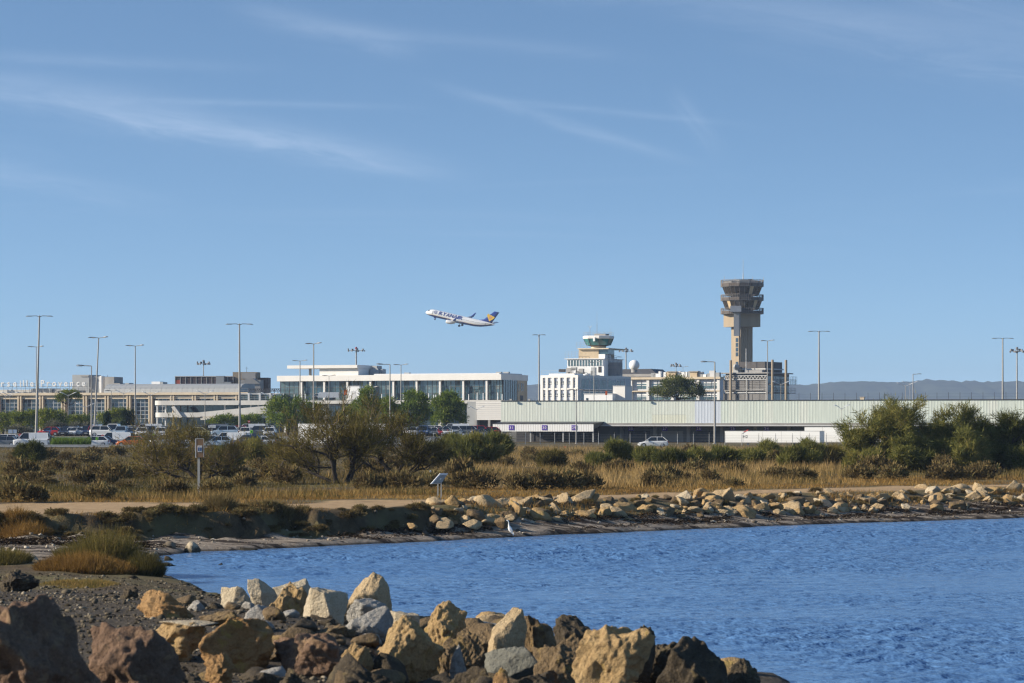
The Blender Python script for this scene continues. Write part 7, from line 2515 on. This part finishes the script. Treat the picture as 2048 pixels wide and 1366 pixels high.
for k_ in range(560):
    X = rng.uniform(-3.5, 33)
    ys = float(np.interp(X, BAY[:8, 0][::-1], BAY[:8, 1][::-1]))
    Y = ys + rng.uniform(3.0, 8.2)
    px = X * F / Y + 1024
    if px > 2085 or px < 865:
        continue
    if placed >= 290:
        break
    placed += 1
    s = rng.choice([.13, .17, .21, .26, .32, .40, .47]) * rng.uniform(.85, 1.15)
    z = zat(X, Y)
    m = rng.choice(['cream', 'cream', 'cream', 'tan', 'tan', 'tan', 'brown', 'brown', 'pale'])
    o = link('boulder', rng.choice(big_me[m]), None, (X, Y, z + s * .18), rng.uniform(0, 6.28), (s * rng.uniform(.9, 1.5), s, s * rng.uniform(.5, .85)))
    o.rotation_euler = (rng.gauss(0, .3), rng.gauss(0, .3), rng.uniform(0, 6.28))
    where = 'left part of' if px < 1250 else 'middle of' if px < 1650 else 'right part of'
    size = 'small' if s < .2 else 'mid-sized' if s < .33 else 'large'
    hue = {'cream': 'cream', 'pale': 'pale', 'tan': 'tan', 'brown': 'brown'}[m]
    mark = ('below the information panel' if px < 930 else 'around the white egret' if px < 1060 else 'near the leaning slab' if px < 1250 else 'below the parked white hatchback' if px < 1380 else 'below the street lamp' if px < 1480 else 'below the trailer emblem' if px < 1560
            else 'below the trailer overlap' if px < 1690 else 'below the left half of the broad tamarisk' if px < 1800 else 'below the right half of the broad tamarisk' if px < 1900 else 'near the right edge')
    row = 'upper' if Y - ys > 6.2 else 'middle' if Y - ys > 4.5 else 'lower'
    tag(o, f'{size} {hue} boulder, {row} far shore line, {mark}', 'boulder', f'{size} {hue} {row} boulders {mark}')
for k_ in range(60):  # scrub put in to darken the gaps between boulders, in place of shade
    X = rng.uniform(-3.0, 32)
    ys = float(np.interp(X, BAY[:8, 0][::-1], BAY[:8, 1][::-1]))
    Y = ys + rng.uniform(4.2, 9.0)
    px = X * F / Y + 1024
    if px > 2080:
        continue
    where = ('above the white egret' if px < 1060 else 'right of the bright cube-shaped boulder' if px < 1250 else 'below the street lamp' if px < 1480 else 'below the trailers' if px < 1690 else 'below the broad tamarisk' if px < 1900 else 'near the right edge')
    bush(px, Y, rng.uniform(.25, .55), f'small scrub tuft between the far shore boulders {where}', f'scrub between boulders {where}', rng.uniform(.5, .9))
for (px, yt, yb, w, D, m, lab) in ((384, 1083, 1102, 34, 107, 'pale', 'pale stone on the beach above the water corner'), (306, 1102, 1119, 32, 102, 'pale', 'pale stones at the inner corner of the water'), (340, 1112, 1119, 22, 101, 'tan', 'small flat stone in the shallow water corner'),
                                   (330, 1125, 1136, 60, 97, 'dark', 'dark flat rock awash by the rushes'), (440, 1126, 1131, 14, 97.5, 'dark', 'tiny dark rock awash right of the flat one'), (495, 1095, 1103, 40, 109, 'brown', 'low stone at the waterline left of the beach')):
    px_rock(px, yt, yb, w, D, m, lab, 800 + int(px), 0, .8, 3, .06)


# gravel and shells
def pebbles(name, label, n, area, size, m, seed):
    nr = np.random.default_rng(seed)
    X, Y = area(nr, n)
    d = bay_dist(X, Y)
    t_ = bank_t(X, Y)
    keep = (d > .25) & ((t_ < .3) | (Y < 95))
    X, Y = X[keep], Y[keep]
    n = len(X)
    Z = land_z(X, Y)
    V0, F0 = ico(1)
    s = size * np.exp(nr.normal(0, .5, n))
    sc = np.stack([s * nr.uniform(.7, 1.4, n), s, s * nr.uniform(.4, .8, n)], 1)
    V = V0[None] * (1 + .25 * nr.normal(size=(n, len(V0), 1))) * sc[:, None, :] + np.stack([X, Y, Z + s * .2], 1)[:, None, :]
    Fq = F0[None] + (np.arange(n) * len(V0))[:, None, None]
    me = np_mesh(name, V.reshape(-1, 3), Fq.reshape(-1, 3), m, np.repeat(nr.uniform(0, 1, n), len(V0)))
    tag(link(name, me), label, kind='stuff')


M_PEB = leaf_mat('pebble_mix', [(0, (.06, .05, .04)), (.4, (.22, .18, .13)), (.75, (.40, .34, .26)), (1, (.62, .56, .46))], 0.0)
M_GRA = leaf_mat('gravel_mix', [(0, (.035, .03, .022)), (.5, (.105, .088, .064)), (.85, (.21, .175, .125)), (1, (.36, .31, .235))], 0.0)
pebbles('beach_pebbles', 'pebbles and shells strewn over the far beach', 9000, lambda nr, n: ((lambda Y: (nr.uniform(-.2, .2, n) * Y, Y))(nr.uniform(92, 158, n))), .045, M_PEB, 91)
pebbles('near_gravel', 'grey gravel between the near boulders', 16000, lambda nr, n: ((lambda Y: (nr.uniform(-.2, .02, n) * Y, Y))(nr.uniform(40, 84, n))), .022, M_GRA, 92)


# rotting eelgrass: rough dark ridges along the beach
def wrack():
    nr = np.random.default_rng(93)
    n = 26000
    X = nr.uniform(-19, 30, n)
    ysh = np.interp(X, [-19, -13, -8.3, 0, 13.8, 27], [100, 104, 111.8, 122, 136.8, 148])
    lane = nr.choice([1.0, 2.4, 3.6, 5.0, 6.2], n, p=[.12, .24, .22, .24, .18])
    Y = ysh + lane + nr.normal(0, .28, n) + .5 * np.sin(X * .8 + lane * 2)
    P2 = np.column_stack([X, Y])
    keep = (waves(P2 * np.array([1, .3]), .5, 94, 3) > -.25) & (bay_dist(X, Y) > .3)
    keep &= bank_t(X, Y) < -1.2
    keep &= (X < -6) | (lane < 4)
    X, Y = X[keep], Y[keep]
    n = len(X)
    Z = land_z(X, Y)
    a = nr.uniform(0, 6.28, n)
    V, Fq = blades(np.column_stack([X, Y, Z + nr.uniform(-.02, .07, n)]), np.column_stack([np.cos(a), np.sin(a) * .6, nr.normal(.12, .25, n)]), nr.uniform(.08, .28, n), nr.uniform(.02, .05, n), nr, .4)
    m = leaf_mat('eelgrass', [(0, (.016, .012, .009)), (.6, (.045, .032, .022)), (1, (.11, .08, .05))], 0.0)
    o = leaf_obj('beach_wrack', V, Fq, nr.beta(2, 3, n), m)
    tag(o, 'dark ridges of rotting eelgrass along the beach', kind='stuff')


wrack()

# ------------------------------------------------------------------ signs, rails, fences, bird
M_CORTEN = mat('brown_board', (.26, .155, .085), .7, .15, 2.0)
M_BOARDW = mat('board_white', (.72, .70, .66), .6, .05, 3)
M_PALEPOST = mat('pale_post', (.50, .475, .42), .7, .10, 3)


def wooden_sign():
    D = 141.0
    k = mpp(D)
    p = at(397.5, 988, D)
    zb = zat(p.x, p.y)
    o = thing('path_sign', 'brown trail sign with a white pictogram panel on a pale post beside the path', 'sign', (p.x, p.y, zb), 0)
    zt = EYE + (HZ - 878) * k - zb
    zl = EYE + (HZ - 914.5) * k - zb
    hw = 7.2 * k
    MB().box(-.055, .055, -.04, .07, -.3, zl).build('post', M_PALEPOST, o)
    off = 2.6 * k
    bd = MB().box(off - hw, off + hw, -.12, .06, zl, zt).build('board', M_CORTEN, o)
    MB().box(off - hw - .045, off - hw - .002, -.13, .07, zl - .02, zt + .02).build('frame', M_BOARDW, bd)
    MB().box(off - hw, off + hw, -.13, .07, zt, zt + .03).build('frame', M_PALEPOST, bd)
    MB().box(off + hw, off + hw + .02, -.13, .07, zl, zt).build('frame', M_PALEPOST, bd)
    pc = MB().box(off - 4.6 * k, off + 4.6 * k, -.135, -.122, EYE + (HZ - 904) * k - zb, EYE + (HZ - 891) * k - zb).build('pictogram_panel', M_BOARDW, o)
    ink = mat('pictogram_blue', (.07, .12, .26), .6, .1, 2)
    zc = EYE + (HZ - 897.5) * k - zb
    for dx in (-.055, .055):
        f = MB().ball((off + dx, -.138, zc + .06), .022, 8, 5).build('figure_head', ink, pc)
        MB().prism([(off + dx - .035, zc - .11), (off + dx + .035, zc - .11), (off + dx + .042, zc + .035), (off + dx - .042, zc + .035)], 'y', -.142, -.136).build('figure', ink, pc)
    MB().prism([(off - .085, zc + .10), (off - .03, zc + .125), (off - .04, zc + .10)], 'y', -.142, -.136).build('mark', mat('pictogram_red', (.55, .08, .06), .6, .1, 2), pc)


def info_panel():
    D = 135.0
    k = mpp(D)
    p = at(879.5, 1002, D)
    zb = zat(p.x, p.y)
    o = thing('information_panel', 'tilted grey information panel on two pale posts beside the path', 'information panel', (p.x, p.y, zb), 0)
    z = lambda y: EYE + (HZ - y) * k - zb
    x = lambda px: (px - 879.5) * k
    for px in (875.7, 882.3):
        MB().box(x(px) - .03, x(px) + .03, -.03, .03, -.25, z(962)).build('post', M_PALEPOST, o)
    top = mat('panel_alu', (.62, .62, .62), .35, .05, 2, metal=.3)
    q = [(x(862.4), -.55, z(967.3)), (x(880.5), .0, z(946.5)), (x(896), .45, z(946.8)), (x(882), -.1, z(967.3))]
    n_ = (Vector(q[1]) - Vector(q[0])).cross(Vector(q[3]) - Vector(q[0])).normalized() * .05
    V = [tuple(Vector(a)) for a in q] + [tuple(Vector(a) + n_) for a in q]
    MB().add(V, [(3, 2, 1, 0), (4, 5, 6, 7), (0, 1, 5, 4), (1, 2, 6, 5), (2, 3, 7, 6), (3, 0, 4, 7)]).build('panel', M_LETTER, o)
    # shade of the back painted as a grey plate towards the viewer, printed face on the other side
    for nm, off, m_, e0 in (('back_shade_plate', -.5, mat('panel_back_shade', (.34, .34, .32), .6, .2, 4), .17), ('print', 1.10, mat('panel_print', (.40, .44, .46), .4, .3, 5), .06)):
        A, B, C, E = [Vector(a) + n_ * off for a in q]
        A2, B2, C2, E2 = A.lerp(E, e0), B.lerp(C, e0 * .8), C.lerp(B, .04), E.lerp(A, .04)  # grey plate stops short, white strip stands in for the sunlit edge
        MB().add([A2.lerp(B2, .03), B2.lerp(A2, .16 if off < 0 else .03), C2.lerp(E2, .16 if off < 0 else .03), E2.lerp(C2, .03)], [(0, 1, 2, 3)]).build(nm, m_, o)
    MB().tube((x(875.7), 0, z(962.5)), (x(872), -.1, z(958)), .025, .025, 5).tube((x(882.3), 0, z(962.5)), (x(886), .1, z(953)), .025, .025, 5).build('bracket', M_STEEL, o)
    lg = at(861, 942.5, 168)
    s = thing('marker_stake', 'tiny white-capped stake in the grass left of the information panel', 'stake', (lg.x, 168, zat(lg.x, 168)))
    h = lg.z - zat(lg.x, 168)
    MB().tube((0, 0, -.1), (0, 0, h), .025, .02, 6).build('stake', M_GREYC, s)
    MB().ball((0, 0, h), .06, 8, 6).build('cap', M_LETTER, s)


def guard_rail(px0, px1, D0, D1, yrail, label):
    Xa, Xb = (px0 - 1024) * mpp(D0), (px1 - 1024) * mpp(D1)
    a, b = Vector((Xa, D0, 0)), Vector((Xb, D1, 0))
    L = (b - a).length
    rz = math.atan2(b.y - a.y, b.x - a.x)
    zb = zat((Xa + Xb) / 2, (D0 + D1) / 2)
    o = thing('guard_rail', label, 'guard rail', (Xa, D0, zb), rz)
    zr = EYE + (HZ - yrail) * mpp((D0 + D1) / 2) - zb
    M_GR = mat('galvanised_rail', (.52, .51, .49), .5, .1, 1, metal=.25)
    prof = [(0, -.16), (-.05, -.12), (-.05, -.06), (0, -.01), (0, .01), (-.05, .06), (-.05, .12), (0, .16), (.015, .16), (.015, -.16)]
    n = max(1, int(L / 4.0))
    me = MB().prism([(y, zr + z) for y, z in prof], 'x', .02, L / n - .02).mesh('rail_beam', M_GR)
    pm = MB().box(-.06, .06, .02, .14, -.2, zr + .20).mesh('post', M_GREYC)
    for i in range(n):
        link('rail_beam', me, o, (i * L / n, 0, 0))
        link('post', pm, o, (i * L / n, 0, 0))
    link('post', pm, o, (L, 0, 0))


def fence(px0, px1, D, yt, label, step=31, seg=True):
    Xa, Xb = (px0 - 1024) * mpp(D), (px1 - 1024) * mpp(D)
    zb = zat((Xa + Xb) / 2, D)
    o = thing('wire_fence', label, 'fence', (Xa, D, zb))
    h = EYE + (HZ - yt) * mpp(D) - zb
    L = Xb - Xa
    n = max(1, int(round((px1 - px0) / step)))
    pm = MB().tube((0, 0, -.2), (0, 0, h), .05, .045, 6).tube((0, 0, h), (0, -.18, h + .25), .03, .03, 4).mesh('post', M_STEEL)
    for i in range(n + 1):
        link('post', pm, o, (L * i / n, 0, 0))
    wm = MB()
    for j in range(7):
        z = h * (j + .5) / 7
        wm.tube((0, 0, z), (L, 0, z), .011, .011, 3)
    wm.build('wire', M_STEEL, o)


def road_sign(px, y, D, kind, label, w=8):
    k = mpp(D)
    X = (px - 1024) * k
    zb = zat(X, D)
    zc = EYE + (HZ - y) * k - zb
    o = thing('road_sign', label, 'sign', (X, D, zb))
    MB().tube((0, .05, -.2), (0, .05, zc), .035, .035, 6).build('post', M_STEEL, o)
    h = w * k / 2
    if kind == 'stop':
        MB().prism([(h * math.cos(a), zc + h * math.sin(a)) for a in [2 * math.pi * i / 16 for i in range(16)]], 'y', -.03, .0).build('disc', mat('sign_red', (.55, .03, .03), .5, .05, 2), o)
        MB().box(-h * .65, h * .65, -.045, -.032, zc - h * .16, zc + h * .16).build('bar', M_LETTER, o)
    elif kind == 'green':
        MB().box(-h, h, -.03, 0, zc - h, zc + h).build('panel', mat('sign_green', (.32, .75, .05), .5, .05, 2), o)
        MB().box(-h * .35, h * .35, -.045, -.032, zc - h * .5, zc + h * .5).build('symbol', mat('sign_dark_green', (.02, .16, .03), .5, .1, 2), o)
    elif kind == 'white':
        MB().box(-h, h, -.03, 0, zc - h * .35, zc + h * .35).build('panel', M_LETTER, o)
        MB().box(-h * .8, h * .8, -.042, -.032, zc - h * .08, zc + h * .08).build('text_bar', M_GREYW, o)
    elif kind == 'blue':
        MB().box(-h, h, -.03, 0, zc - h * .45, zc + h * .45).build('panel', mat('sign_pale_blue', (.45, .54, .66), .5, .08, 1), o)
        MB().box(-h * .1, h * .1, -.045, -.032, zc - h * .45, zc + h * .45).build('divider', M_STEEL, o)


def bollard(px, yt, D, label, col):
    k = mpp(D)
    X = (px - 1024) * k
    zb = zat(X, D)
    o = thing('marker_post', label, 'post', (X, D, zb))
    h = EYE + (HZ - yt) * k - zb
    MB().lathe([(.10, 0), (.10, h * .7), (.14, h * .72), (.14, h * .98), (.08, h)], 10).build('post', col, o)
    MB().lathe([(.2, -.05), (.2, .04)], 10).build('foot', M_GREYC, o)


def egret():
    D = 121.6
    p = at(1019.5, 1075, D)
    o = thing('egret', 'white egret standing at the water edge with neck stretched up', 'bird', (p.x, p.y, 0.0), 0)
    W_ = mat('egret_white', (.82, .82, .80), .8, .03, 8)
    B_ = mat('egret_dark', (.03, .03, .032), .6, .1, 8)
    # body, neck and head as one continuous skin along a path, facing left
    path = [(.17, -.13, .02, .012), (.12, -.05, .035, .03), (.07, .03, .065, .06), (.02, .12, .085, .075), (-.01, .20, .075, .068), (-.03, .26, .045, .045), (-.045, .31, .026, .026), (-.04, .37, .020, .020), (-.045, .43, .020, .020), (-.065, .475, .022, .022), (-.085, .495, .026, .028), (-.115, .497, .018, .018), (-.14, .494, .008, .008)]
    rr = []
    for i, (x, z, a, b) in enumerate(path):
        x0, z0 = path[max(0, i - 1)][:2]
        x1, z1 = path[min(len(path) - 1, i + 1)][:2]
        d = Vector((x1 - x0, 0, z1 - z0)).normalized()
        n_ = Vector((-d.z, 0, d.x))
        c = Vector((x, 0, z + .22))
        rr.append([c + n_ * a * math.cos(2 * math.pi * k / 12) + Vector((0, b, 0)) * math.sin(2 * math.pi * k / 12) for k in range(12)])
    body = MB().rings(rr).build('body', W_, o, True)
    for sy in (-1, 1):
        MB().rings([[Vector((.02 + t * .15, sy * (.072 - t * .02), .36 - t * .20 + dz * (.06 - .03 * t))) for dz in (-1, -.3, .5, 1)] for t in (0, .4, .8, 1.1)], False).build('wing', W_, body, True)
        MB().tube((.03, sy * .03, .22), (.045, sy * .03, .10), .009, .008, 6).tube((.045, sy * .03, .10), (.02, sy * .03, -.06), .008, .007, 6).build('leg', B_, o)
    MB().tube((-.135, 0, .713), (-.245, 0, .700), .010, .002, 6).build('bill', B_, body)
    for sy in (-1, 1):
        MB().ball((-.10, sy * .024, .722), .006, 6, 4).build('eye', B_, body)


wooden_sign()
info_panel()
guard_rail(-30, 300, 372, 372, 892, 'long steel guard rail between the marsh and the left car park')
guard_rail(300, 560, 373, 373, 897, 'guard rail continuing behind the bare tamarisk and wooden sign')
guard_rail(1022, 1192, 384, 384, 897.5, 'guard rail in front of the fenced loading docks')
guard_rail(862, 1020, 384, 384, 897, 'guard rail behind the green shrubs left of the docks')
fence(1022, 1197, 440, 866, 'tall wire fence with pale posts before the loading docks', 30)
fence(1197, 1450, 442, 868, 'tall wire fence behind the shrubs before the shed', 32)
fence(850, 1020, 400, 866, 'wire fence behind the shrubs below the parked cars', 17)
fence(1450, 1720, 415, 870, 'wire fence with lamp stubs before the white trailers', 33)
road_sign(40, 870, 392, 'stop', 'red no-entry disc at the left above the parked silver saloon', 6)
road_sign(20, 874, 396, 'stop', 'small red disc at the far left edge', 4)
road_sign(205, 872, 398, 'stop', 'red disc above the navy saloon by the reed clump', 6)
road_sign(194, 877.5, 388, 'green', 'bright green square sign right of the reed clump', 5)
road_sign(306.5, 870, 395, 'green', 'bright green square sign left of the bare tamarisk', 5)
road_sign(503, 863.5, 415, 'green', 'bright green square sign on the terrace right of the tall lamp post', 6)
road_sign(25, 863, 430, 'blue', 'pale blue board on a post at the far left', 17)
road_sign(194, 853, 470, 'blue', 'large pale blue double board beside the left cypress', 20)
road_sign(424, 853, 428, 'white', 'small white board on a post on the terrace', 15)
road_sign(498, 843, 470, 'stop', 'small red disc above the white van on the terrace', 5)
bollard(1130.5, 893, 375, 'orange marker post in the grass before the docks', M_ORANGE)
bollard(569, 888, 330, 'yellow-green marker stake behind the leaning tamarisk', mat('stake_green', (.30, .33, .05), .6, .1, 2))
egret()

# retaining edge of the car park terrace
def terrace_wall():
    b = MB()
    Xa, Xb = -90.0, -5.0
    n = 42
    w = (Xb - Xa) / n
    o = thing('terrace_wall', 'low pale concrete wall along the edge of the upper car park terrace', 'wall', (0, 417.4, 1.75))
    me = MB().box(.015, w - .015, 0, .25, 0, 1.25).mesh('wall_panel', M_CONC)
    for i in range(n):
        link('wall_panel', me, o, (Xa + i * w, rng.uniform(0, .02), 0))
    MB().box(Xa, Xb, -.04, .30, 1.252, 1.34).build('coping', M_CONC, o)


terrace_wall()
# tarmac of the car park
M_TAR = mat('car_park_tarmac', (.075, .075, .078), .9, .15, .3)
b = MB()
xs = np.linspace(-95, -2, 24)
for x0, x1 in zip(xs[:-1], xs[1:]):
    for y0, y1 in ((377, 397), (397, 417)):
        b.quad(*[(x, y, zat(x, y) + .02) for x, y in ((x0, y0), (x1, y0), (x1, y1), (x0, y1))])
tag(b.build('car_park', M_TAR), kind='structure')

# ------------------------------------------------------------------ the air
def haze():
    b = MB().box(-10500, 10500, -900, 10200, -3, 175)
    m = bpy.data.materials.new('haze_air')
    m.use_nodes = True
    t = NT(m.node_tree)
    t.n.clear()
    out = t.new('ShaderNodeOutputMaterial')
    v = t.new('ShaderNodeVolumePrincipled')
    v.inputs['Color'].default_value = HAZE_COL + (1,)
    v.inputs['Density'].default_value = HAZE_D
    v.inputs['Anisotropy'].default_value = 0.0
    t.l.new(v.outputs[0], out.inputs['Volume'])
    o = b.build('haze', m)
    tag(o, 'thin blue summer haze over the whole place', kind='stuff')


HAZE_D = 9.5e-5
HAZE_COL = (.54, .71, 1.0)
haze()
